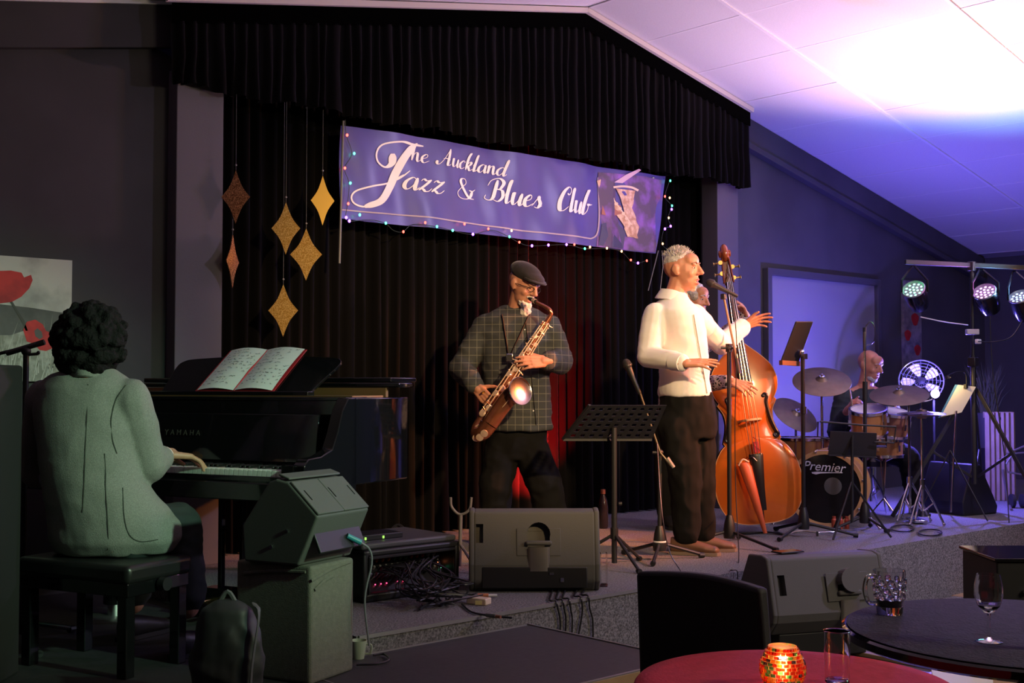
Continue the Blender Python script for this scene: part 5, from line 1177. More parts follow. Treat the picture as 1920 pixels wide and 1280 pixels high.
# printed photograph panel: dark warm ground, saxophone, hand, light rays
def patch(name, pts, m, off):
    g = MB(); g.add([bpx(*zb2(x, y), off) for x, y in pts], [tuple(range(len(pts)))]); return g.build(name, m, sheet, smooth=0)
def strip(name, a, b, m, off):
    g = MB(); n = len(a); g.add([bpx(*zb2(*p), off) for p in a]+[bpx(*zb2(*p), off) for p in b], [(i, i+1, n+i+1, n+i) for i in range(n-1)]); return g.build(name, m, sheet, smooth=0)
pp = mat('printed_panel', (.10, .065, .12), .4, noisy=(7, (.30, .12, .55), .45, .7))
strip('printed_photo', [(1486, 345), (1560, 352), (1640, 360), (1720, 372), (1806, 390)], [(1462, 742), (1530, 748), (1620, 756), (1700, 764), (1776, 772)], pp, .004)
gp = mat('printed_gold', (.55, .30, .16), .4, noisy=(25, (.85, .62, .42), .4, .65))
strip('printed_sax_bell', [(1568, 432), (1588, 480), (1604, 540), (1618, 600), (1612, 645), (1632, 688)], [(1676, 446), (1666, 492), (1686, 560), (1718, 612), (1735, 655), (1702, 694)], gp, .007)
g = MB(); ribbon(g, [(1556, 426), (1600, 422), (1650, 428), (1684, 444)], 10, 10, .009, fixed=11); g.build('printed_sax_rim', mat('printed_pale_gold', (.85, .65, .45), .4), sheet, smooth=0)
g = MB(); ribbon(g, [(1490, 385), (1520, 460), (1565, 535), (1610, 600), (1650, 660), (1690, 680), (1722, 655)], 30, 30, .008, fixed=34); g.build('printed_sax_tube', gp, sheet, smooth=0)
g = MB(); ribbon(g, [(1508, 380), (1545, 470), (1600, 560), (1650, 625)], 6, 6, .0095, fixed=6); g.build('printed_key_rod', mat('printed_pale_gold', (.85, .65, .45), .4), sheet, smooth=0)
for i in range(9):
    kx, ky = 1500+i*17, 410+i*26
    patch('printed_key', [(kx+9*math.cos(a_), ky+9*math.sin(a_)) for a_ in [2*PI*k/8 for k in range(8)]], mat('printed_pale_gold', (.85, .65, .45), .4), .010)
strip('printed_hand', [(1500, 520), (1540, 500), (1590, 525)], [(1490, 570), (1545, 580), (1600, 565)], mat('printed_skin', (.40, .15, .10), .5), .0088)
ry = mat('printed_light_ray', (.75, .52, .62), .5)
strip('printed_light_ray', [(1560, 400), (1620, 360), (1680, 330)], [(1600, 405), (1650, 370), (1690, 338)], ry, .0065); strip('printed_light_ray', [(1725, 420), (1760, 372)], [(1740, 425), (1768, 376)], mat('printed_green_ray', (.45, .55, .35), .5), .0065)
strip('printed_sleeve', [(1490, 620), (1560, 600), (1620, 660)], [(1470, 735), (1550, 745), (1612, 752)], mat('printed_navy', (.05, .05, .12), .5), .006)
# hanging poles in the banner ends
MB().tube([bpx(645, 226, .012), bpx(634, 494, .012)], .007, 8).build('end_pole', mat('grey_pole', (.16, .16, .16), .5), t)
MB().tube([bpx(1232, 470, .012), bpx(1214, 545, .012)], .004, 8).build('end_pole', mat('grey_pole', (.16, .16, .16), .5), t)
MB().tube([bpx(1237, 470, .014), bpx(1240, 500, .014), bpx(1236, 545, .014)], .002, 6).build('hanging_tape', mat('pale_tape', (.5, .48, .42), .5), t)
# ---------------------------------------------------------------- fairy lights round the banner
em = {k: mat('fairy_'+k, c, .3, emis=(c, e)) for k, c, e in (('red', (1, .06, .04), 9), ('green', (.05, 1, .45), 9), ('purple', (.25, .06, 1), 14), ('amber', (1, .45, .15), 9), ('white', (1, .75, .5), 9))}
def fairy(label, pts, bulbs):
    t = thing('fairy_lights', label, 'string lights', bpx(*pts[0], .03))
    MB().tube(cr([bpx(x, y, .026) for x, y in pts], 4), .0022, 5).build('cord', mat('green_wire', (.015, .03, .02), .5), t)
    for i, (x, y, c) in enumerate(bulbs):
        p = bpx(x, y, .034); MB().ball(p, (.0068, .0068, .009) if c != 'purple' else (.008, .008, .010), 10, 8).build('bulb', em[c], t)
Z2 = zb2
L_ = [(138, 152, 'red'), (172, 250, 'green'), (128, 326, 'red'), (153, 406, 'green'), (136, 516, 'red'), (122, 590, 'purple'), (138, 608, 'purple'), (198, 575, 'green')]
B_ = [(338, 618, 'green'), (428, 664, 'red'), (530, 618, 'red'), (586, 640, 'green'), (682, 658, 'green'), (746, 624, 'red'), (790, 678, 'purple'), (878, 648, 'red'), (988, 690, 'green'), (1000, 658, 'amber'), (1050, 718, 'red'), (1117, 737, 'purple'), (1187, 735, 'purple'), (1280, 733, 'purple'), (1320, 733, 'red'), (1378, 754, 'green'), (1410, 745, 'amber'), (1496, 752, 'amber'), (1582, 767, 'amber'), (1642, 812, 'red'), (1678, 828, 'purple'), (1720, 816, 'red')]
R_2 = [(1830, 396, 'green'), (1806, 478, 'red'), (1828, 486, 'amber'), (1838, 528, 'green'), (1836, 547, 'purple'), (1820, 592, 'amber'), (1828, 636, 'purple'), (1800, 650, 'purple'), (1792, 728, 'amber'), (1834, 772, 'purple')]
cv = lambda L: [(*Z2(x, y), c) for x, y, c in L]
fairy('string of red and green fairy lights down the pole end of the banner', [Z2(x, y) for x, y in ((130, 70), (138, 152), (165, 250), (130, 326), (150, 406), (136, 516), (122, 590), (138, 608))], cv(L_))
fairy('string of mixed fairy lights drooping along the bottom hem of the banner', [Z2(x, y) for x, y in ((140, 610), (260, 600), (338, 618), (380, 655), (428, 664), (480, 625), (586, 640), (682, 658), (790, 678), (900, 655), (988, 690), (1050, 718), (1117, 737), (1280, 733), (1378, 754), (1496, 752), (1582, 767), (1642, 812), (1678, 828), (1720, 816))], cv(B_))
fairy('string of fairy lights beside the printed saxophone end of the banner', [Z2(x, y) for x, y in ((1830, 396), (1810, 478), (1838, 528), (1820, 592), (1832, 636), (1800, 650), (1792, 728), (1834, 772))], cv(R_2))
# ---------------------------------------------------------------- glitter diamonds on threads
def diamond(label, x, y, hw, hh, dy, m, turn=0, top=None, cut=1.0):
    c = onY(x, y, dy); d = (c-CP).dot(F0); kx = d/2250
    t = thing('diamond_ornament', label, 'ornament', c)
    ax = (RT*math.cos(turn)+F0*math.sin(turn)); n = 7; pts = []
    P4 = [(0, hh), (hw, 0), (0, -hh), (-hw, 0)]
    for k in range(4):
        a = Vector(P4[k]); b = Vector(P4[(k+1) % 4])
        for i in range(n):
            s_ = i/n; q = a.lerp(b, s_); q *= 1-.30*math.sin(PI*s_)*.55; pts.append(q)
    nn = ax.cross(UP).normalized(); N = len(pts)
    vs = [c+(ax*p.x+UP*p.y)*kx-nn*.002 for p in pts]+[c+(ax*p.x+UP*p.y)*kx+nn*.002 for p in pts]
    MB().add(vs, [tuple(range(N)), tuple(range(2*N-1, N-1, -1))]+[(i, N+i, N+(i+1) % N, (i+1) % N) for i in range(N)]).build('card', m, t, smooth=0)
    tp = Vector((c.x, c.y, top)) if top else c+UP*.8
    MB().tube([c+UP*hh*kx, tp], .0009, 4).build('thread', mat('nylon_thread', (.25, .25, .25), .5), t)
    MB().ball(c+UP*(hh*kx+.03), .006, 8, 6).build('hook', mat('nylon_thread', (.25, .25, .25), .5), t)
def glit(name, a, b):
    m = mat(name, a, .35, .55, noisy=(160, b, .42, .62)); return m
gg = glit('gold_glitter', (.62, .33, .05), (1, .72, .25)); cg = glit('copper_glitter', (.20, .07, .02), (.75, .36, .16)); yl = mat('plain_yellow_card', (.85, .52, .06), .6)
yd_ = 5.95
diamond('copper glitter diamond hanging nearest the grey pillar', 442, 369, 27, 50, yd_, cg, 0, 3.0)
diamond('copper glitter diamond turned edge-on below the other copper one', 436, 490, 27, 50, yd_, cg, 1.36, 2.3)
diamond('gold glitter diamond overlapping its neighbour in the middle of the cluster', 536, 428, 27, 49, yd_-.03, gg, 0, 3.0)
diamond('gold glitter diamond hanging lower and touching the middle one', 574, 477, 30, 49, yd_, gg, 0, 3.0)
diamond('plain yellow diamond hanging closest to the banner pole', 605, 376, 22, 47, yd_, yl, .2, 3.0)
diamond('gold glitter diamond hanging lowest above the piano music desk', 531, 582, 28, 49, yd_, gg, 0, 3.02)
# ---------------------------------------------------------------- poppy pictures
def pic(name, label, x0, x1, z0, z1, y, grass):
    t = thing(name, label, 'picture', ((x0+x1)/2, y, z0))
    MB().box(((x0+x1)/2, y-.015, (z0+z1)/2), (x1-x0, .03, z1-z0)).build('canvas', mat('canvas_sky', (.50, .48, .43), .8, noisy=(3.0, (.16, .145, .135), .48, .68)), t, smooth=0)
    return t
def flat(t, name, pts, y, m):
    MB().add([(x, y, z) for x, z in pts], [tuple(range(len(pts)))]).build(name, m, t, smooth=0)
x0, x1, z0, z1 = 1.62, 2.44, 1.40, 2.02; y = YW-.037
t = pic('poppy_canvas', 'large canvas of red poppies under grey clouds on the wall behind the pianist', x0, x1, z0, z1, YW-.006, 0)
hill = mat('painted_hill', (.065, .065, .06), .8, noisy=(9, (.11, .11, .10))); grs = mat('painted_grass', (.20, .20, .16), .8, noisy=(22, (.38, .37, .32), .4, .65)); popp = mat('painted_poppy', (.50, .022, .02), .7, noisy=(14, (.30, .01, .012), .4, .7)); dk = mat('painted_stem', (.06, .06, .05), .8)
def wp(px_, py_): p = onY(px_, py_, y); return (p.x, p.z)
flat(t, 'painted_hill', [(x0, z0+.33), (1.9, z0+.40), wp(0, 570), wp(60, 577), wp(130, 588), (x1, z0+.0), (x0, z0)], y-.0006, hill)
flat(t, 'painted_field', [(x0, z0+.20), (1.95, z0+.22), wp(20, 628), wp(60, 615), wp(100, 640), wp(128, 640), (x1, z0), (x0, z0)], y-.0012, grs)
flat(t, 'poppy_bloom', [wp(-40, 560), wp(-42, 520), wp(-10, 508), wp(20, 507), wp(40, 511), wp(45, 520), wp(58, 515), wp(61, 525), wp(55, 540), wp(40, 556), wp(22, 566), wp(5, 568), wp(-20, 572)], y-.0018, popp)
flat(t, 'poppy_stem', [wp(19, 566), wp(23, 565), wp(45, 600), wp(52, 620), wp(48, 620), wp(40, 602)], y-.0018, dk)
flat(t, 'poppy_bloom', [wp(x_, y_) for x_, y_ in ((43, 618), (50, 603), (66, 599), (80, 608), (86, 620), (98, 625), (103, 640), (98, 653), (86, 658), (74, 656), (64, 645), (50, 640))], y-.0018, popp)
flat(t, 'poppy_centre', [wp(x_, y_) for x_, y_ in ((64, 620), (70, 615), (78, 622), (80, 632), (74, 636), (66, 630))], y-.0024, mat('painted_centre', (.10, .09, .085), .8))
g = MB(); rnd = random.Random(3)
for i in range(70):
    gx = rnd.uniform(x0+.05, x1-.02); gz = z0+rnd.uniform(.0, .12); h_ = rnd.uniform(.08, .24); le = rnd.uniform(-.03, .07)
    g.add([(gx-.003, y-.0015, gz), (gx+.003, y-.0015, gz), (gx+le, y-.0015, gz+h_)], [(0, 1, 2)])
g.build('grass_blades', mat('painted_blade', (.42, .41, .36), .8), t, smooth=0, kind='stuff')
t = thing('poppy_picture', 'narrow poppy picture on the dark wall beyond the drums', 'picture', (10.76, YW, 1.3))
MB().box((10.76, YW-.02, 1.92), (.33, .03, .95)).build('canvas', mat('panel_canvas', (.24, .22, .24), .8, noisy=(12, (.10, .09, .11), .4, .7)), t, smooth=0)
for (cx, cz, r) in ((10.80, 2.02, .07), (10.66, 1.86, .06), (10.84, 1.72, .06), (10.68, 2.22, .05)):
    flat(t, 'poppy_bloom', [(cx+r*math.cos(a)*(1+.2*math.sin(3*a)), cz+r*.9*math.sin(a)) for a in [2*PI*i/12 for i in range(12)]], YW-.037, popp)
# ---------------------------------------------------------------- stands and microphones
def weighted_legs(t, base, z, n, R_, rot, m=BLKM, hub=.09, r=.010):
    for i in range(n):
        a = rot+2*PI*i/n; d_ = Vector((math.cos(a), math.sin(a), 0)); MB().tube([base+UP*hub+d_*.02, base+UP*.016+d_*R_], r, 8).cyl(base+UP*.018+d_*(R_-.03), base+UP*.016+d_*R_, r*1.5, n=8).build('leg', m, t)
    MB().lathe([(.035, .05), (.04, .08), (.03, .15), (.018, .19)], base, UP, 16).build('hub', m, t)
def mic(label, a, d_, kind='ball', s=1.0):
    a = Vector(a); d_ = Vector(d_).normalized(); t = thing('microphone', label, 'microphone', a)
    if kind == 'ball':
        MB().lathe([(.010, -.17), (.012, -.16), (.014, -.08), (.019, -.02), (.020, -.01)], a, d_, 16).build('handle', BLK, t)
        MB().lathe([(.020, -.012), (.026, .0), (.026, .008), (.022, .028), (.012, .040), (.0001, .043)], a, d_, 18).build('grille', mat('mic_mesh', (.03, .03, .032), .45, .6, bump=(700, 1, .003)), t)
        MB().lathe([(.0265, -.002), (.0275, .002), (.0265, .006)], a, d_, 18).build('band', BLKM, t)
    else:
        MB().lathe([(.0105, -.13), (.0115, -.12), (.0115, .02), (.0115, .03), (.0001, .031)], a, d_, 14).build('body', mat('dark_nickel', (.12, .12, .12), .3, .9), t); MB().lathe([(.0118, .0), (.0118, .03), (.0001, .032)], a, d_, 14).build('grille', mat('mic_mesh', (.03, .03, .032), .45, .6), t)
    return t
bro = mat('worn_bronze_tube', (.20, .15, .09), .3, .8)
# singer's stand
b0_ = onz(1368, 1024, ZS)
sb = Vector((b0_.x, b0_.y, ZS)); dS = (sb-CP).dot(F0)
t = thing('microphone_stand', 'black microphone stand with a bronze angled boom in front of the singer', 'microphone stand', sb)
mid = at(1367, 652, dS)
MB().cyl(sb+UP*.12, mid, .0135).build('pole', BLKM, t); MB().ball(mid, .022, 12, 8).cyl(mid-RT*.05, mid+RT*.03, .008).box(mid+RT*.0, (.03, .03, .05)).build('boom_clutch', BLK, t)
MB().tube([at(1386, 696, dS-.02), at(1357, 556, dS-.02)], .0075, 8).build('boom', bro, t); MB().tube([at(1386, 700, dS-.02), at(1381, 672, dS-.02)], .012, 8).build('boom_weight', BLK, t)
MB().box(at(1357, 556, dS-.02), (.03, .03, .035)).build('microphone_clip', BLK, t, bevel=.004); weighted_legs(t, sb, ZS, 3, .36, 2.581)
mic('black ball-head vocal microphone aimed at the singer', at(1336, 532, dS-.03), at(1328, 527, dS-.03)-at(1372, 549, dS-.03))
# centre stand with a saxophone microphone
sb = onz(1237, 1049, ZS); dS = (sb-CP).dot(F0); t = thing('microphone_stand', 'black tripod microphone stand with a drooping boom beside the perforated music stand', 'microphone stand', sb)
jt = at(1237, 848, dS); MB().cyl(sb+UP*.12, jt, .012).build('pole', BLKM, t); MB().ball(jt, .02).cyl(jt-RT*.04, jt+RT*.02, .008).build('boom_clutch', BLK, t)
MB().tube([at(1196, 725, dS-.05), jt-F0*.02, at(1258, 872, dS-.02)], .0065, 8).build('boom', bro, t); MB().tube([at(1251, 858, dS-.02), at(1263, 876, dS-.02)], .011, 8).build('boom_weight', mat('grey_weight', (.25, .23, .2), .5), t); weighted_legs(t, sb, ZS, 3, .27, -.473)
MB().lathe([(.036, .085), (.038, .105), (.034, .11)], sb, UP, 16).build('pale_ring', WHT, t)
mic('black round microphone on the drooping boom beside the curtain', at(1177, 686, dS-.05), at(1175, 678, dS-.05)-at(1194, 722, dS-.05))
# drum overhead
sb = onz(1622, 994, ZS); dS = (sb-CP).dot(F0); t = thing('microphone_stand', 'tall straight microphone stand among the drums with a silver upper tube', 'microphone stand', sb)
MB().cyl(sb+UP*.1, at(1622, 735, dS), .012).build('pole', BLKM, t); MB().cyl(at(1622, 740, dS), at(1621, 648, dS), .008).build('upper_tube', CHR, t); MB().cyl(at(1622, 750, dS), at(1622, 715, dS), .017).build('clutch', BLK, t); weighted_legs(t, sb, ZS, 3, .20, .35)
mic('slim pencil microphone standing upright above the drummer shoulder', at(1621, 622, dS), UP*1, 'pencil')
tag(MB().tube(cr([at(1622, 650, dS), at(1638, 640, dS+.02), at(1640, 615, dS), at(1632, 603, dS), at(1623, 612, dS)], 6), .003, 6).build('microphone_cable', CABLE), 'thin cable looping behind the pencil microphone', 'cable')
# left boom by the pianist
sb = Vector((at(46, 900, 4.9).x, at(46, 900, 4.9).y, ZP)); t = thing('microphone_stand', 'black boom microphone stand in front of the poppy canvas', 'microphone stand', sb)
MB().cyl(sb+UP*.1, at(49, 664, 4.9), .012).build('pole', BLKM, t); MB().tube([at(-40, 672, 4.9), at(60, 648, 4.9)], .007, 8).build('boom', BLKM, t); MB().ball(at(49, 658, 4.9), .02).cyl(at(49, 665, 4.9), at(72, 663, 4.9), .006).ball(at(72, 661, 4.9), .008, 8, 6).build('boom_clutch', BLK, t); weighted_legs(t, sb, ZP, 3, .28, .4)
mic('black pencil microphone at the tip of the boom by the pianist', at(70, 645, 4.9), at(80, 642, 4.9)-at(40, 654, 4.9), 'pencil', 1)
# perforated music stand
def desk(t, quad, m, holes=None, lip=True):
    a, b, c, d_ = [Vector(q) for q in quad]; nrm = (b-a).cross(d_-a).normalized()
    if nrm.dot(F0) > 0: nrm = -nrm
    if holes:
        nx, ny = holes; NX, NY = nx*2+1, ny*2+1; g = MB()
        def pt(u, v): return a.lerp(b, u).lerp(d_.lerp(c, u), v)
        for j in range(NY):
            for i in range(NX):
                if i % 2 and j % 2: continue
                us = lambda k: (k//2*(1/nx)+ (0 if k % 2 == 0 else .42/nx)) if k < NX else 1
                u0, u1 = i/NX, (i+1)/NX; v0, v1 = j/NY, (j+1)/NY
                g.add([pt(u0, v0), pt(u1, v0), pt(u1, v1), pt(u0, v1)], [(0, 1, 2, 3)])
        o = g.build('desk_plate', m, t, smooth=0); s = o.modifiers.new('s', 'SOLIDIFY'); s.thickness = .003
    else:
        MB().add([a, b, c, d_, a-nrm*.004, b-nrm*.004, c-nrm*.004, d_-nrm*.004], [(0, 1, 2, 3), (7, 6, 5, 4), (0, 4, 5, 1), (1, 5, 6, 2), (2, 6, 7, 3), (3, 7, 4, 0)]).build('desk_plate', m, t, smooth=0)
    if lip: MB().bar(d_, c, .035, .004, up=nrm).build('ledge', m, t)
sb = onz(1152, 1062, ZS); dS = (sb-CP).dot(F0); t = thing('music_stand', 'black perforated orchestral music stand seen from behind', 'music stand', sb)
desk(t, [at(1106, 759, dS-.10), at(1250, 759, dS-.04), at(1222, 823, dS+.10), at(1056, 823, dS+.02)], BLKM, (9, 6), False)
MB().bar(at(1056, 823, dS+.02), at(1106, 759, dS-.10), .012, .02).build('side_lip', BLKM, t); MB().bar(at(1056, 823, dS+.02), at(1222, 823, dS+.10), .02, .012).build('ledge', BLKM, t)
MB().cyl(sb+UP*.05, at(1150, 818, dS+.05), .012).cyl(sb+UP*.02, sb+UP*.75, .0155).build('pole', BLKM, t); MB().ball(at(1148, 820, dS+.05), .02).build('tilt_joint', CHR, t)
for a in (.2, 2.3, 4.4):
    d_ = Vector((math.cos(a), math.sin(a), 0)); MB().tube([sb+UP*.17+d_*.01, sb+UP*.012+d_*.27], .009, 8).cyl(sb+UP*.014+d_*.25, sb+UP*.012+d_*.275, .014, n=8).build('leg', BLKM, t)
MB().cyl(sb+UP*.15, sb+UP*.21, .022).build('collar', BLK, t)
MB().cyl(at(1160, 944, dS), at(1166, 944, dS), .010).build('knob', BLK, t)
# tablet stand beside the bass
sb = onz(1507, 1006, ZS); dS = (sb-CP).dot(F0); t = thing('tablet_stand', 'black stand with round base hub holding a tilted tablet beside the double bass', 'stand', sb)
MB().cyl(sb+UP*.12, at(1505, 668, dS), .0135).build('pole', BLKM, t); MB().cyl(at(1507, 775, dS), at(1507, 762, dS), .02).build('clutch', BLK, t); MB().ball(at(1503, 660, dS-.01), .018).box(at(1508, 668, dS), (.03, .03, .035)).build('tilt_joint', CHR, t)
weighted_legs(t, sb, ZS, 3, .34, 3.279)
t = thing('tablet', 'dark tablet clamped at a slant to the stand beside the bass', 'tablet', at(1492, 640, dS-.03))
a, b, c, d_ = at(1491, 602, dS-.06), at(1523, 602, dS+.02), at(1495, 681, dS+.05), at(1462, 679, dS-.04)
nrm = (b-a).cross(d_-a).normalized()
vs = [a, b, c, d_]+[q-nrm*.012 for q in (a, b, c, d_)]
MB().add(vs, [(0, 1, 2, 3), (7, 6, 5, 4), (0, 4, 5, 1), (1, 5, 6, 2), (2, 6, 7, 3), (3, 7, 4, 0)]).build('case', BLK, t, smooth=0, bevel=.004)
MB().bar(d_+nrm*-.01, c+nrm*-.01, .03, .03).build('clamp', mat('copper_clamp', (.25, .12, .07), .4, .5), t)
# flat black music stand before the drums
sb = onz(1592, 1030, ZS); dS = 7.75; sb = Vector((at(1598, 1030, dS).x, at(1598, 1030, dS).y, ZS)); t = thing('music_stand', 'flat black folding music stand in front of the bass drum', 'music stand', sb)
desk(t, [at(1557, 808, dS-.03), at(1644, 812, dS-.0), at(1643, 856, dS+.06), at(1553, 852, dS+.03)], mat('dark_folder_plate', (.018, .016, .018), .6), None, True)
MB().tube([at(1537, 790, dS), at(1620, 797, dS), at(1680, 800, dS)], .006, 6).build('top_arm', BLKM, t); MB().tube([at(1534, 790, dS), at(1533, 818, dS), at(1556, 824, dS)], .005, 6).tube([at(1680, 800, dS), at(1676, 830, dS), at(1640, 828, dS)], .005, 6).build('side_arm', BLKM, t)
MB().cyl(sb+UP*.1, at(1598, 815, dS), .010).build('pole', BLKM, t)
for a in (1.1, 3.2, 5.3):
    e_ = Vector((math.cos(a), math.sin(a), 0)); MB().tube([sb+UP*.36, sb+UP*.01+e_*.24], .007, 6).build('leg', BLKM, t)
# drum chart stand
sb = onz(1783, 973, ZS); dS = (sb-CP).dot(F0); t = thing('music_stand', 'slim chrome music stand holding lit yellow charts beside the drums', 'music stand', sb)
MB().cyl(sb+UP*.05, at(1793, 770, dS), .008).build('pole', CHR, t)
desk(t, [at(1796, 722, dS-.03), at(1828, 726, dS+.02), at(1801, 772, dS+.05), at(1762, 782, dS)], BLKM, None, True)
for a in (.5, 2.6, 4.7):
    e_ = Vector((math.cos(a), math.sin(a), 0)); MB().tube([sb+UP*.5, sb+UP*.01+e_*.28], .006, 6).build('leg', BLKM, t)
t = thing('chart_sheets', 'yellow lit music charts with a blue folder edge on the chrome stand', 'sheet music', at(1795, 750, dS))
q = [at(1796, 721, dS-.042), at(1830, 725, dS+.01), at(1803, 773, dS+.035), at(1764, 781, dS-.012)]; n_ = (q[1]-q[0]).cross(q[3]-q[0]).normalized(); n_ = n_ if n_.dot(F0) < 0 else -n_
MB().add(q, [(0, 1, 2, 3)]).build('sheet', mat('chart_paper', (.80, .78, .72), .8), t, smooth=0)
MB().add([q[0]-RT*.02, q[0], q[3], q[3]-RT*.02-UP*.01], [(0, 1, 2, 3)]).build('blue_folder', mat('blue_folder', (.05, .16, .38), .5), t, smooth=0)
t = thing('stand_lamp', 'small clip-on lamp with a bent neck over the yellow charts', 'lamp', q[0])
lp = at(1776, 704, dS-.14); MB().tube(cr([at(1812, 724, dS-.02), at(1810, 700, dS-.02), at(1795, 697, dS-.06), lp], 5), .004, 6).build('gooseneck', BLK, t); MB().lathe([(.012, 0), (.022, .02), (.020, .022)], lp, RT*.3-UP*.9, 12).build('shade', BLK, t); MB().ball(lp+RT*.006-UP*.014, .008, 8, 6).build('bulb', mat('warm_bulb', (1, .8, .5), .3, emis=((1, .7, .35), 6)), t); MB().box(at(1811, 724, dS-.02), (.03, .02, .03)).build('clip', BLK, t)
spot('stand_lamp_beam', lp+RT*.01-UP*.02-F0*.02, at(1797, 748, dS), (1, .66, .22), 9, 110, .6, .015)
# ---------------------------------------------------------------- right side odds and ends
# fan lit from behind by a blue lamp
fc = at(1727, 715, 10.0); fn = (-F0*.93-RT*.25+UP*.25).normalized(); M = frame(fn, UP)
t = thing('pedestal_fan', 'round wire-caged fan with pale blades glowing blue beside the drummer', 'fan', Vector((fc.x, fc.y, ZS)))
fx_, fy_ = M.col[0], M.col[1]
cage = mat('clear_wire', (.42, .42, .43), .15, .7)
for i, r in enumerate((.178, .15, .12, .09, .06)): MB().tube([fc+fn*(.05-.03*(r/.178)**2)+(fx_*math.cos(a)+fy_*math.sin(a))*r for a in [2*PI*k/36 for k in range(37)]], .0026 if i else .006, 6).build('cage_ring', cage, t)
for i in range(16):
    a = 2*PI*i/16; e_ = fx_*math.cos(a)+fy_*math.sin(a); MB().tube([fc+fn*.05+e_*.04, fc+fn*.045+e_*.11, fc+fn*.02+e_*.178, fc-fn*.03+e_*.12], .0016, 5).build('cage_wire', cage, t)
blade = mat('pale_blade', (.85, .85, .9), .3)
for i in range(5):
    a0 = 2*PI*i/5+.35; P = []
    for s_, r in ((-.30, .05), (-.36, .10), (-.28, .15), (0, .162), (.30, .15), (.34, .10), (.22, .05)): e_ = fx_*math.cos(a0+s_)+fy_*math.sin(a0+s_); P.append(fc+e_*r+fn*(.02*s_))
    o = MB().add(P, [tuple(range(7))]).build('blade', blade, t, smooth=0); s = o.modifiers.new('s', 'SOLIDIFY'); s.thickness = .004
MB().lathe([(.0001, .03), (.03, .025), (.045, .0), (.045, -.06), (.0001, -.07)], fc, fn, 20).build('motor_hub', BLK, t)
fb = Vector((fc.x, fc.y, ZS)); MB().cyl(fb+UP*.03, fc-UP*.05, .013).build('pole', BLK, t); MB().lathe([(.15, 0), (.14, .02), (.04, .035), (.02, .05)], fb, UP, 24).build('base', BLK, t)
bl = at(1753, 738, 9.66); t = thing('effect_lamp', 'blazing blue violet effect lamp in front of the fan', 'stage lamp', bl)
MB().lathe([(.0001, -.06), (.03, -.06), (.035, .0), (.03, .004)], bl, -F0, 16).build('housing', BLK, t); MB().ball(bl-F0*.006, (.034, .034, .034), 14, 10).build('lens', mat('blue_lens', (.3, .3, 1), .2, emis=((.30, .22, 1), 60)), t)
MB().cyl(Vector((bl.x, bl.y, ZS))+F0*.03, bl+F0*.03, .010).lathe([(.05, 0), (.046, .012), (.012, .02)], Vector((bl.x, bl.y, ZS))+F0*.03, UP, 16).build('post', BLK, t)
l = bpy.data.lights.new('effect_glow', 'POINT'); l.color = (.16, .12, 1); l.energy = 200; l.shadow_soft_size = .03; lo = bpy.data.objects.new('effect_glow', l); COL.objects.link(lo); lo.location = bl-F0*.055+UP*.01
# rear wedge speaker
c = onz(1800, 963, ZS); M = Matrix((RT, F0, UP)).transposed().to_4x4() @ Matrix.Rotation(.5, 4, 'Z'); M.translation = c+F0*.1
prof4 = [(-.16, 0), (.20, 0), (.215, .06), (.03, .38), (-.05, .385), (-.17, .10)]
t = thing('floor_monitor', 'dark wedge monitor with a striped grille at the end of the stage', 'speaker', M=M)
MB(M @ Matrix.Translation((0, .2, 0)) @ Matrix(((1, 0, 0, 0), (0, 0, -1, 0), (0, 1, 0, 0), (0, 0, 0, 1)))).prism(prof4, .42).build('shell', BLK, t, smooth=0, bevel=.010)
for i in range(5):
    MB(M).box((.128, -.17+i*.085, .215), (.008, .05, .33), Matrix.Rotation(-.53, 3, 'Y')).build('grille_bar', mat('grille_strip', (.10, .09, .06), .4), t)
Rz = Matrix((RT, F0, UP)).transposed()
# slatted crate and ornamental grass
def crate(x, y, d, wpx, z0, z1):
    c = at(x, y, d); w_ = wpx/2250*d; t = thing('slatted_crate', 'tall slatted wooden planter crate against the side wall', 'crate', (c.x, c.y, z0))
    for i in range(6):
        p = c+RT*(w_*(i/5-.5)); MB().box((p.x, p.y, (z0+z1)/2), (.03, .04, z1-z0), None).build('slat', mat('slat_wood', (.30, .22, .15), .6, noisy=(8, (.22, .16, .11))), t, bevel=.004)
    for z in (z0+.05, z1-.02): MB().bar(Vector((c.x, c.y, z))-RT*w_*.6+F0*.03, Vector((c.x, c.y, z))+RT*w_*.6+F0*.03, .05, .03).build('rail', mat('slat_wood', (.30, .22, .15), .6), t)
    for k in (-1, 1): MB().bar(Vector((c.x, c.y, z0+.02))+RT*k*w_*.55+F0*.44, Vector((c.x, c.y, z1))+RT*k*w_*.55+F0*.44, .03, .03).build('back_post', mat('slat_wood', (.30, .22, .15), .6), t)
    MB().box((c.x, c.y, z1-.05), (.02, .02, .02)).build('nail', BLK, t)
    return c, w_
c, w_ = crate(1875, 800, 10.2, 46, ZS, at(1875, 773, 10.2).z)
tg = thing('ornamental_grass', 'dark spiky ornamental grass standing behind the slatted crate', 'plant', Vector((c.x, c.y, ZS))+F0*.16)
zt3 = at(1880, 770, 10.3).z; MB().lathe([(.09, 0), (.12, .3), (.11, .3), (.0001, .28)], Vector((c.x, c.y, zt3-.32))+F0*.25, UP, 18).build('pot', mat('dark_pot', (.03, .03, .03), .6), tg)
MB().box(Vector((c.x, c.y, (ZS+zt3-.32)/2))+F0*.25, (.2, .2, zt3-.32-ZS), Rz).build('plinth', BLK, tg)
g = MB(); rnd = random.Random(2)
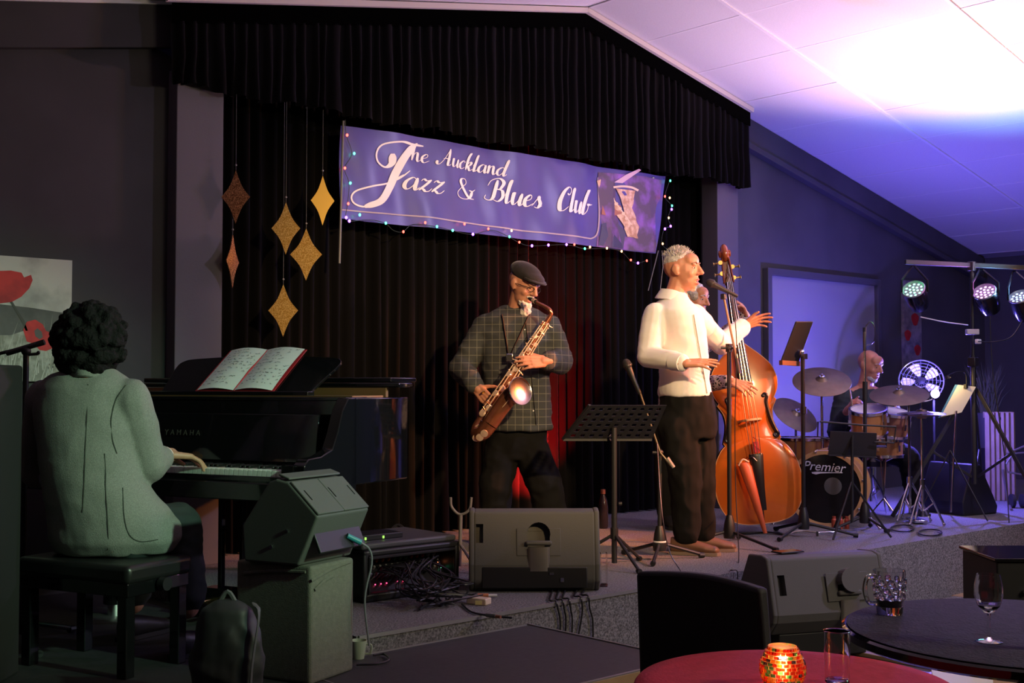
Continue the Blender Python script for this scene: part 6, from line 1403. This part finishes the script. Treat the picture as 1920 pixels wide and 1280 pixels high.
for i in range(90):
    b_ = Vector((c.x, c.y, zt3-.05))+F0*.25+RT*rnd.uniform(-.06, .06); e_ = RT*rnd.uniform(-.16, .16)+F0*rnd.uniform(-.1, .1); h_ = rnd.uniform(.25, .48); wv = RT*.003
    g.add([b_-wv, b_+wv, b_+e_*.4+UP*h_*.6+wv, b_+e_*.4+UP*h_*.6-wv, b_+e_+UP*h_], [(0, 1, 2, 3), (3, 2, 4)])
g.build('blades', mat('grass_blade', (.05, .055, .03), .7), tg, smooth=0, kind='stuff')
# power bar and bits clipped to the light stand pole
dP = 8.85; t = thing('clip_light', 'small white clip fixture on the lighting stand pole', 'clip light', at(1824, 622, dP-.03))
MB().box(at(1823, 622, dP-.03), (.09, .05, .04), Matrix.Rotation(-.8, 3, 'Z')).build('body', mat('pale_grey_plastic', (.45, .45, .48), .4), t, bevel=.005); MB().box(at(1834, 640, dP-.05), (.05, .03, .035)).build('head', WHT, t, bevel=.006)
for lab, P, m in (('white power cord from the green par lamp to the stand pole', [at(1726, 594, 8.85), at(1770, 603, 8.8), at(1815, 609, 8.85)], WHT), ('black cord drooping from the magenta par lamp', [at(1856, 592, 8.8), at(1862, 700, 8.78), at(1884, 860, 8.7), onz(1892, 980, ZS+.006)], CABLE), ('black cord swinging from the cyan par lamp to the pole', [at(1918, 600, 8.72), at(1895, 632, 8.68), at(1860, 641, 8.66), at(1834, 640, 8.76)], CABLE)):
    tag(MB().tube(cr(P, 6), .004, 6).build('cable', m), lab, 'cable')
# folded bits of a bicycle-like trolley frame at the far right
tf = onz(1905, 945, ZS); t = thing('folded_trolley', 'folded metal trolley frame at the end of the stage', 'trolley', tf)
fm = mat('worn_steel', (.25, .22, .2), .4, .7); dT = (tf-CP).dot(F0)
MB().tube([at(1885, 872, dT)+Vector((0, 0, 0)), at(1900, 850, dT), at(1925, 848, dT), at(1935, 870, dT), at(1920, 890, dT), at(1890, 885, dT), at(1885, 872, dT)], .008, 6).build('handle', fm, t)
MB().tube([at(1880, 880, dT), at(1890, 940, dT+.02), onz(1896, 955, ZS+.01)], .010, 6).build('tube', fm, t); MB().tube([at(1888, 850, dT), at(1935, 830, dT)], .008, 6).build('tube', fm, t)
for x_ in (1898, 1918): MB().lathe([(.03, -.01), (.055, -.012), (.055, .012), (.03, .01)], onz(x_, 952, ZS)+UP*.056, RT, 18).build('wheel', BLK, t)
# ---------------------------------------------------------------- left side odds and ends
# powered speaker at the left edge
c = at(-28, 900, 4.3); t = thing('speaker_cabinet', 'tall black speaker cabinet beside the pianist at the wall side', 'speaker', (c.x, c.y, ZP))
zt4 = at(0, 684, 4.3).z; Rz = Matrix((RT, F0, UP)).transposed()
MB().box((c.x, c.y, (ZP+zt4)/2), (.16, .26, zt4-ZP), Rz).build('cabinet', mat('cab_black', (.012, .012, .012), .7), t, bevel=.012); MB().box(Vector((c.x, c.y, ZP+(zt4-ZP)*.55))-F0*.132, (.13, .01, (zt4-ZP)*.75), Rz).build('grille', grill, t, bevel=.006)
MB().cyl(Vector((c.x, c.y, zt4-.02))-F0*.136+RT*.05, Vector((c.x, c.y, zt4-.02))-F0*.142+RT*.05, .008).build('badge', CHR, t)
# soft rucksack
g = MB(); b0_ = at(425, 1314, 4.0); bb_ = Vector((b0_.x, b0_.y, ZP))
t = thing('rucksack', 'dark rucksack with a strap leaning by the covered block', 'bag', bb_)
g.loft([(bb_+UP*.02, RT*.10, F0*.06), (bb_+UP*.12, RT*.12, F0*.075), (bb_+UP*.24, RT*.11, F0*.065), (bb_+UP*.31, RT*.08, F0*.045), (bb_+UP*.34, RT*.035, F0*.02)], 20)
blob('body', g, .008, mat('dark_nylon', (.030, .033, .032), .55), t, 4, wr=folds(.012, (10, 10, 10)))
MB().tube(cr([bb_+RT*.09+UP*.33, bb_+RT*.115+UP*.30-F0*.05, bb_+RT*.10+UP*.15-F0*.075, bb_+RT*.09+UP*.03-F0*.06], 5), .012, 8, flat=.3, up=F0).build('strap', mat('grey_webbing', (.09, .095, .092), .6), t)
MB().tube(cr([bb_-RT*.03+UP*.33, bb_+UP*.37, bb_+RT*.03+UP*.33], 4), .008, 6).build('grab_loop', mat('grey_webbing', (.09, .095, .092), .6), t)
# black gig bag behind the rack
c = onz(760, 1030, ZS); c = Vector((at(745, 1000, 6.3).x, at(745, 1000, 6.3).y, ZS)); t = thing('gig_bag', 'slumped black gig bag under the piano behind the rack', 'bag', c)
g = MB().loft([(c+UP*.02, RT*.22, F0*.12), (c+UP*.12+RT*.01, RT*.19, F0*.11), (c+UP*.19, RT*.12, F0*.08), (c+UP*.215, RT*.06, F0*.04)], 22); blob('body', g, .009, mat('bag_black', (.02, .019, .018), .8), t, 4, wr=folds(.018, (8, 8, 9)))
MB().tube(cr([c+UP*.2-RT*.05-F0*.03, c+UP*.25, c+UP*.22+RT*.05-F0*.03], 5), .010, 6).build('handle', BLK, t)
MB().tube(cr([c-RT*.16+UP*.16-F0*.10, c+UP*.13-F0*.13, c+RT*.15+UP*.12-F0*.11], 5), .007, 6, flat=.4).build('zip_flap', mat('bag_black', (.02, .019, .018), .8), t)
# guitar-style hook stand beside the centre monitor
c = at(862, 1000, 6.42); c = Vector((c.x, c.y, ZS)); t = thing('instrument_stand', 'thin grey instrument stand with an upturned yoke behind the centre monitor', 'stand', c)
gs = mat('grey_rubber', (.10, .10, .10), .6); dI = 6.42
MB().cyl(c+UP*.02, at(864, 965, dI), .010).build('pole', gs, t); MB().tube(cr([at(845, 932, dI), at(847, 950, dI), at(862, 964, dI), at(880, 955, dI), at(884, 932, dI)], 5), .007, 8).build('yoke', gs, t)
for a in (.4, 2.5, 4.6): e_ = Vector((math.cos(a), math.sin(a), 0)); MB().tube([c+UP*.14, c+UP*.01+e_*.17], .007, 6).build('leg', gs, t)
# bottle, power bricks, clear post
c = onz(1131, 990, ZS); t = thing('drink_bottle', 'dark flask bottle with a copper cap standing at the back of the stage', 'bottle', c)
MB().lathe([(.030, 0), (.034, .01), (.034, .15), (.028, .19), (.015, .225), (.014, .24), (.0001, .24)], c, UP, 20).build('body', mat('dark_glass_bottle', (.02, .018, .022), .15), t); MB().lathe([(.0165, .235), (.0165, .265), (.0001, .267)], c, UP, 16).build('cap', mat('copper_cap', (.6, .25, .15), .3, .8), t)
c = onz(898, 1132, ZS); t = thing('power_brick', 'small cream power adapter block on the stage by the rack', 'adapter', c); MB().box(c+UP*.015, (.055, .10, .03), Matrix.Rotation(.35, 3, 'Z')).build('case', mat('cream_plastic', (.65, .52, .38), .5), t, bevel=.005); MB().box(c+UP*.016-F0*.055, (.03, .004, .018), Rz).build('label_plate', mat('yellow_plate', (.6, .5, .2), .5), t)
c = onz(912, 1120, ZS); t = thing('jack_adapter', 'short orange and white cable end lying beside the rack', 'plug', c); MB().cyl(c+UP*.01-RT*.04, c+UP*.01+RT*.01, .009).build('sleeve', mat('orange_plastic', (.6, .2, .08), .5), t); MB().cyl(c+UP*.01+RT*.01, c+UP*.01+RT*.05, .006).build('tip', WHT, t)
c = onz(930, 1160, ZS); t = thing('cable_connector', 'metal cable connector lying at the stage edge', 'plug', c); MB().cyl(c+UP*.011-RT*.04+F0*.03, c+UP*.011, .009).build('barrel', mat('grey_barrel', (.2, .2, .2), .4, .5), t); MB().cyl(c+UP*.011, c+UP*.011+RT*.02-F0*.015, .007).build('tip', mat('copper_cap', (.6, .25, .15), .3, .8), t)
c = onz(1126, 1098, ZS); t = thing('clear_holder', 'clear plastic leaflet holder beside the centre monitor', 'holder', c)
clr = mat('clear_plastic', (.9, .9, .9), .1, trans=1.0, ior=1.45)
MB().box(c+UP*.08, (.004, .07, .16), Rz).box(c+UP*.08+RT*.03, (.004, .07, .16), Rz).box(c+UP*.004+RT*.015, (.034, .07, .008), Rz).build('panel', clr, t, smooth=0)
c = onz(672, 1234, ZP); t = thing('cup', 'small pale cup half hidden behind the covered block', 'cup', c); MB().lathe([(.022, 0), (.034, .07), (.031, .07), (.020, .006), (.0001, .006)], c, UP, 18).build('bowl', mat('pale_green_cup', (.35, .38, .28), .4), t); MB().tube(cr([c+RT*.03+UP*.055, c+RT*.05+UP*.05, c+RT*.046+UP*.02, c+RT*.026+UP*.018], 4), .004, 6).build('handle', mat('pale_green_cup', (.35, .38, .28), .4), t)
# red uplight at the foot of the curtain
c = at(1034, 968, 8.15); c = Vector((c.x, c.y, ZS)); t = thing('floor_uplight', 'small black uplight at the foot of the curtain behind the saxophone player', 'stage lamp', c)
un_ = (Vector((.16, .58, .70))).normalized(); MB().lathe([(.04, -.07), (.05, -.05), (.05, .0), (.045, .004)], c+UP*.09, un_, 18).build('housing', BLK, t); MB().lathe([(.0001, .002), (.044, .003)], c+UP*.09, un_, 18).build('lens', mat('red_lens', (.6, .02, .02), .3, emis=((1, .03, .02), 3)), t); MB().bar(c+UP*.01-RT*.06, c+UP*.01+RT*.06, .06, .015).bar(c+UP*.01-RT*.056, c+UP*.09-RT*.056, .02, .006).bar(c+UP*.01+RT*.056, c+UP*.09+RT*.056, .02, .006).build('bracket', BLK, t)
spot('uplight_beam', c+UP*.09+un_*.02, c+UP*.09+un_, (1, .015, .015), 800, 78, .9, .03)
# ---------------------------------------------------------------- cables on the stage and down its face
def cable(label, P, r=.0045, m=CABLE): tag(MB().tube(cr(P, 6), r, 6).build('cable', m), label, 'cable')
S = lambda x, y: onz(x, y, ZS+.006)
def face(x, y): 
    r = ray(x, y); p = CP+r*((YS-.012)/r.y); return p
def edge(x): p = onY(x, 1100, YS-.016); return [Vector((p.x, YS+.03, ZS+.008)), Vector((p.x, YS-.006, ZS+.011)), Vector((p.x, YS-.017, ZS-.006))]
for i, (xa, xb) in enumerate(((1044, 1050), (1056, 1060), (1068, 1072), (1090, 1084), (1104, 1112))):
    lab = ('black lead hanging nearest the mixer rack over the stage edge', 'black lead with a tight bend over the stage edge under the centre monitor', 'black lead dropping straight down the stage face', 'black lead slanting across the stage face', 'black lead hanging nearest the chair down the stage face')[i]
    cable(lab, [S(xa-8, 1106)]+edge(xa)+[face(xa+2, 1142), face((xa+xb)/2+3, 1160), face(xb, 1188+2*i), face(xb-2, 1210)])
cable('black lead running from the rack to the stage edge connector', [S(866, 1132), S(884, 1147), S(920, 1154), S(960, 1158)])
cable('black lead curling over the dark panel from behind the covered block', [onz(668, 1246, ZP+.010), onz(710, 1244, ZP+.010), onz(730, 1236, ZP+.010), onz(720, 1226, ZP+.010), onz(700, 1228, ZP+.010)])
cable('thin lead falling from the singer boom to the stage edge', [at(1372, 556, 7.22), at(1381, 640, 7.20), at(1378, 800, 7.18), at(1380, 930, 7.08), onz(1385, 1052, ZS+.006)]+edge(1383)+[face(1382, 1100), face(1382, 1130)], .003)
cable('thin lead trailing from the drooping boom stand to the stage edge', [at(1232, 830, 6.66), at(1240, 950, 6.46), at(1254, 1030, 6.40), onz(1276, 1070, ZS+.006)]+edge(1294)+[face(1296, 1110), face(1297, 1140)], .003)
cable('white flex arcing from the bass drum to the tablet stand base', [onz(1476, 1001, ZS+.006), onz(1500, 995, ZS+.006), onz(1526, 997, ZS+.006), onz(1552, 999, ZS+.006)], .005, mat('pale_flex', (.5, .42, .35), .5))
for i in range(2): cable(('coil of black cable on the carpet before the hi-hat stand', 'second coil of black cable lying against the drum stand legs')[i], [onz(1692+i*52+22*math.cos(a), 990+i*8+6*math.sin(a), ZS+.006+.004*(a/6)) for a in [k*.7 for k in range(20)]])
cable('black lead lying across the carpet under the double bass', [onz(1372, 996, ZS+.006), onz(1400, 1001, ZS+.006), onz(1440, 997, ZS+.006), onz(1474, 1004, ZS+.006)])
t = thing('floor_bar', 'silver bar lying on the carpet in front of the bass drum', 'bar', onz(1575, 988, ZS)); MB().bar(onz(1533, 1001, ZS+.012), onz(1606, 998, ZS+.012), .03, .018).build('tube', CHR, t, bevel=.004); MB().bar(onz(1531, 1001, ZS+.012), onz(1534, 1001, ZS+.012), .034, .022).build('end_cap', BLK, t)
for i in range(3):
    c = onz(1564+i*12, 991, ZS); tag(MB().lathe([(.016, 0), (.018, .06), (.012, .07), (.012, .085), (.0001, .086)], c, UP, 14).build('red_capped_jar', mat('jar_red', (.35, .06, .03), .4)), 'small red capped jar standing in front of the bass drum', 'jar', 'jars before the bass drum')
# ---------------------------------------------------------------- audience tables
cloth_r = mat('red_tablecloth', (.50, .015, .04), .9, noisy=(35, (.60, .025, .055)), bump=(130, .4, .003)); cloth_b = mat('navy_felt', (.030, .027, .055), .95, noisy=(28, (.045, .04, .08)), bump=(110, .9, .006))
def table(label, c, r, top_m, drop, cl_label, clm, edge):
    c = Vector(c); t = thing('round_table', label, 'table', (c.x, c.y, 0))
    MB().lathe([(.0001, .705), (r-.02, .705), (r, .715), (r, .733), (r-.008, .738), (.0001, .738)], (c.x, c.y, 0), UP, 64).build('table_top', edge, t)
    MB().cyl((c.x, c.y, .03), (c.x, c.y, .70), .035, n=16).build('pedestal', BLKM, t)
    for i in range(4): a = PI/4+i*PI/2; MB().bar((c.x, c.y, .035), (c.x+math.cos(a)*r*.7, c.y+math.sin(a)*r*.7, .012), .05, .025).build('foot', BLKM, t)
    return t
table('round table with the red cloth', (2.202, 1.528), .330, None, 0, '', None, BLK)
g = MB(); K = 72; prof = []; vs = []; fs = []; rings = [(0, .7400), (.15, .7402), (.30, .7404), (.338, .740), (.345, .732), (.348, .70), (.352, .64)]
for (r, z) in rings[1:]:
    for k in range(K):
        a = 2*PI*k/K; w2 = .006*math.sin(a*9)*max(0, (.735-z)*12); vs.append((2.202+(r+w2)*math.cos(a), 1.528+(r+w2)*math.sin(a), z))
vs.append((2.202, 1.528, .74)); C_ = len(vs)-1
for j in range(len(rings)-2):
    for k in range(K): fs.append((j*K+k, j*K+(k+1) % K, (j+1)*K+(k+1) % K, (j+1)*K+k))
for k in range(K): fs.append((C_, k, (k+1) % K))
tag(MB().add(vs, fs).build('tablecloth', cloth_r, smooth=60), 'red cloth draped over the small round table', 'tablecloth')
table('round black topped table with a glossy rounded edge', (3.138, 1.444), .478, None, 0, '', None, GLOSS)
tag(MB().lathe([(.0001, .7395), (.462, .7395), (.465, .741), (.46, .7425), (.0001, .7425)], (3.138, 1.444, 0), UP, 64).build('table_cover', cloth_b, smooth=40), 'dark navy felt cover on the black table', 'table cover')
glass = mat('clear_glass', (.95, .95, .97), .02, trans=1.0, ior=1.45)
# beer mug
c = Vector((3.06, 1.806, .7428)); t = thing('beer_mug', 'dimpled glass beer mug with dark beer left in the bottom', 'mug', c)
o_ = [(.0001, .0), (.034, 0), (.036, .006), (.038, .03), (.043, .075), (.0445, .118), (.0445, .121), (.041, .121), (.039, .075), (.034, .022), (.0001, .020)]
MB().lathe(o_, c, UP, 32).build('glass_body', glass, t)
MB().lathe([(.0001, .0215), (.0332, .0225), (.0358, .042), (.0001, .0421)], c, UP, 28).build('dark_beer', mat('dark_beer', (.03, .008, .004), .1), t)
for j in range(3):
    for i in range(10):
        a = 2*PI*(i+.5*(j % 2))/10; r = .0405+.0018*j; p = c+Vector((math.cos(a)*r, math.sin(a)*r, .05+.021*j)); MB().ball(p, (.0100, .0045, .0095), 8, 6, Matrix.Rotation(a+PI/2, 3, 'Z')).build('dimple', glass, t)
hd3 = -RT*.95-F0*.2; MB().tube(cr([c+hd3*.041+UP*.105, c+hd3*.068+UP*.104, c+hd3*.078+UP*.07, c+hd3*.066+UP*.035, c+hd3*.037+UP*.030], 5), .0065, 8).build('handle', glass, t)
# wine glass
c = Vector((2.912, 1.444, .7428)); t = thing('wine_glass', 'empty stemmed wine glass standing on the navy felt', 'wine glass', c)
MB().lathe([(.0001, 0), (.033, .0005), (.033, .002), (.012, .006), (.0045, .014), (.0035, .06), (.005, .072), (.0001, .072)], c, UP, 28).build('stem_and_foot', glass, t)
MB().lathe([(.0001, .070), (.012, .073), (.027, .09), (.0345, .115), (.034, .14), (.0285, .168), (.0275, .168), (.0328, .14), (.0333, .115), (.026, .092), (.0001, .076)], c, UP, 32).build('bowl', glass, t)
# tumbler and mosaic candle holder on the red cloth
c = Vector((2.275, 1.470, .7408)); t = thing('tumbler', 'straight clear tumbler on the red cloth', 'glass', c); MB().lathe([(.0001, 0), (.0235, 0), (.026, .004), (.0285, .112), (.0272, .112), (.0247, .009), (.0001, .008)], c, UP, 32).build('glass_body', glass, t); MB().lathe([(.0272, .1115), (.0285, .1115), (.0289, .113), (.0272, .1135), (.0272, .1115)], c, UP, 32).build('rim', glass, t)
c = Vector((2.175, 1.540, .7408)); t = thing('candle_holder', 'round mosaic glass candle holder in red and gold on the red cloth', 'candle holder', c)
cols = [mat('mosaic_red', (.9, .06, .03), .2, trans=.85), mat('mosaic_orange', (1, .40, .06), .2, trans=.85), mat('mosaic_gold', (1, .72, .2), .2, trans=.85), mat('mosaic_green', (.1, .6, .3), .2, trans=.85), mat('mosaic_dark', (.1, .1, .3), .2, trans=.85)]
def hr(z): return .032+.017*math.sin(PI*min(1, (z+.006)/.085))
MB().lathe([(.0001, 0)]+[(hr(z/10*.08)-.002, z/10*.08) for z in range(11)]+[(.030, .084), (.026, .08)], c, UP, 28).build('bowl', mat('amber_glass', (1, .75, .45), .3, trans=.9), t)
rnd = random.Random(6)
for j in range(11):
    z = .004+j*.0072
    for i in range(24):
        a = 2*PI*(i+.5*(j % 2)+rnd.uniform(-.18, .18))/24; r = hr(z+.003)-.0010; p = c+Vector((math.cos(a)*r, math.sin(a)*r, z+.003))
        MB().box(p, (.0095, .0028, .0064), Matrix.Rotation(a+PI/2+rnd.uniform(-.25, .25), 3, 'Z') @ Matrix.Rotation(rnd.uniform(-.3, .3), 3, 'X')).build('mosaic_piece', cols[min(4, int(rnd.random()**1.9*5))], t, smooth=0)
MB().ball(c+UP*.035, (.007, .007, .014), 10, 8).build('flame', mat('flame', (1, .6, .2), .5, emis=((1, .55, .15), 12)), t)
l = bpy.data.lights.new('candle_glow', 'POINT'); l.color = (1, .5, .15); l.energy = .3; l.shadow_soft_size = .006; lo = bpy.data.objects.new('candle_glow', l); COL.objects.link(lo); lo.location = c+UP*.054
# chair
M = Matrix.Translation((2.66, 2.14, 0)) @ Matrix.Rotation(math.radians(-87), 4, 'Z')
t = thing('dining_chair', 'black upholstered chair with a tall slab back beside the red table', 'chair', M=M)
blk_f = mat('black_upholstery', (.012, .012, .013), .7, bump=(200, .3, .003))
P = []; 
for j in range(6):
    for i in range(9):
        u = i/8-.5; v = j/5; P.append((u*(.44-.02*v), -.02+.03*math.cos(u*PI)-.03*v, .46+.385*v+(.012*math.cos(u*PI) if j == 5 else 0)))
n_ = len(P); P += [(x, y+.045, z) for x, y, z in P]; fs = []
for j in range(5):
    for i in range(8): q = (j*9+i, j*9+i+1, (j+1)*9+i+1, (j+1)*9+i); fs += [q, tuple(n_+k for k in reversed(q))]
for i in range(8): fs += [(i, n_+i, n_+i+1, i+1), (45+i, 46+i, n_+46+i, n_+45+i)]
for j in range(5): fs += [(j*9, (j+1)*9, n_+(j+1)*9, n_+j*9), (j*9+8, n_+j*9+8, n_+(j+1)*9+8, (j+1)*9+8)]
MB(M).add(P, fs).build('backrest', blk_f, t, smooth=60, bevel=.012)
MB(M).box((0, .24, .44), (.44, .44, .08)).build('seat', blk_f, t, bevel=.02)
for sx in (-1, 1):
    for y_ in (.04, .43): MB(M).box((sx*.19, y_, .20), (.035, .035, .40)).build('leg', BLK, t, bevel=.003)
# paper sheet on a low shelf, dark box and red candle jar at the right
c = onz(1800, 1275, .40); t = thing('low_stool', 'low wooden stool under the black table with a white sheet on it', 'stool', (c.x, c.y, 0))
MB().box((c.x+.05, c.y-.02, .385), (.34, .30, .03), Matrix.Rotation(.2, 3, 'Z')).build('top', woodf, t, bevel=.004)
for sx in (-1, 1):
    for sy in (-1, 1): MB().cyl((c.x+.05+sx*.12, c.y-.02+sy*.10, 0), (c.x+.05+sx*.12, c.y-.02+sy*.10, .37), .015).build('leg', woodf, t)
q = [onz(1745, 1250, .402), onz(1862, 1262, .402), onz(1862, 1290, .402), onz(1755, 1290, .402)]
MB().add(q+[v+UP*.001 for v in q], [(0, 3, 2, 1), (4, 5, 6, 7)]).build('paper_sheet', mat('white_paper', (.82, .80, .82), .7), smooth=0)
tag(bpy.data.objects['paper_sheet'], 'white paper sheet lying under the black table edge', 'paper')
c = at(1900, 1085, 4.6); t = thing('sideboard', 'dark low sideboard beyond the black table', 'cabinet', (c.x, c.y, 0)); zz = at(1900, 1040, 4.6).z
MB().box((c.x, c.y, zz/2), (.26, .34, zz), Rz).build('body', BLK, t, bevel=.006); MB().box((c.x, c.y, zz+.006), (.28, .36, .012), Rz).build('top', GLOSS, t, bevel=.003); MB().cyl(Vector((c.x, c.y, zz*.85))-F0*.17-RT*.03, Vector((c.x, c.y, zz*.85))-F0*.185-RT*.03, .01).build('knob', CHR, t)
c = Vector((at(1936, 1100, 2.95).x, at(1936, 1100, 2.95).y, .743)); t = thing('red_candle_jar', 'red candle jar at the edge of the black table', 'candle', c)
MB().lathe([(.0001, 0), (.018, 0), (.020, .05), (.016, .12), (.014, .16), (.0001, .16)], c, UP, 20).build('jar', mat('red_wax_glass', (.55, .02, .02), .2), t); MB().lathe([(.0145, .158), (.0155, .165), (.0001, .166)], c, UP, 16).build('lid', BLK, t)
